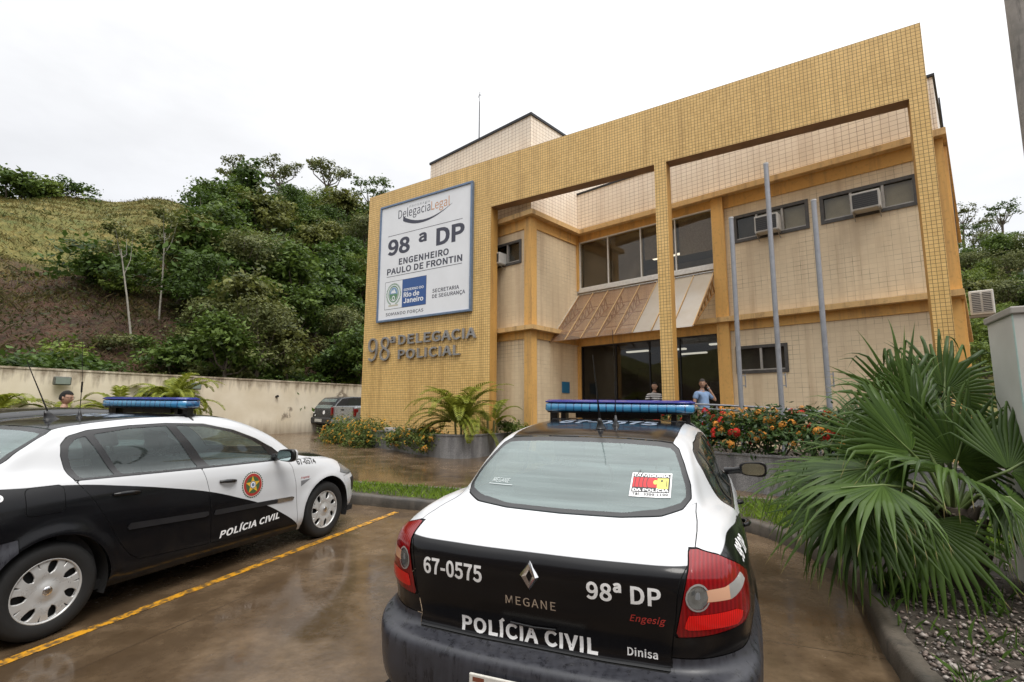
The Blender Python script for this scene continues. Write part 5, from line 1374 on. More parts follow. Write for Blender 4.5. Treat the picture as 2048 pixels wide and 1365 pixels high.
p = WALL0 + WT * 8.06; o = thing('wall_spout', 'small dark spout on the cream wall near the parked hatchback', 'spout', (p[0], p[1], 2.2), math.atan2(WT[1], WT[0]))
m = MB(); m.tube([(0, 0, 0), (0, -.12, .02)], .05, 8); m.build('pipe', DARKM, o)

# ------------------------------------------------------------------ hatchback and pickup by the wall
def loft_car(prof_side, half, name, paint, parent, taper=.86, zb=.75):
    """side outline (y, z) extruded across and drawn in above the waist, edges rounded"""
    bm = bmesh.new(); vs = {}
    for sx in (-1, 1):
        vs[sx] = []
        for y, z in prof_side:
            k = 1 - (1 - taper) * max(0, (z - zb) / .65); vs[sx].append(bm.verts.new((sx * half * k, y, z)))
    n = len(prof_side)
    for i in range(n): bm.faces.new((vs[-1][i], vs[-1][(i + 1) % n], vs[1][(i + 1) % n], vs[1][i]))
    bm.faces.new(vs[1]); bm.faces.new(vs[-1][::-1])
    bmesh.ops.recalc_face_normals(bm, faces=bm.faces[:])
    ed = [e for e in bm.edges if len(e.link_faces) == 2 and e.calc_face_angle(0) > .5]
    bmesh.ops.bevel(bm, geom=ed, offset=.06, segments=3, affect='EDGES', profile=.6)
    me = bpy.data.meshes.new(name); bm.to_mesh(me); bm.free(); me.materials.append(paint)
    me.polygons.foreach_set('use_smooth', np.ones(len(me.polygons), dtype=bool))
    o = bpy.data.objects.new(name, me); COL.objects.link(o); o.parent = parent; return o
def small_wheels(car, half, ys, r=.29):
    for y in ys:
        for sx in (-1, 1):
            w = bpy.data.objects.new('wheel', None); COL.objects.link(w); w.parent = car; w.location = (sx * (half - .10), y, r)
            m = MB(); m.lathe([(.17, -.09), (.26, -.095), (r, -.06), (r, .06), (.26, .095), (.17, .085)], 28, tf=lambda a, b, z: (z * sx, a, b)); m.build('tyre', MAT['rubber'], w)
            m = MB(); m.lathe([(0, .075), (.10, .08), (.185, .07)], 24, tf=lambda a, b, z: (z * sx, a, b)); m.build('rim', MAT['hubcap'], w)
def hatchback():
    c = thing('parked_hatchback', 'dark hatchback parked against the cream wall beside a silver pickup', 'car')
    hp = simple('hatch_paint', (.022, .024, .028), .25, var=.1)
    loft_car([(-.62, .42), (-.66, .62), (-.60, .95), (-.36, 1.22), (-.10, 1.43), (.5, 1.48), (1.3, 1.45), (1.75, 1.28), (2.25, .98), (2.9, .86), (3.1, .72), (3.14, .40), (2.9, .26), (-.4, .26)], .82, 'body', hp, c)
    gm = MAT['rear_glass']
    mobj('rear_window', [(-.56, -.571, 1.0), (.56, -.571, 1.0), (.50, -.185, 1.385), (-.50, -.185, 1.385)], [(0, 1, 2, 3)], gm, c)
    m = MB()
    for sx in (-1, 1): m.add([(sx * .79, .05, .98), (sx * .79, 1.95, .98), (sx * .725, 1.55, 1.32), (sx * .715, .25, 1.36)], [(0, 1, 2, 3)])
    m.build('side_window', simple('dark_glass', (.02, .025, .025), .06), c)
    m = MB(); m.box(-.80, .80, -.74, -.50, .36, .62, bev=.05); m.build('rear_bumper', simple('hatch_bumper', (.03, .03, .032), .5), c)
    for sx in (-1, 1):
        m = MB(); m.box(sx * .76 - .06, sx * .76 + .06, -.655, -.45, .72, 1.05, bev=.02); m.build('tail_lamp', MAT['lamp_red'], c)
    m = MB(); m.box(-.24, .24, -.755, -.738, .44, .56); m.build('number_plate', simple('plate_pale', (.5, .5, .46), .5), c)
    for k, (a, b, z, r) in enumerate(((-.48, .0, .84, .055), (.22, .0, .83, .08), (-.36, .0, .70, .04))):
        v, f = disc2(a, z, r, 14); 
        mobj('sticker', [(p[0] * (1.0 if k != 2 else 1), -.668 + (p[1] - .62) * .18 - .004, p[1]) for p in v], f, MAT['letter_white'], c)
    small_wheels(c, .82, (0, 2.45)); return c
def pickup():
    c = thing('silver_pickup', 'silver pickup truck with its tailgate towards us, half hidden by the signed pier', 'pickup truck')
    sp = simple('silver_paint', (.36, .38, .40), .3, .6, var=.08)
    loft_car([(-.86, .50), (-.88, .72), (-.86, 1.10), (.9, 1.10), (.95, 1.15), (1.15, 1.58), (1.9, 1.60), (2.5, 1.18), (3.2, 1.02), (3.45, .85), (3.48, .45), (3.2, .32), (-.5, .40)], .80, 'body', sp, c, .90, 1.0)
    m = MB(); m.box(-.66, .66, -.905, -.865, .62, 1.09, bev=.012); m.build('tailgate', sp, c)
    m = MB(); m.box(-.09, .09, -.92, -.90, .93, .99, bev=.01); m.build('tailgate_handle', DARKM, c)
    m = MB(); m.box(-.03, .03, -.915, -.90, .78, .85, bev=.01); m.build('badge', MAT['chrome'], c)
    for sx in (-1, 1):
        m = MB(); m.box(sx * .735 - .06, sx * .735 + .06, -.91, -.72, .70, 1.02, bev=.025); m.build('tail_lamp', MAT['lamp_red'], c)
    m = MB(); m.box(-.78, .78, -1.0, -.84, .40, .56, bev=.04); m.build('rear_bumper', sp, c)
    mobj('rear_window', [(-.58, .985, 1.18), (.58, .985, 1.18), (.54, 1.13, 1.52), (-.54, 1.13, 1.52)], [(0, 1, 2, 3)], simple('pickup_glass', (.05, .065, .065), .08), c)
    small_wheels(c, .80, (0, 2.75), .32); return c
h = hatchback(); pose_car(h, -7.62, 22.35, math.atan2(WT[0], WT[1]))
pk = pickup(); pose_car(pk, -6.28, 21.75, math.atan2(WT[0], WT[1]))
# third saloon, only its roof shows beyond the side-on police car
car3 = build_sedan('black car parked beyond the side-on police car, only its dark roof showing', '67-0570', texts=False, lightbar=False)
_r = Vector((math.cos(.3735), -math.sin(.3735), 0)) * -2.75
pose_car(car3, -3.945 + _r.x + .33, 4.02 + _r.y + .62, .3735)
for q in car3.children_recursive:
    if q.type == 'MESH':
        for i, mt in enumerate(q.data.materials):
            if mt in (MAT['paint'], MAT['white']): q.data.materials[i] = MAT['black']
for q in list(car3.children):
    if q.name.startswith(('aerial', 'radio_whip')): bpy.data.objects.remove(q)
# ------------------------------------------------------------------ vegetation
def leaf_mat(name, dark, light, rough=.5, trans=.30, hue=None):
    t = NT(name); at = t.n('ShaderNodeAttribute'); at.attribute_name = 'tint'
    c = t.co('Object'); nv = t.noise(c, 2.0, 3)
    f = t.math('ADD', t.math('MULTIPLY', at.outputs['Fac'], .8), t.math('MULTIPLY', nv, .25))
    col = t.mix(f, dark, light)
    t.set(Base_Color=col, Roughness=rough, IOR=1.4, Specular_IOR_Level=.28)
    tl = t.n('ShaderNodeBsdfTranslucent'); t.l(t.mix(.5, col, light), tl.inputs[0]); m = t.n('ShaderNodeMixShader'); m.inputs[0].default_value = trans
    t.l(t.b.outputs[0], m.inputs[1]); t.l(tl.outputs[0], m.inputs[2]); t.l(m.outputs[0], t.out.inputs[0]); return t.m
def quads_mesh(name, V, F, tint, mat):
    me = bpy.data.meshes.new(name); V = np.asarray(V, np.float32); F = np.asarray(F, np.int32); k = F.shape[1]
    me.vertices.add(len(V)); me.vertices.foreach_set('co', V.ravel()); me.loops.add(F.size); me.loops.foreach_set('vertex_index', F.ravel())
    me.polygons.add(len(F)); me.polygons.foreach_set('loop_start', np.arange(0, F.size, k, dtype=np.int32)); me.polygons.foreach_set('loop_total', np.full(len(F), k, np.int32))
    me.update(calc_edges=True); a = me.attributes.new('tint', 'FLOAT', 'POINT'); a.data.foreach_set('value', np.asarray(tint, np.float32)); me.materials.append(mat); me.validate(); return me
def leaf_quads(C, size, tint, rng, up=.3, aspect=.5, outward=None):
    """diamond leaves at C facing mostly up / outward"""
    n = len(C); nrm = rng.normal(size=(n, 3)) * .8; nrm[:, 2] = np.abs(nrm[:, 2]) + up
    if outward is not None: nrm += outward * .7
    nrm /= np.linalg.norm(nrm, axis=1)[:, None]
    a = rng.normal(size=(n, 3)); a -= nrm * (a * nrm).sum(1)[:, None]; a /= np.linalg.norm(a, axis=1)[:, None]; b = np.cross(nrm, a)
    s = (size * rng.uniform(.65, 1.3, n))[:, None]
    V = np.stack([C - a * s, C + b * s * aspect - nrm * s * .12, C + a * s, C - b * s * aspect - nrm * s * .12], 1).reshape(-1, 3)
    F = np.arange(4 * n).reshape(n, 4); return V, F, np.repeat(tint, 4)
def crown_points(rng, blobs, n):
    """leaf clumps: points near the shells of several ellipsoids, gathered in sprays"""
    P = []; O = []; T = []
    w = np.array([b[3] * b[4] for b in blobs]); w = w / w.sum()
    for b, q in zip(blobs, w):
        k = max(4, int(n * q / 14)); d = rng.normal(size=(k, 3)); d[:, 2] = d[:, 2] * .8 + .25; d /= np.linalg.norm(d, axis=1)[:, None]
        r = rng.uniform(.55, 1.05, k)[:, None]; c = np.array(b[:3]) + d * r * np.array([b[3], b[3], b[4]]); tt = rng.uniform(0, 1, k)
        for i in range(k):
            m = rng.integers(8, 20); sp = .16 * b[3] + .08
            P.append(c[i] + rng.normal(size=(m, 3)) * sp * np.array([1, 1, .55])); O.append(np.tile(d[i], (m, 1))); T.append(np.clip(tt[i] + rng.normal(size=m) * .15, 0, 1))
    return np.vstack(P), np.vstack(O), np.concatenate(T)
BARK = simple('bark_grey', (.11, .09, .07), .9, var=.35, nscale=5); PALEBARK = simple('bark_pale', (.27, .25, .21), .9, var=.25, nscale=4)
LM4 = ((.026, .040, .012), (.19, .20, .05))
LM = [leaf_mat('foliage_dark', (.013, .030, .006), (.088, .145, .026)), leaf_mat('foliage_mid', (.018, .040, .007), (.125, .185, .034)), leaf_mat('foliage_light', (.035, .065, .010), (.20, .26, .045)), leaf_mat('foliage_olive', (.045, .058, .018), (.16, .175, .055)), leaf_mat('foliage_yellow', *LM4)]
def tree_proto(seed, h, spread, kind='round', mat=LM[0], n=2200, leaf=.16, bark=BARK):
    rng = np.random.default_rng(seed); m = MB()
    lean = rng.normal(size=2) * .06 * h; th = h * {'umbrella': .62, 'thin': .84}.get(kind, .45)
    tp = [(0, 0, -.5), (lean[0] * .3, lean[1] * .3, th * .5), (lean[0], lean[1], th)]; r0 = (.028 if kind != 'thin' else .0085) * h
    m.tube(tp, [r0, r0 * .75, r0 * .5], 7)
    blobs = []; nb = {'round': 9, 'umbrella': 8, 'bush': 6, 'thin': 4}[kind]
    for i in range(nb):
        a = 2 * PI * i / nb + rng.uniform(-.4, .4); rr = spread * rng.uniform(.25, .72)
        if kind == 'umbrella': z = h * rng.uniform(.74, .98); br = spread * rng.uniform(.22, .36); bz = br * .38
        elif kind == 'bush': z = h * rng.uniform(.3, .75); br = spread * rng.uniform(.4, .6); bz = h * .28
        elif kind == 'thin': z = h * rng.uniform(.86, 1.0); br = spread * .4; bz = br * .4; rr *= .8
        else: z = h * rng.uniform(.42, .92); br = spread * rng.uniform(.32, .5) * (1.15 - .5 * abs(z / h - .6)); bz = br * .72; rr *= (1.25 - z / h * .7)
        c = (lean[0] + rr * math.cos(a), lean[1] + rr * math.sin(a), z); blobs.append((*c, br, bz))
        if kind != 'bush':
            j = np.array([lean[0] * .8, lean[1] * .8, th * rng.uniform(.72, 1.0)]); mid = (j + np.array(c)) / 2 + rng.normal(size=3) * .06 * spread + np.array([0, 0, -.05 * h])
            m.tube([tuple(j), tuple(mid), c], [r0 * .42, r0 * .28, r0 * .10], 5)
    if kind == 'round': blobs.append((lean[0], lean[1], h * .8, spread * .5, h * .2))
    P, O, T = crown_points(rng, blobs, n); V, F, TT = leaf_quads(P, leaf, T, rng, .35, .55, O)
    root = bpy.data.objects.new('tree', None); COL.objects.link(root); root.empty_display_size = .2
    t = m.build('trunk', bark, root); c = bpy.data.objects.new('crown', quads_mesh('crown', V, F, TT, mat)); COL.objects.link(c); c.parent = root
    return root
def place(proto, name, label, cat, x, y, z, s, rz, group, first):
    o = proto if first else dup(proto); o.name = name; tag(o, label, cat, group); o.location = (x, y, z); o.scale = s if isinstance(s, tuple) else (s, s, s); o.rotation_euler = (0, 0, rz); return o
class Pool:
    def __init__(s, protos): s.p = protos; s.used = [False] * len(protos); s.src = list(protos)
    def put(s, i, *a):
        f = not s.used[i]; s.used[i] = True; return place(s.p[i], *a, f)
rv = random.Random(11)
forest = Pool([tree_proto(1, 6, 2.5, 'round', LM[0], 3000, .125), tree_proto(2, 6.5, 2.7, 'round', LM[1], 2300, .17), tree_proto(3, 5.5, 2.6, 'round', LM[0], 1900, .22), tree_proto(4, 5.5, 2.3, 'round', LM[2], 2800, .12), tree_proto(5, 7, 2.8, 'round', LM[4], 2400, .20), tree_proto(6, 6, 2.4, 'round', LM[3], 3000, .11)])
bushes = Pool([tree_proto(11, 1.7, 1.3, 'bush', LM[1], 900, .11), tree_proto(12, 1.5, 1.4, 'bush', LM[2], 900, .11), tree_proto(13, 1.9, 1.4, 'bush', LM[0], 1000, .12), tree_proto(14, 1.5, 1.3, 'bush', LM[3], 800, .11)])
umb = Pool([tree_proto(21, 7, 3.2, 'umbrella', LM[3], 1300, .15), tree_proto(22, 6.5, 3.0, 'umbrella', LM[1], 1200, .15)])
thin = Pool([tree_proto(31, 7, 1.5, 'thin', LM[3], 420, .12, PALEBARK)])
bare = Pool([tree_proto(41, 6, 2.4, 'umbrella', LM[3], 330, .15), tree_proto(42, 6.5, 2.2, 'umbrella', LM[0], 420, .15)])
def hp(w, l):
    p = WALL0 + WN * w + WT * l; return float(p[0]), float(p[1]), float(terrain_z(p[0], p[1]))
def pxof(x, y): return 1024 + 1031.7 * x / (y * .991 + .12 * 8)
FTREE = 'trees covering the right part of the hillside'
def hill_tree_label(i, where): return where
cand = []; tries = 0
while len(cand) < 92 and tries < 9000:
    tries += 1; w = rv.uniform(2.5, 40); l = rv.uniform(4, 52); x, y, z = hp(w, l); px = pxof(x, y)
    lim = np.interp(w, [2, 6, 12, 20, 30, 40], [455, 415, 345, 365, 455, 480])
    if px < lim or px > 790: continue
    if any((x - a) ** 2 + (y - b) ** 2 < (1.5 + .03 * w) ** 2 for a, b, *_ in cand): continue
    cand.append((x, y, z, w, l, px))
kinds = ['dark dense tree', 'leafy mid-green tree', 'dark bushy tree', 'light-green tree', 'tall mid-green tree', 'olive-green tree']
for n_, (x, y, z, w, l, px) in enumerate(sorted(cand, key=lambda c: -c[3])):
    i = rv.choice([0, 0, 1, 2, 2, 4, 3, 5] if px > 560 else [1, 2, 3, 4, 5, 0, 3]); s = rv.uniform(.75, 1.12) * (1.0 if w > 8 else .72) * (.62 if w > 30 else 1.0)
    row = 'just behind the boundary wall' if w < 9 else 'halfway up the hillside' if w < 24 else 'along the ridge of the hill'
    side = 'nearest the sign pier' if px > 640 else 'mid-forest' if px > 480 else 'at the grassy edge of the wood'
    forest.put(i, 'tree', f'{kinds[i]} {row}, {side}', 'tree', x, y, z - .2, (s, s, s * rv.uniform(.85, 1.1)), rv.uniform(0, 6.28), FTREE)
# ridge specimens
l = min(np.linspace(0, 45, 500), key=lambda q: abs(pxof(*hp(34, q)[:2]) - 446)); x, y, z = hp(34, l); umb.put(0, 'umbrella_tree', 'tall open-crowned tree leaning on the ridge, left edge of the wood', 'tree', x, y, z, .92, .4, None)
for k, (w, l, lb) in enumerate(((37, 27, 'open umbrella tree on the ridge behind the dark wood'), (38, 41, 'open umbrella tree on the ridge nearest the sign board'), (38, 35, 'flat-crowned tree on the ridge at mid-wood'))):
    x, y, z = hp(w, l); umb.put(k % 2, 'umbrella_tree', lb, 'tree', x, y, z, 1.05 + .1 * k, 1.3 * k, None)
x, y, z = hp(30, 50); umb.put(1, 'umbrella_tree', 'tree whose top shows above the portal beside the cream tower', 'tree', x, y, z, 1.7, 2., None)
for k, (px_, w, lb) in enumerate(((285, 8.0, 'thin pale trunk leaning left on the bare slope'), (326, 10.5, 'thin straight pale trunk at the edge of the wood'))):
    # find the spot on that line of sight
    l = min(np.linspace(-5, 40, 400), key=lambda q: abs(pxof(*hp(w, q)[:2]) - px_)); x, y, z = hp(w, l)
    o = thin.put(0, 'slender_tree', lb, 'tree', x, y, z, (.9, .9, .80), 1.0 + 2.2 * k, None); o.rotation_euler = (0, -.16 if k == 0 else .0, .3)
# shrubs along the wall and on the slope
BG = 'shrubs growing on the slope above the wall'
bk = ['round green shrub', 'pale green shrub', 'dark shrub', 'olive shrub']
nb_ = 0; bl = []
while nb_ < 66:
    w = rv.choice([rv.uniform(1.2, 6), rv.uniform(1.2, 6), rv.uniform(5, 15)]); l = rv.uniform(-6, 26); x, y, z = hp(w, l); px = pxof(x, y)
    if px < -40 or px > 740 or (w > 6 and px < 190): continue
    if any((x - a) ** 2 + (y - b) ** 2 < .9 for a, b in bl): continue
    bl.append((x, y)); i = rv.randrange(4); s = rv.uniform(.6, 1.15)
    pos = 'low behind the wall' if w < 5 else 'higher on the slope'
    sd_ = 'above the man in green' if px < 220 else 'above the long bare wall' if px > 520 else 'above the bushy palms'
    bushes.put(i, 'shrub', f'{bk[i]} {pos}, {sd_}', 'shrub', x, y, z - .1, (s, s, s * rv.uniform(.7, 1)), rv.uniform(0, 6), BG); nb_ += 1
for k, (px_, w, s) in enumerate(((10, 37, 1.6), (55, 37.5, 1.7), (95, 37.5, 1.3), (-20, 37, 1.8), (35, 38.5, 1.6), (218, 13, 1.5), (180, 14, 1.0), (272, 16, 1.3), (320, 18, 1.4))):
    l = min(np.linspace(-20, 50, 500), key=lambda q: abs(pxof(*hp(w, q)[:2]) - px_)); x, y, z = hp(w, l)
    i = k % 3; bushes.put(i, 'shrub', f'{bk[i]} in the clump at the left end of the bare ridge' if w > 30 else f'{bk[i]} standing alone on the grassy slope', 'shrub', x, y, z - .1, (s, s, s * .85), k * 1.1, 'shrubs on the open hill')
# wooded hill on the right
RG = 'trees on the hill right of the station'; rl = []; tries = 0
while len(rl) < 46 and tries < 5000:
    tries += 1; q = rv.uniform(46, 86); r_ = rv.uniform(-30, 30); x = .75 * q + .66 * r_; y = .66 * q - .75 * r_
    if y < 12: continue
    px = pxof(x, y)
    if px < 1880 or px > 2130 or any((x - a) ** 2 + (y - b) ** 2 < 6 for a, b in rl): continue
    rl.append((x, y)); z = float(terrain_z(x, y)); hi = q > 78
    if hi: bare.put(rv.randrange(2), 'sparse_tree', 'thin open-crowned tree on the crest of the right-hand hill', 'tree', x, y, z, rv.uniform(.7, 1.1), rv.uniform(0, 6), RG)
    else:
        i = rv.choice([3, 3, 1, 4, 5, 2]); forest.put(i, 'tree', f'{kinds[i]} on the hill beyond the condenser, ' + ('upper slope' if q > 66 else 'middle slope' if q > 56 else 'foot of the slope'), 'tree', x, y, z - .2, rv.uniform(.65, .95), rv.uniform(0, 6), RG)
# ground cover and dry grass on the slopes (nobody could count these)
def scatter_hill(name, n, fn, size, mat, up, aspect=.5):
    rng = np.random.default_rng(len(name)); W = rng.uniform(.6, 40, n * 4); L = rng.uniform(-26, 55, n * 4)
    keep = fn(W, L, rng); W, L = W[keep][:n], L[keep][:n]
    X = WALL0[0] + WN[0] * W + WT[0] * L; Y = WALL0[1] + WN[1] * W + WT[1] * L; Z = terrain_z(X, Y)
    C = np.stack([X, Y, Z + rng.uniform(0, .35, len(X))], 1); cl = (np.sin(X * 1.7) * np.cos(Y * 1.3) + 1) / 2
    V, F, T = leaf_quads(C, size, np.clip(cl + rng.normal(size=len(X)) * .2, 0, 1), rng, up, aspect)
    o = bpy.data.objects.new(name, quads_mesh(name, V, F, T, mat)); COL.objects.link(o); tag(o, kind='stuff'); return o
tag(scatter_hill('undergrowth', 46000, lambda W, L, r: (r.uniform(0, 1, len(W)) < np.interp(W, [0, 3, 6, 15, 20, 40], [1, 1, .42, .3, .15, .08]) * np.where(L > 16, 2, 1)), .10, leaf_mat('undergrowth_leaf', (.016, .026, .008), (.085, .10, .030)), .2), 'low weedy undergrowth over the cut slope behind the wall', 'undergrowth')
tag(scatter_hill('dead_bracken', 34000, lambda W, L, r: (W < 17) & (L < 22), .075, leaf_mat('bracken_leaf', (.035, .020, .010), (.12, .075, .035)), .3, .35), 'brown dead bracken on the bare cut slope', 'undergrowth')
def grass_mesh(name, P, h, w, mat, rng, lean=.35, tint=None):
    n = len(P); a = rng.uniform(0, 2 * PI, n); d = np.stack([np.cos(a), np.sin(a), 0 * a], 1); ln = rng.normal(size=(n, 3)) * lean; ln[:, 2] = 0
    hh = (h * rng.uniform(.5, 1.3, n))[:, None]; up_ = np.array([0, 0, 1.]) 
    V = np.stack([P - d * w, P + d * w, P + ln * hh * .4 + up_ * hh * .6 + d * w * .6, P + ln * hh + up_ * hh], 1).reshape(-1, 3)
    F = np.concatenate([np.arange(4 * n).reshape(n, 4)[:, [0, 1, 2, 3]]]); return quads_mesh(name, V, F, np.repeat(rng.uniform(0, 1, n) if tint is None else tint, 4), mat)
rng = np.random.default_rng(5); n = 90000; W = rng.uniform(11, 40, n); L = rng.uniform(-30, 40, n); X = WALL0[0] + WN[0] * W + WT[0] * L; Y = WALL0[1] + WN[1] * W + WT[1] * L
tn = np.clip(.5 + .35 * np.sin(X * .9 + Y * .35) * np.sin(Y * .7) + rng.normal(size=n) * .18, 0, 1)
o = bpy.data.objects.new('hill_grass', grass_mesh('hill_grass', np.stack([X, Y, terrain_z(X, Y) - .03], 1), .24, .020, leaf_mat('dry_grass', (.055, .075, .016), (.22, .165, .055), .8, .2), rng, .6, tn)); COL.objects.link(o)
tag(o, 'yellowing grass covering the open hillside', 'grass', kind='stuff')
rng = np.random.default_rng(15); n = 26000; W = rng.uniform(.8, 17, n); L = rng.uniform(-20, 32, n); X = WALL0[0] + WN[0] * W + WT[0] * L; Y = WALL0[1] + WN[1] * W + WT[1] * L
k = rng.uniform(0, 1, n) < np.clip(.35 + .6 * np.sin(X * .8 + 2) * np.sin(Y * .9), .05, 1); X, Y = X[k], Y[k]
o = bpy.data.objects.new('dry_tufts', grass_mesh('dry_tufts', np.stack([X, Y, terrain_z(X, Y) - .03], 1), .42, .018, leaf_mat('tuft_blade', (.030, .032, .012), (.14, .115, .045), .8, .2), rng, .8)); COL.objects.link(o)
tag(o, 'dry tufts of grass on the brown cut slope', 'grass', kind='stuff')
# lawn strip
def in_poly(x, y, P):
    P = np.asarray(P); ins = np.zeros(len(x), bool)
    for i in range(len(P)):
        a, b = P[i], P[(i + 1) % len(P)]; c = (a[1] > y) != (b[1] > y); ins ^= c & (x < a[0] + (y - a[1]) * (b[0] - a[0]) / ((b[1] - a[1]) + 1e-12))
    return ins
ISL = np.array([tuple(p) for p in KI] + [(6, -2.5), (13, -2.5)] + BACK[::-1])
rng = np.random.default_rng(8); n = 150000; X = rng.uniform(-8, 9, n); Y = rng.uniform(5.0, 11.5, n); yb = np.interp(X, [b[0] for b in BACK], [b[1] for b in BACK])
k = in_poly(X, Y, ISL) & (Y > yb - 1.75) & (Y < yb - .06) & (rng.uniform(0, 1, n) < .75 + .5 * np.sin(X * 2.1) * np.sin(Y * 3)); X, Y = X[k], Y[k]
tn = np.clip(.55 + .3 * np.sin(X * 2.3 + 1) * np.sin(Y * 3.1) + rng.normal(size=len(X)) * .2, 0, 1)
o = bpy.data.objects.new('lawn', grass_mesh('lawn', np.stack([X, Y, GA * Y + .12], 1), .075, .0065, leaf_mat('lawn_grass', (.045, .10, .010), (.19, .28, .030), .6, .3), rng, .5, tn)); COL.objects.link(o)
tag(o, 'bright green grass strip behind the kerb', 'grass', kind='stuff')
# gravel and weeds in the bed
def gravel():
    rng = np.random.default_rng(3); n = 16000; X = rng.uniform(2.1, 6.0, n); Y = rng.uniform(1.6, 5.4, n); k = in_poly(X, Y, ISL); X, Y = X[k], Y[k]
    dens = np.clip(1.25 - np.hypot(X - 2.9, (Y - 2.5) * .85) / 1.35 + .5 * np.sin(X * 3.1) * np.sin(Y * 2.7), 0.02, 1); k = rng.uniform(0, 1, len(X)) < dens; X, Y = X[k][:7000], Y[k][:7000]; n = len(X)
    b = np.array([(1, 0, 0), (.31, .95, 0), (-.81, .59, 0), (-.81, -.59, 0), (.31, -.95, 0), (0, 0, 1), (0, 0, -1)]); f = [(i, (i + 1) % 5, 5) for i in range(5)] + [((i + 1) % 5, i, 6) for i in range(5)]
    s = rng.lognormal(-4.25, .33, n)[:, None, None]; sc = rng.uniform(.6, 1.25, (n, 1, 3)) * np.array([1, 1, .62]); a = rng.uniform(0, 6.3, n); R = np.zeros((n, 3, 3)); R[:, 0, 0] = np.cos(a); R[:, 0, 1] = -np.sin(a); R[:, 1, 0] = np.sin(a); R[:, 1, 1] = np.cos(a); R[:, 2, 2] = 1
    V = np.einsum('nij,nkj->nki', R, b[None] * sc * s * (1 + rng.normal(size=(n, 7, 1)) * .12)) + np.stack([X, Y, GA * Y + .134 + rng.uniform(0, .02, n)], 1)[:, None, :]
    F = (np.array(f)[None] + np.arange(n)[:, None, None] * 7).reshape(-1, 3)
    t = NT('gravel_stone'); at = t.n('ShaderNodeAttribute'); at.attribute_name = 'tint'
    t.set(Base_Color=t.ramp(at.outputs['Fac'], (0, (.05, .045, .04)), (.35, (.11, .082, .065)), (.7, (.21, .16, .135)), (1, (.31, .28, .25))), Roughness=.55)
    o = bpy.data.objects.new('gravel', quads_mesh('gravel', V.reshape(-1, 3), F, np.repeat(rng.uniform(0, 1, n), 7), t.m)); COL.objects.link(o); tag(o, 'loose pinkish gravel in the bed inside the kerb', 'gravel', kind='stuff')
gravel()
rng = np.random.default_rng(4); P = []
for k in range(70):
    c = np.array([rng.uniform(2.3, 5), rng.uniform(2.2, 6)]); m_ = rng.integers(12, 50); q = c + rng.normal(size=(m_, 2)) * rng.uniform(.03, .12); P.append(q)
P = np.vstack(P); P = P[in_poly(P[:, 0], P[:, 1], ISL)]
o = bpy.data.objects.new('weeds', grass_mesh('weeds', np.stack([P[:, 0], P[:, 1], GA * P[:, 1] + .12], 1), .12, .007, leaf_mat('weed_leaf', (.025, .06, .010), (.10, .17, .03), .6, .3), rng, .5)); COL.objects.link(o); tag(o, 'thin weeds coming up through the gravel', 'weeds', kind='stuff')

# ------------------------------------------------------------------ palms
FANM = leaf_mat('fan_leaf', (.010, .027, .005), (.082, .138, .026), .34, .22); 
def _fan():
    nt = FANM.node_tree; at = [n for n in nt.nodes if n.type == 'ATTRIBUTE'][0]; p = [n for n in nt.nodes if n.type == 'BSDF_PRINCIPLED'][0]
    src = p.inputs['Base Color'].links[0].from_socket; mr_ = nt.nodes.new('ShaderNodeMapRange'); mr_.inputs[1].default_value = 1.02; mr_.inputs[2].default_value = 1.28
    nt.links.new(at.outputs['Fac'], mr_.inputs[0]); mx_ = nt.nodes.new('ShaderNodeMix'); mx_.data_type = 'RGBA'; nt.links.new(mr_.outputs[0], mx_.inputs[0]); nt.links.new(src, mx_.inputs[6]); mx_.inputs[7].default_value = (.24, .20, .085, 1); nt.links.new(mx_.outputs[2], p.inputs['Base Color'])
_fan()
PETI = simple('petiole_green', (.10, .14, .04), .5, var=.3)
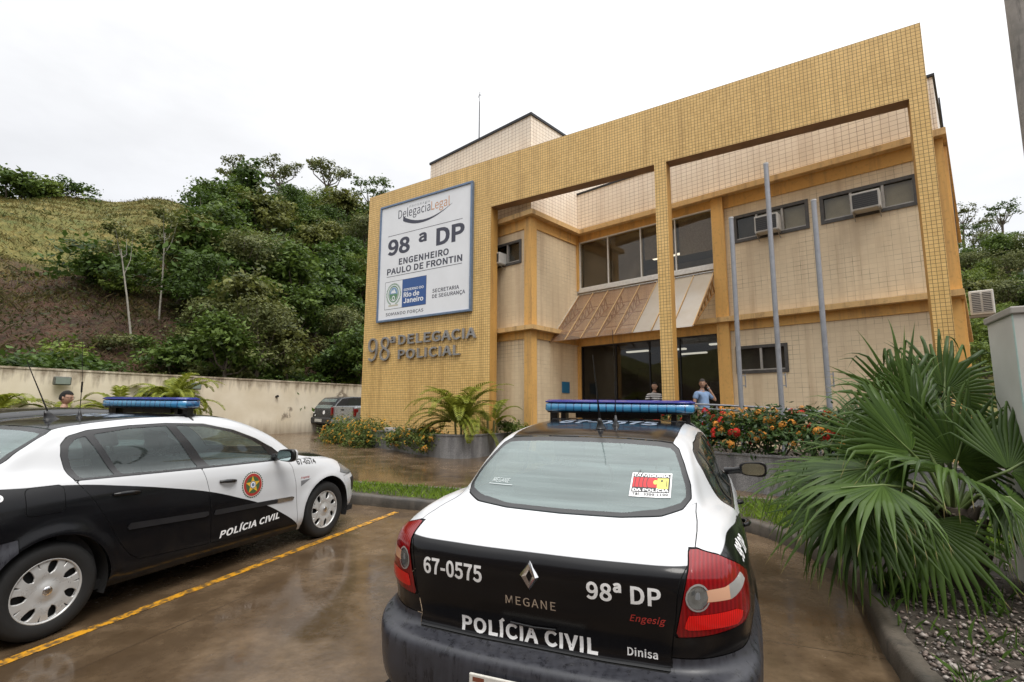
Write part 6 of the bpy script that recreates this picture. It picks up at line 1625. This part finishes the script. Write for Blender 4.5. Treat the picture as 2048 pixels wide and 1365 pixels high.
def fan_leaf(hub, axis, up_, R, seed, nseg=35, droop=.35, spread=2.25, cup=.40):
    """costapalmate blade: pleated segments joined to about 60 % of their length, free tips bending under their weight"""
    rng = np.random.default_rng(seed); hub = np.array(hub, float); ax = np.array(axis, float); ax /= np.linalg.norm(ax); n = np.array(up_, float); n -= ax * (n @ ax); n /= np.linalg.norm(n); b = np.cross(n, ax)
    V = []; F = []; T = []; dth = 2 * spread / nseg
    for i in range(nseg):
        th = -spread + dth * (i + .5); d = ax * math.cos(th) + b * math.sin(th); s = b * math.cos(th) - ax * math.sin(th)
        L = R * (1 - .30 * (abs(th) / spread) ** 1.5) * rng.uniform(.90, 1.06); split = .46 + rng.uniform(-.05, .06); bend = droop * rng.uniform(.5, 1.6); kink = .74 + rng.uniform(-.05, .1); hard = rng.uniform(0, 1) < .7
        st = [0.03, .2, .4, split, .68, .78, .86, .93, 1.0]; brown = rng.uniform(0, 1) < .55; tw = rng.normal() * .25; t0 = rng.uniform(.15, .75); base = len(V)
        pos = hub.copy(); prev = 0; dirv = d.copy(); lat = s * rng.normal() * .22
        for j, q in enumerate(st):
            r = q * L
            if q > split: dirv = d + lat * (q - split) * 2 + np.array([0, 0, -1.]) * bend * ((q - split) / (1 - split)) * (4.2 if hard and q > kink else 1.0) * 1.5
            else: dirv = d + np.array([0, 0, -1.]) * droop * .16 * q - n * cup * q * (abs(th) / spread)
            dirv = dirv / np.linalg.norm(dirv); pos = pos + dirv * (r - prev); prev = r
            hw = r * math.tan(dth / 2) * 1.02 if q <= split else split * L * math.tan(dth / 2) * (1 - (q - split) / (1 - split)) ** .95 * .92
            nn = np.cross(dirv, s); nn /= np.linalg.norm(nn) + 1e-9; fold = hw * .75
            V += [pos - s * hw - nn * fold * .5, pos + nn * fold * .5, pos + s * hw - nn * fold * .5]
            T += [min(.95, t0 + (.25 if q > .7 else 0)) if not (brown and q > .9) else 1.3] * 3
        for j in range(len(st) - 1):
            a = base + 3 * j; F += [(a, a + 1, a + 4, a + 3), (a + 1, a + 2, a + 5, a + 4)]
    return np.array(V), np.array(F), np.array(T)
fp = thing('fan_palm', 'large fan palm with drooping pleated leaves, right of the nearer police car', 'palm', (3.66, 4.42, gz(4.42) + .12))
C0 = np.array([3.66, 4.42, .80]); base = np.array([3.66, 4.42, gz(4.42) + .12])
m = MB(); m.tube([(0, 0, -.05), (-.02, 0, .25), (-.01, .0, .62)], [.20, .17, .13], 12)
for k in range(26):
    a = k * 2.4; z = .05 + k * .022; m.tube([(.15 * math.cos(a), .15 * math.sin(a), z), (.21 * math.cos(a), .21 * math.sin(a), z + .10)], [.035, .012], 5)
m.build('trunk', simple('palm_trunk', (.055, .042, .03), .95, var=.4, nscale=14), fp)
FL_ = [ # hub, axis, upper side, radius, droop
    ((3.68, 4.85, 1.70), (.02, .10, 1), (0, -1, .25), .88, .22), ((3.30, 4.35, 1.34), (-.62, -.05, .62), (.25, -1, .55), .95, .30),
    ((2.80, 4.0, 1.12), (-.88, -.05, -.05), (-.15, -.10, 1), .95, 1.0), ((2.98, 4.40, 1.20), (-1, .0, -.08), (0, -.35, 1), .86, .55),
    ((3.70, 3.95, 1.04), (.45, -.20, -.55), (.3, -.75, .7), .80, .75), ((3.86, 4.10, 1.22), (.75, -.1, .45), (-.2, -1, .4), .92, .25),
    ((4.05, 4.85, 1.85), (.22, .1, .92), (-.4, -1, .2), .80, .45), ((2.82, 4.20, .98), (-.55, -.20, -.75), (-.6, -.7, .5), .86, .60),
    ((3.45, 4.75, 1.30), (-.55, .25, .55), (.3, -1, .6), .92, .30), ((3.42, 4.10, 1.18), (-.25, -.25, .10), (0, -.5, 1), .85, .80),
    ((4.15, 4.62, 1.35), (.8, .2, .55), (-.3, -.7, .7), .85, .4), ((3.2, 4.95, 1.05), (-.8, .5, .1), (0, .2, 1), .9, .5),
    ((3.95, 4.30, .95), (.5, -.3, -.55), (.5, -.5, .8), .72, .7), ((2.92, 4.75, 1.12), (-.9, .25, -.12), (-.1, -.4, 1), .9, .5), ((2.62, 4.15, .95), (-.9, .05, -.35), (-.3, -.6, .8), .80, .7), ((3.1, 4.0, .86), (-.35, -.3, -.8), (-.5, -.8, .4), .78, .7), ((3.55, 4.55, 1.45), (-.1, .1, 1), (.1, -1, .2), .85, .35), ((3.40, 4.60, 1.10), (-.75, .1, .35), (.2, -.8, .7), .95, .45), ((3.75, 4.45, 1.25), (.35, 0, .8), (-.1, -1, .3), .85, .5), ((4.0, 4.5, 1.0), (.8, 0, -.2), (.2, -.6, .8), .8, .7), ((3.80, 4.75, 1.62), (-.32, .1, .9), (0.2, -1, .3), .8, .4)]
for k, (hub, ax, upv, R, dr) in enumerate(FL_):
    hub = np.array(hub); V, F, T = fan_leaf(hub - base, ax, upv, R, 60 + k, droop=dr, spread=(2.1, 1.9, 1.75)[k % 3], cup=(.4, .7, .55)[k % 3])
    me = quads_mesh('frond', V, F, np.clip(T, 0, 1.3), FANM); o = bpy.data.objects.new('frond', me); COL.objects.link(o); o.parent = fp
    m = MB(); a = C0 - base; e = hub - base; mid = (a + e) / 2 + np.array([0, 0, .10]); m.tube([tuple(a), tuple(mid), tuple(e), tuple(e + np.array(ax) / np.linalg.norm(ax) * R * .35)], [.022, .015, .011, .004], 6); m.build('petiole', PETI, o)
# bent yellow-brown tips on some leaves are part of the fronds

def feather_frond(root, az, el, L, seed, nl=30, arch=1.1, leafl=.30, wl=1.0):
    rng = np.random.default_rng(seed); V = []; F = []; T = []; p = np.array(root, float); e = el; st = []; n = 26
    for i in range(n + 1):
        st.append((p.copy(), e)); d = np.array([math.cos(az) * math.cos(e), math.sin(az) * math.cos(e), math.sin(e)]); p = p + d * L / n; e -= arch / n * (.35 + 1.3 * i / n)
    side = np.array([-math.sin(az), math.cos(az), 0.])
    def quad(a, b, w0, w1, wd, t):
        k = len(V); V.extend([a - wd * w0, a + wd * w0, b + wd * w1, b - wd * w1]); F.append((k, k + 1, k + 2, k + 3)); T.extend([t] * 4)
    for i in range(n):
        a, e0 = st[i]; b = st[i + 1][0]; quad(a, b, .012 * (1 - i / n) + .003, .012 * (1 - (i + 1) / n) + .003, side, .9)
    for k in range(nl):
        q = .14 + .85 * k / nl; i = min(n - 1, int(q * n)); a, e0 = st[i]; d = np.array([math.cos(az) * math.cos(e0), math.sin(az) * math.cos(e0), math.sin(e0)]); upn = np.cross(d, side); upn = upn if upn[2] > 0 else -upn
        ll = leafl * math.sin(PI * min(.97, .18 + .80 * q)) ** .7 * rng.uniform(.85, 1.1); t0 = rng.uniform(.1, .8)
        for sg in (-1, 1):
            dv = d * .62 + side * sg * .72 + upn * .30; dv /= np.linalg.norm(dv); wd = np.cross(dv, upn); wd /= np.linalg.norm(wd) + 1e-9
            p0 = a; p1 = a + dv * ll * .55; dv2 = dv + np.array([0, 0, -.55]); dv2 /= np.linalg.norm(dv2); p2 = p1 + dv2 * ll * .45
            quad(p0, p1, .009 * wl, .020 * wl, wd, t0); quad(p1, p2, .020 * wl, .003, wd, t0 + .1)
    return np.array(V), np.array(F), np.clip(np.array(T), 0, 1)
AREM = leaf_mat('areca_leaf', (.050, .085, .010), (.34, .36, .05), .45, .35)
def areca(x, y, z0, fr, label, seed, group='feathery palms', wl=1.55, rz=.35):
    o = thing('feather_palm', label, 'palm', (x, y, z0), 0, group); rng = np.random.default_rng(seed); m = MB()
    for k in range(5):
        a = k * 1.3; m.tube([(.10 * math.cos(a), .10 * math.sin(a), -.3), (.16 * math.cos(a), .16 * math.sin(a), rz + .1)], [.04, .025], 6)
    m.build('stem', simple('areca_stem', (.16, .15, .05), .6, var=.3), o)
    for k, (az, el, L) in enumerate(fr):
        V, F, T = feather_frond((.12 * math.cos(az), .12 * math.sin(az), rz * rng.uniform(.6, 1.05)), az, el, L, seed * 50 + k, arch=rng.uniform(1.5, 2.6), leafl=.15 * L + .08, wl=wl if group else 1.1)
        f = bpy.data.objects.new('frond', quads_mesh('frond', V, F, T, AREM)); COL.objects.link(f); f.parent = o
    return o
def ring(n, seed, L=(1.3, 1.7), el=(.75, 1.35)):
    r = random.Random(seed); return [(2 * PI * k / n + r.uniform(-.25, .25), r.uniform(*el), r.uniform(*L)) for k in range(n)] + [(r.uniform(0, 6.28), r.uniform(.1, .6), r.uniform(*L) * .85) for _ in range(n // 2)]
areca(-1.42, 14.25, 1.0, ring(28, 1, (1.3, 1.8), (.6, 1.48)) + [(PI, 1.0, 1.75), (PI * 1.1, .7, 1.6), (.1, 1.2, 1.9)], 'feathery palm in the curved granite planter below the metal letters', 3, None)
areca(-.55, 14.6, .95, [(.2, 1.2, 1.0), (1.0, 1.3, 1.1), (-.6, .9, .8), (2.4, 1.0, .9)], 'small young palm at the planter end, next to the large feathery one', 4, None)
p = WALL0 + WT * 4.0 - WN * 1.0; areca(p[0], p[1], gz(p[1]), ring(34, 5, (1.25, 1.75), (.2, 1.4)), 'bushy yellow-green palm before the wall, right of the blue light bar', 5, rz=1.5)
p = WALL0 + WT * 2.6 - WN * .9; areca(p[0], p[1], gz(p[1]), ring(14, 6, (1.1, 1.5), (.3, 1.35)), 'sparser feathery palm before the wall, just left of the light bar', 6, rz=1.1)
p = WALL0 + WT * 1.2 - WN * .8; areca(p[0], p[1], gz(p[1]), ring(12, 7, (1.0, 1.3), (.3, 1.3)), 'low feathery palm before the wall, beside the man in green', 7, rz=.95)
p = WALL0 + WT * (-.3) - WN * .8; areca(p[0], p[1], gz(p[1]), ring(14, 8, (1.5, 2.0), (.5, 1.4)), 'feathery palm before the wall, leftmost, arching over the dark roof', 8, rz=1.05)

# ------------------------------------------------------------------ flowering shrubs
def flower_mesh(kind, mat, seed):
    rng = np.random.default_rng(seed); V = []; F = []
    n = 26 if kind == 'ixora' else 12
    for k in range(n):
        d = rng.normal(size=3); d[2] = abs(d[2]) * 1.1 + .1; d /= np.linalg.norm(d); a = rng.normal(size=3); a -= d * (a @ d); a /= np.linalg.norm(a); b = np.cross(d, a); c = d * np.array([1, 1, .7]); s = .34
        for q in range(4):
            an = q * PI / 2; u = a * math.cos(an) + b * math.sin(an); w = np.cross(d, u); i = len(V); V += [c, c + u * s * .6 + w * s * .3 + d * .06, c + u * s * 1.15, c + u * s * .6 - w * s * .3 + d * .06]; F.append((i, i + 1, i + 2, i + 3))
    return quads_mesh('flower_head', V, F, np.full(len(V), .5), mat)
def petal(name, c): return leaf_mat(name, tuple(x * .75 for x in c), c, .6, .25)
RED, ORNG, YEL = petal('petal_red', (.72, .045, .035)), petal('petal_orange', (.90, .40, .075)), petal('petal_yellow', (.90, .50, .06))
FM = {'red': [flower_mesh('ixora', RED, 1), flower_mesh('ixora', RED, 2)], 'orange': [flower_mesh('ixora', ORNG, 3), flower_mesh('ixora', ORNG, 4)], 'lantana': [flower_mesh('lantana', YEL, 5), flower_mesh('lantana', ORNG, 6)]}
SHRM = leaf_mat('shrub_leaf', (.010, .026, .008), (.055, .10, .022), .4, .2); LANM = leaf_mat('lantana_leaf', (.028, .050, .010), (.15, .19, .045), .6, .25)
def flowering(name, label, x, y, z, blobs, n, leaf, mat, heads, seed, group, fs):
    o = thing(name, label, 'shrub', (x, y, z), 0, group); rng = np.random.default_rng(seed)
    P, O, T = crown_points(rng, blobs, n); V, F, TT = leaf_quads(P, leaf, T, rng, .35, .42, O); f = bpy.data.objects.new('foliage', quads_mesh('foliage', V, F, TT, mat)); COL.objects.link(f); f.parent = o
    m = MB()
    for b in blobs: m.tube([(b[0] * .3, b[1] * .3, -.1), (b[0], b[1], b[2])], [.02, .008], 5)
    m.build('stem', BARK, o)
    for (kind, cnt) in heads:
        for k in range(cnt):
            b = blobs[rng.integers(len(blobs))]; d = rng.normal(size=3); d[2] = d[2] * .7 + .45; d[1] -= .55; d[0] -= .25; d /= np.linalg.norm(d)
            p = np.array(b[:3]) + d * np.array([b[3], b[3], b[4]]) * rng.uniform(.95, 1.12); h = bpy.data.objects.new('flower_head', FM[kind][k % 2]); COL.objects.link(h); h.parent = o; h.location = p
            s = fs * rng.uniform(.8, 1.3); h.scale = (s, s, s); q = Vector(d).to_track_quat('Z', 'Y'); h.rotation_mode = 'QUATERNION'; h.rotation_quaternion = q
    return o
PRP = smooth2(PR1, 12)
lb = ['red-flowered bush directly behind the light bar', 'red-flowered bush beside the man on the phone', 'bush with red and orange flowers below the nearest flagpole', 'orange-flowered bush below the tallest flagpole', 'orange-flowered bush above the wing mirror', 'red-flowered bush half behind the fan palm fringe', 'dark bush hidden deep behind the fan palm']
for k, q in enumerate((.15, .255, .345, .43, .515, .60, .70)):
    p = PRP[int(q * (len(PRP) - 1))]; d = PRP[min(int(q * (len(PRP) - 1)) + 1, len(PRP) - 1)] - p; d /= np.linalg.norm(d); nrm = np.array([-d[1], d[0]]); c = p + nrm * .42
    bl_ = [(d[0] * t + nrm[0] * v, d[1] * t + nrm[1] * v, z, .34, .30) for t, v, z in ((-.4, 0, .30), (-.1, .15, .48), (.2, -.08, .28), (.45, .1, .42), (0, -.2, .22), (.3, .3, .52), (-.3, .3, .5))]
    flowering('ixora_bush', lb[k], c[0], c[1], .93, bl_, 1500, .055, SHRM, [('red', (20, 18, 12, 6, 7, 14, 5)[k]), ('orange', (5, 6, 14, 22, 20, 7, 3)[k])], 70 + k, 'flowering bushes in the right planter', .053)
PLP = smooth2(PL1, 12); ll = ['orange lantana bush spilling to the ground at the far end of the curved planter', 'orange lantana bush spilling over the rim beside the parked pickup', 'orange lantana bush between the two pale blocks', 'trailing lantana just right of the pale blocks', 'thin lantana trail hanging below the feathery palm']
for k, (q, n, hd, drop, sc) in enumerate(((.115, 4200, 98, .80, 1.35), (.20, 4200, 98, .80, 1.3), (.295, 1100, 36, .34, .62), (.345, 1600, 50, .25, .80), (.415, 800, 24, .42, .5))):
    p = PLP[int(q * (len(PLP) - 1))]; d = PLP[int(q * (len(PLP) - 1)) + 1] - p; d /= np.linalg.norm(d); nrm = np.array([-d[1], d[0]])
    bl_ = [(d[0] * t * sc + nrm[0] * v, d[1] * t * sc + nrm[1] * v, z * sc - (1 - sc) * .1, .34 * sc, .30 * sc) for t, v, z in ((-.45, .1, -.06), (0, .15, .0), (.45, .12, -.06), (-.2, -.12, -.16), (.25, -.12, -.18))]
    if drop > .3: bl_ += [(d[0] * t * sc + nrm[0] * -.22, d[1] * t * sc + nrm[1] * -.22, -drop * h_, .30 * sc, .26 * sc) for t, h_ in ((-.3, .45), (.15, .55), (.4, .35), (-.1, .85), (.3, .9))]
    flowering('lantana_bush', ll[k], p[0], p[1], 1.06, bl_, n, .045, LANM, [('lantana', hd)], 90 + k, 'lantana bushes in the curved planter', .043)
# low leafy plants at the planter end
for k, (x, y, z) in enumerate(((-.1, 14.6, 1.0), (.35, 15.2, 1.0))):
    bushes.put(k % 3, 'leafy_plant', ('leafy plant at the right end of the curved planter, nearest the small palm', 'leafy plant at the far right end of the curved planter, before the entrance column')[k], 'plant', x, y, z - .15, (.30, .30, .34), k * 2, None)
# ------------------------------------------------------------------ people: skinned skeletons, clothes as separate fitted shells
def skin_mesh(name, joints, edges, mat, parent=None, sub=2, root=0):
    """joints: (x, y, z, r) or (x, y, z, rx, ry); grown with the Skin modifier and baked"""
    me = bpy.data.meshes.new('tmp'); me.from_pydata([j[:3] for j in joints], edges, []); o = bpy.data.objects.new('tmp', me); COL.objects.link(o)
    sk = o.modifiers.new('skin', 'SKIN'); sk.use_smooth_shade = True; sk.branch_smoothing = .6
    for v, j in zip(me.skin_vertices[0].data, joints): v.radius = (j[3], j[4] if len(j) > 4 else j[3])
    me.skin_vertices[0].data[root].use_root = True
    sb = o.modifiers.new('sub', 'SUBSURF'); sb.levels = sub
    bpy.context.view_layer.update(); dg = bpy.context.evaluated_depsgraph_get(); m2 = bpy.data.meshes.new_from_object(o.evaluated_get(dg)); bpy.data.objects.remove(o)
    m2.name = name; m2.materials.clear(); m2.materials.append(mat); m2.polygons.foreach_set('use_smooth', np.ones(len(m2.polygons), dtype=bool))
    r = bpy.data.objects.new(name, m2); COL.objects.link(r)
    if parent is not None: r.parent = parent
    return r
def head_geo(tilt=0.0, yaw=0.0):
    """head about its own centre, face towards -y: skull, brow, nose, lips, chin, ears"""
    bm = bmesh.new(); bmesh.ops.create_uvsphere(bm, u_segments=32, v_segments=24, radius=1)
    for v in bm.verts:
        x, y, z = v.co; f = max(0, -y)
        X = x * .076 * (1 - .22 * max(0, -z) ** 1.5); Y = y * .098; Z = z * .118
        if y > 0: Y *= 1.02; Z *= 1.0
        if z < -.2: Y = Y * (1 - .25 * (-z - .2)) - .012 * (-z - .2) * f; 
        nose = math.exp(-((x / .16) ** 2)) * math.exp(-(((z + .16) / .17) ** 2)) * f; Y -= .026 * nose
        Y -= .006 * math.exp(-((z - .22) / .10) ** 2) * f
        for sx in (-.38, .38): Y += .010 * math.exp(-(((x - sx) / .17) ** 2) - (((z - .06) / .11) ** 2)) * f
        Y -= .009 * math.exp(-((x / .28) ** 2) - (((z + .50) / .07) ** 2)) * f; Y -= .010 * math.exp(-((x / .25) ** 2) - (((z + .84) / .14) ** 2)) * f
        v.co = (X, Y, Z)
    bm.verts.index_update(); V = [v.co[:] for v in bm.verts]; F = [[v.index for v in f.verts] for f in bm.faces]; bm.free()
    m = MB(); m.add(V, F, 0, True)
    for sx in (-1, 1):
        e = bmesh.new(); bmesh.ops.create_uvsphere(e, u_segments=10, v_segments=8, radius=1)
        for v in e.verts: v.co = (sx * (.077 + v.co.x * .010), .012 + v.co.y * .020 + v.co.z * .006, -.004 + v.co.z * .032)
        e.verts.index_update(); m.add([v.co[:] for v in e.verts], [[v.index for v in f.verts] for f in e.faces], 0, True); e.free()
    return m
def hair_geo(m, thick=.010, fringe=.35):
    bm = bmesh.new(); bmesh.ops.create_uvsphere(bm, u_segments=32, v_segments=24, radius=1); rng = np.random.default_rng(2)
    dl = [v for v in bm.verts if not (v.co.z > (fringe + .1 if v.co.y < -.35 else (.05 if v.co.y < .1 else -.45)))]
    bmesh.ops.delete(bm, geom=dl, context='VERTS')
    for v in bm.verts: x, y, z = v.co; k = 1 + rng.uniform(-.02, .03); v.co = (x * (.076 + thick) * k, y * (.098 + thick) * k + .002, z * (.118 + thick) * k)
    bm.verts.index_update(); m.add([v.co[:] for v in bm.verts], [[v.index for v in f.verts] for f in bm.faces], 0, True); bm.free(); return m
SKINM = simple('skin_tan', (.44, .26, .18), .5, var=.10, nscale=20)
def person(label, x, y, z, yaw, shirt, trousers, hair, pose, headyaw=0., headtilt=0., belly=0., stripes=None, collar=True, phone=False, glasses=False, h=1.0):
    p = thing('person', label, 'person', (x, y, z), yaw); p.scale = (h,) * 3
    # skeleton, facing -y; pose gives elbow / hand points for right (-x) and left (+x) arms, feet
    sh = {s: (s * .185, .01, 1.42) for s in (-1, 1)}
    J = [(0, .01, .96, .115, .14), (0, .0, 1.12, .11, .13), (0, .01, 1.30, .10, .14), (0, .02, 1.43, .07, .09), (0, .01, 1.50, .052), (0, -.005, 1.57, .052)]
    E = [(0, 1), (1, 2), (2, 3), (3, 4), (4, 5)]
    for s in (-1, 1):
        el, ha = pose['elbow'][s], pose['hand'][s]; ft = pose['foot'][s]; kn = pose['knee'][s]
        b = len(J); J += [(*sh[s], .062), (*el, .045), (*(np.array(el) * .25 + np.array(ha) * .75), .032), (*ha, .026, .030)]; E += [(3, b), (b, b + 1), (b + 1, b + 2), (b + 2, b + 3)]
        d = np.array(ha) - np.array(el); d = d / np.linalg.norm(d); ref = np.array(pose.get('palm', {}).get(s, (0, -1, 0)), float); w = np.cross(d, ref); w /= np.linalg.norm(w) + 1e-9; nn = np.cross(w, d)
        for q, (off, ln) in enumerate(((-.030, .062), (-.010, .074), (.010, .078), (.028, .068))):     # four fingers, curling towards the palm
            k = len(J); a = np.array(ha) + d * .055 + w * off; b2 = a + d * ln * .55 + nn * .006; c = b2 + (d * .5 + nn * .86) * ln * .55; J += [(*a, .0095), (*b2, .0085), (*c, .0075)]; E += [(b + 3, k), (k, k + 1), (k + 1, k + 2)]
        k = len(J); a = np.array(ha) + w * -.035 + d * .012; J += [(*a, .011), (*(a + d * .035 - w * .014 + nn * .014), .0095)]; E += [(b + 3, k), (k, k + 1)]
        k = len(J); hip = (s * .095, .01, .90); J += [(*hip, .095), (*kn, .065), (ft[0], ft[1], ft[2] + .09, .045), (ft[0] + .01 * s, ft[1] - .13, ft[2] + .035, .036)]; E += [(0, k), (k, k + 1), (k + 1, k + 2), (k + 2, k + 3)]
    body = skin_mesh('body', J, E, SKINM, p)
    # head joined into the body mesh so that the figure stays one mesh
    hm = head_geo(); R = Matrix.Rotation(headyaw, 3, 'Z') @ Matrix.Rotation(headtilt, 3, 'X'); HC = Vector((0, -.015, 1.665))
    hv = [tuple(R @ Vector(v) + HC) for v in hm.v]
    bm = bmesh.new(); bm.from_mesh(body.data); vs = [bm.verts.new(v) for v in hv]
    for f in hm.f:
        fc = bm.faces.new([vs[i] for i in f]); fc.smooth = True
    bm.to_mesh(body.data); bm.free()
    hr = MB(); hair_geo(hr); mobj('hair', [tuple(R @ Vector(v) + HC) for v in hr.v], hr.f, hair, p, True)
    ey = MB(); 
    for sx in (-1, 1): ey.lathe([(0, .004), (.007, .002), (.010, 0)], 10, tf=lambda a, b, c: tuple(R @ Vector((sx * .029 + a, -.088 - c, .010 + b * .7)) + HC))
    ey.build('eye', simple('eye_dark', (.02, .015, .012), .3), p)
    if glasses:
        g = MB()
        for sx in (-1, 1): g.tube([tuple(R @ Vector((sx * .033 + .024 * math.cos(a), -.097, .012 + .017 * math.sin(a))) + HC) for a in np.linspace(0, 2 * PI, 15)], .0022, 5)
        g.tube([tuple(R @ Vector((-.078, -.01, .014)) + HC), tuple(R @ Vector((-.058, -.090, .014)) + HC)], .002, 4); g.tube([tuple(R @ Vector((.078, -.01, .014)) + HC), tuple(R @ Vector((.058, -.090, .014)) + HC)], .002, 4); g.build('glasses', DARKM, p)
    # shirt: torso and short sleeves, a little larger than the body
    Js = [(0, .01, .90, .145, .175), (0, -.02 - belly * .6, 1.05, .135 + belly, .165), (0, -.01 - belly * .3, 1.22, .125 + belly * .5, .165), (0, .01, 1.39, .105, .175), (0, .018, 1.485, .070, .092)]
    Es = [(0, 1), (1, 2), (2, 3), (3, 4)]
    for s in (-1, 1):
        k = len(Js); el = np.array(pose['elbow'][s]); a = np.array(sh[s]); q = a + (el - a) * .72; Js += [(*a, .086), (*q, .068)]; Es += [(3, k), (k, k + 1)]
    so = skin_mesh('shirt', Js, Es, shirt, p)
    if collar:
        c = MB(); c.tube([(.062 * math.cos(a), .012 + .058 * math.sin(a), 1.487 - .018 * math.sin(a) * -1 * .4) for a in np.linspace(-PI * .40, PI * 1.40, 18)], .013, 6); c.build('collar', shirt, so)
    Jt = [(0, .01, .97, .135, .16), (0, .01, .90, .12, .15)]; Et = [(0, 1)]
    for s in (-1, 1):
        k = len(Jt); ft, kn = pose['foot'][s], pose['knee'][s]; Jt += [(s * .098, .01, .84, .108), (*kn, .078), (ft[0], ft[1], ft[2] + .11, .064)]; Et += [(1, k), (k, k + 1), (k + 1, k + 2)]
    skin_mesh('trousers', Jt, Et, trousers, p)
    for s in (-1, 1):
        ft = pose['foot'][s]; m = MB(); m.box(ft[0] - .048, ft[0] + .048, ft[1] - .20, ft[1] + .075, ft[2] + .002, ft[2] + .085, bev=.03); m.build('shoe', simple('shoe_dark', (.03, .025, .02), .5), p)
    if phone:
        ha = np.array(pose['hand'][-1 if phone == 'r' else 1]); m = MB(); sx = -1 if phone == 'r' else 1
        ph = thing('phone', 'dark mobile phone held to the ear of the man in the light blue shirt', 'phone'); m.box(-.006, .006, -.035, .035, -.06, .06, bev=.004); po = m.build('case', simple('phone_black', (.015, .015, .018), .3), ph)
        ph.matrix_world = Matrix.Translation((x, y, z)) @ Matrix.Rotation(yaw, 4, 'Z') @ Matrix.Scale(h, 4) @ Matrix.Translation((sx * .098, -.030, 1.655)) @ Matrix.Rotation(-.35, 4, 'X')
        w = MB(); el = np.array(pose['elbow'][sx]); q = el * .12 + ha * .88; d = (ha - el) / np.linalg.norm(ha - el); w.tube([tuple(q - d * .014), tuple(q + d * .014)], .036, 12); w.build('wristwatch', simple('watch_pale', (.55, .53, .48), .3, .5), p)
    return p
def cloth(name, c): return simple(name, c, .9, var=.14, nscale=9, bump=.1)
t = NT('striped_knit'); c = t.co('Object'); s = t.n('ShaderNodeSeparateXYZ'); t.l(c, s.inputs[0]); w = t.math('FRACT', t.math('MULTIPLY', t.math('ADD', s.outputs[2], t.math('MULTIPLY', s.outputs[1], .12)), 15.5))
t.set(Base_Color=t.mix(t.mr(w, .48, .52, 0, 1), (.62, .62, .62), (.022, .022, .024)), Roughness=.9); STRIPE = t.m
stand = {s: (s * .12, .0, 0) for s in (-1, 1)}; knee = {s: (s * .11, -.015, .50) for s in (-1, 1)}
HAIRG = simple('hair_greying', (.05, .045, .043), .95, var=.4, nscale=60); HAIRB = simple('hair_black', (.008, .007, .006), .95, var=.3, nscale=60)
FLZ = 1.66 + ST_K * (.80 - 1.66)
person('man in a light blue polo shirt talking on a phone by the entrance', 4.80, 13.05, FLZ, .42, cloth('shirt_blue', (.22, .33, .52)), cloth('jeans_pale', (.20, .27, .36)), HAIRG,
       dict(elbow={-1: (-.27, .02, 1.17), 1: (.36, -.10, 1.22)}, hand={-1: (-.24, -.10, .95), 1: (.135, -.045, 1.60)}, palm={-1: (1, 0, 0), 1: (-1, .2, 0)}, foot=stand, knee=knee), headyaw=-.75, headtilt=.12, belly=.035, phone='l', h=.97)
person('person in a black and white striped shirt standing left of the thin tiled pier', 4.02, 14.6, FLZ, .3, STRIPE, cloth('trousers_dark', (.03, .03, .035)), HAIRB,
       dict(elbow={-1: (-.26, .03, 1.15), 1: (.26, .03, 1.15)}, hand={-1: (-.25, -.06, .92), 1: (.25, -.06, .92)}, palm={-1: (1, 0, 0), 1: (-1, 0, 0)}, foot=stand, knee=knee), headyaw=-1.0, h=.97)
person('dark-haired man in a dark green top walking behind the parked police cars', -7.35, 8.55, gz(8.55), 1.75, cloth('top_green', (.010, .024, .018)), cloth('trousers_black', (.02, .02, .022)), HAIRB,
       dict(elbow={-1: (-.24, .12, 1.16), 1: (.24, -.08, 1.16)}, hand={-1: (-.22, .08, .93), 1: (.22, -.22, .97)}, palm={-1: (1, 0, 0), 1: (-1, 0, 0)}, foot={-1: (-.10, .20, .02), 1: (.10, -.22, 0)}, knee={-1: (-.10, .02, .50), 1: (.10, -.16, .50)}), headtilt=.14, collar=False, glasses=True, h=.935)
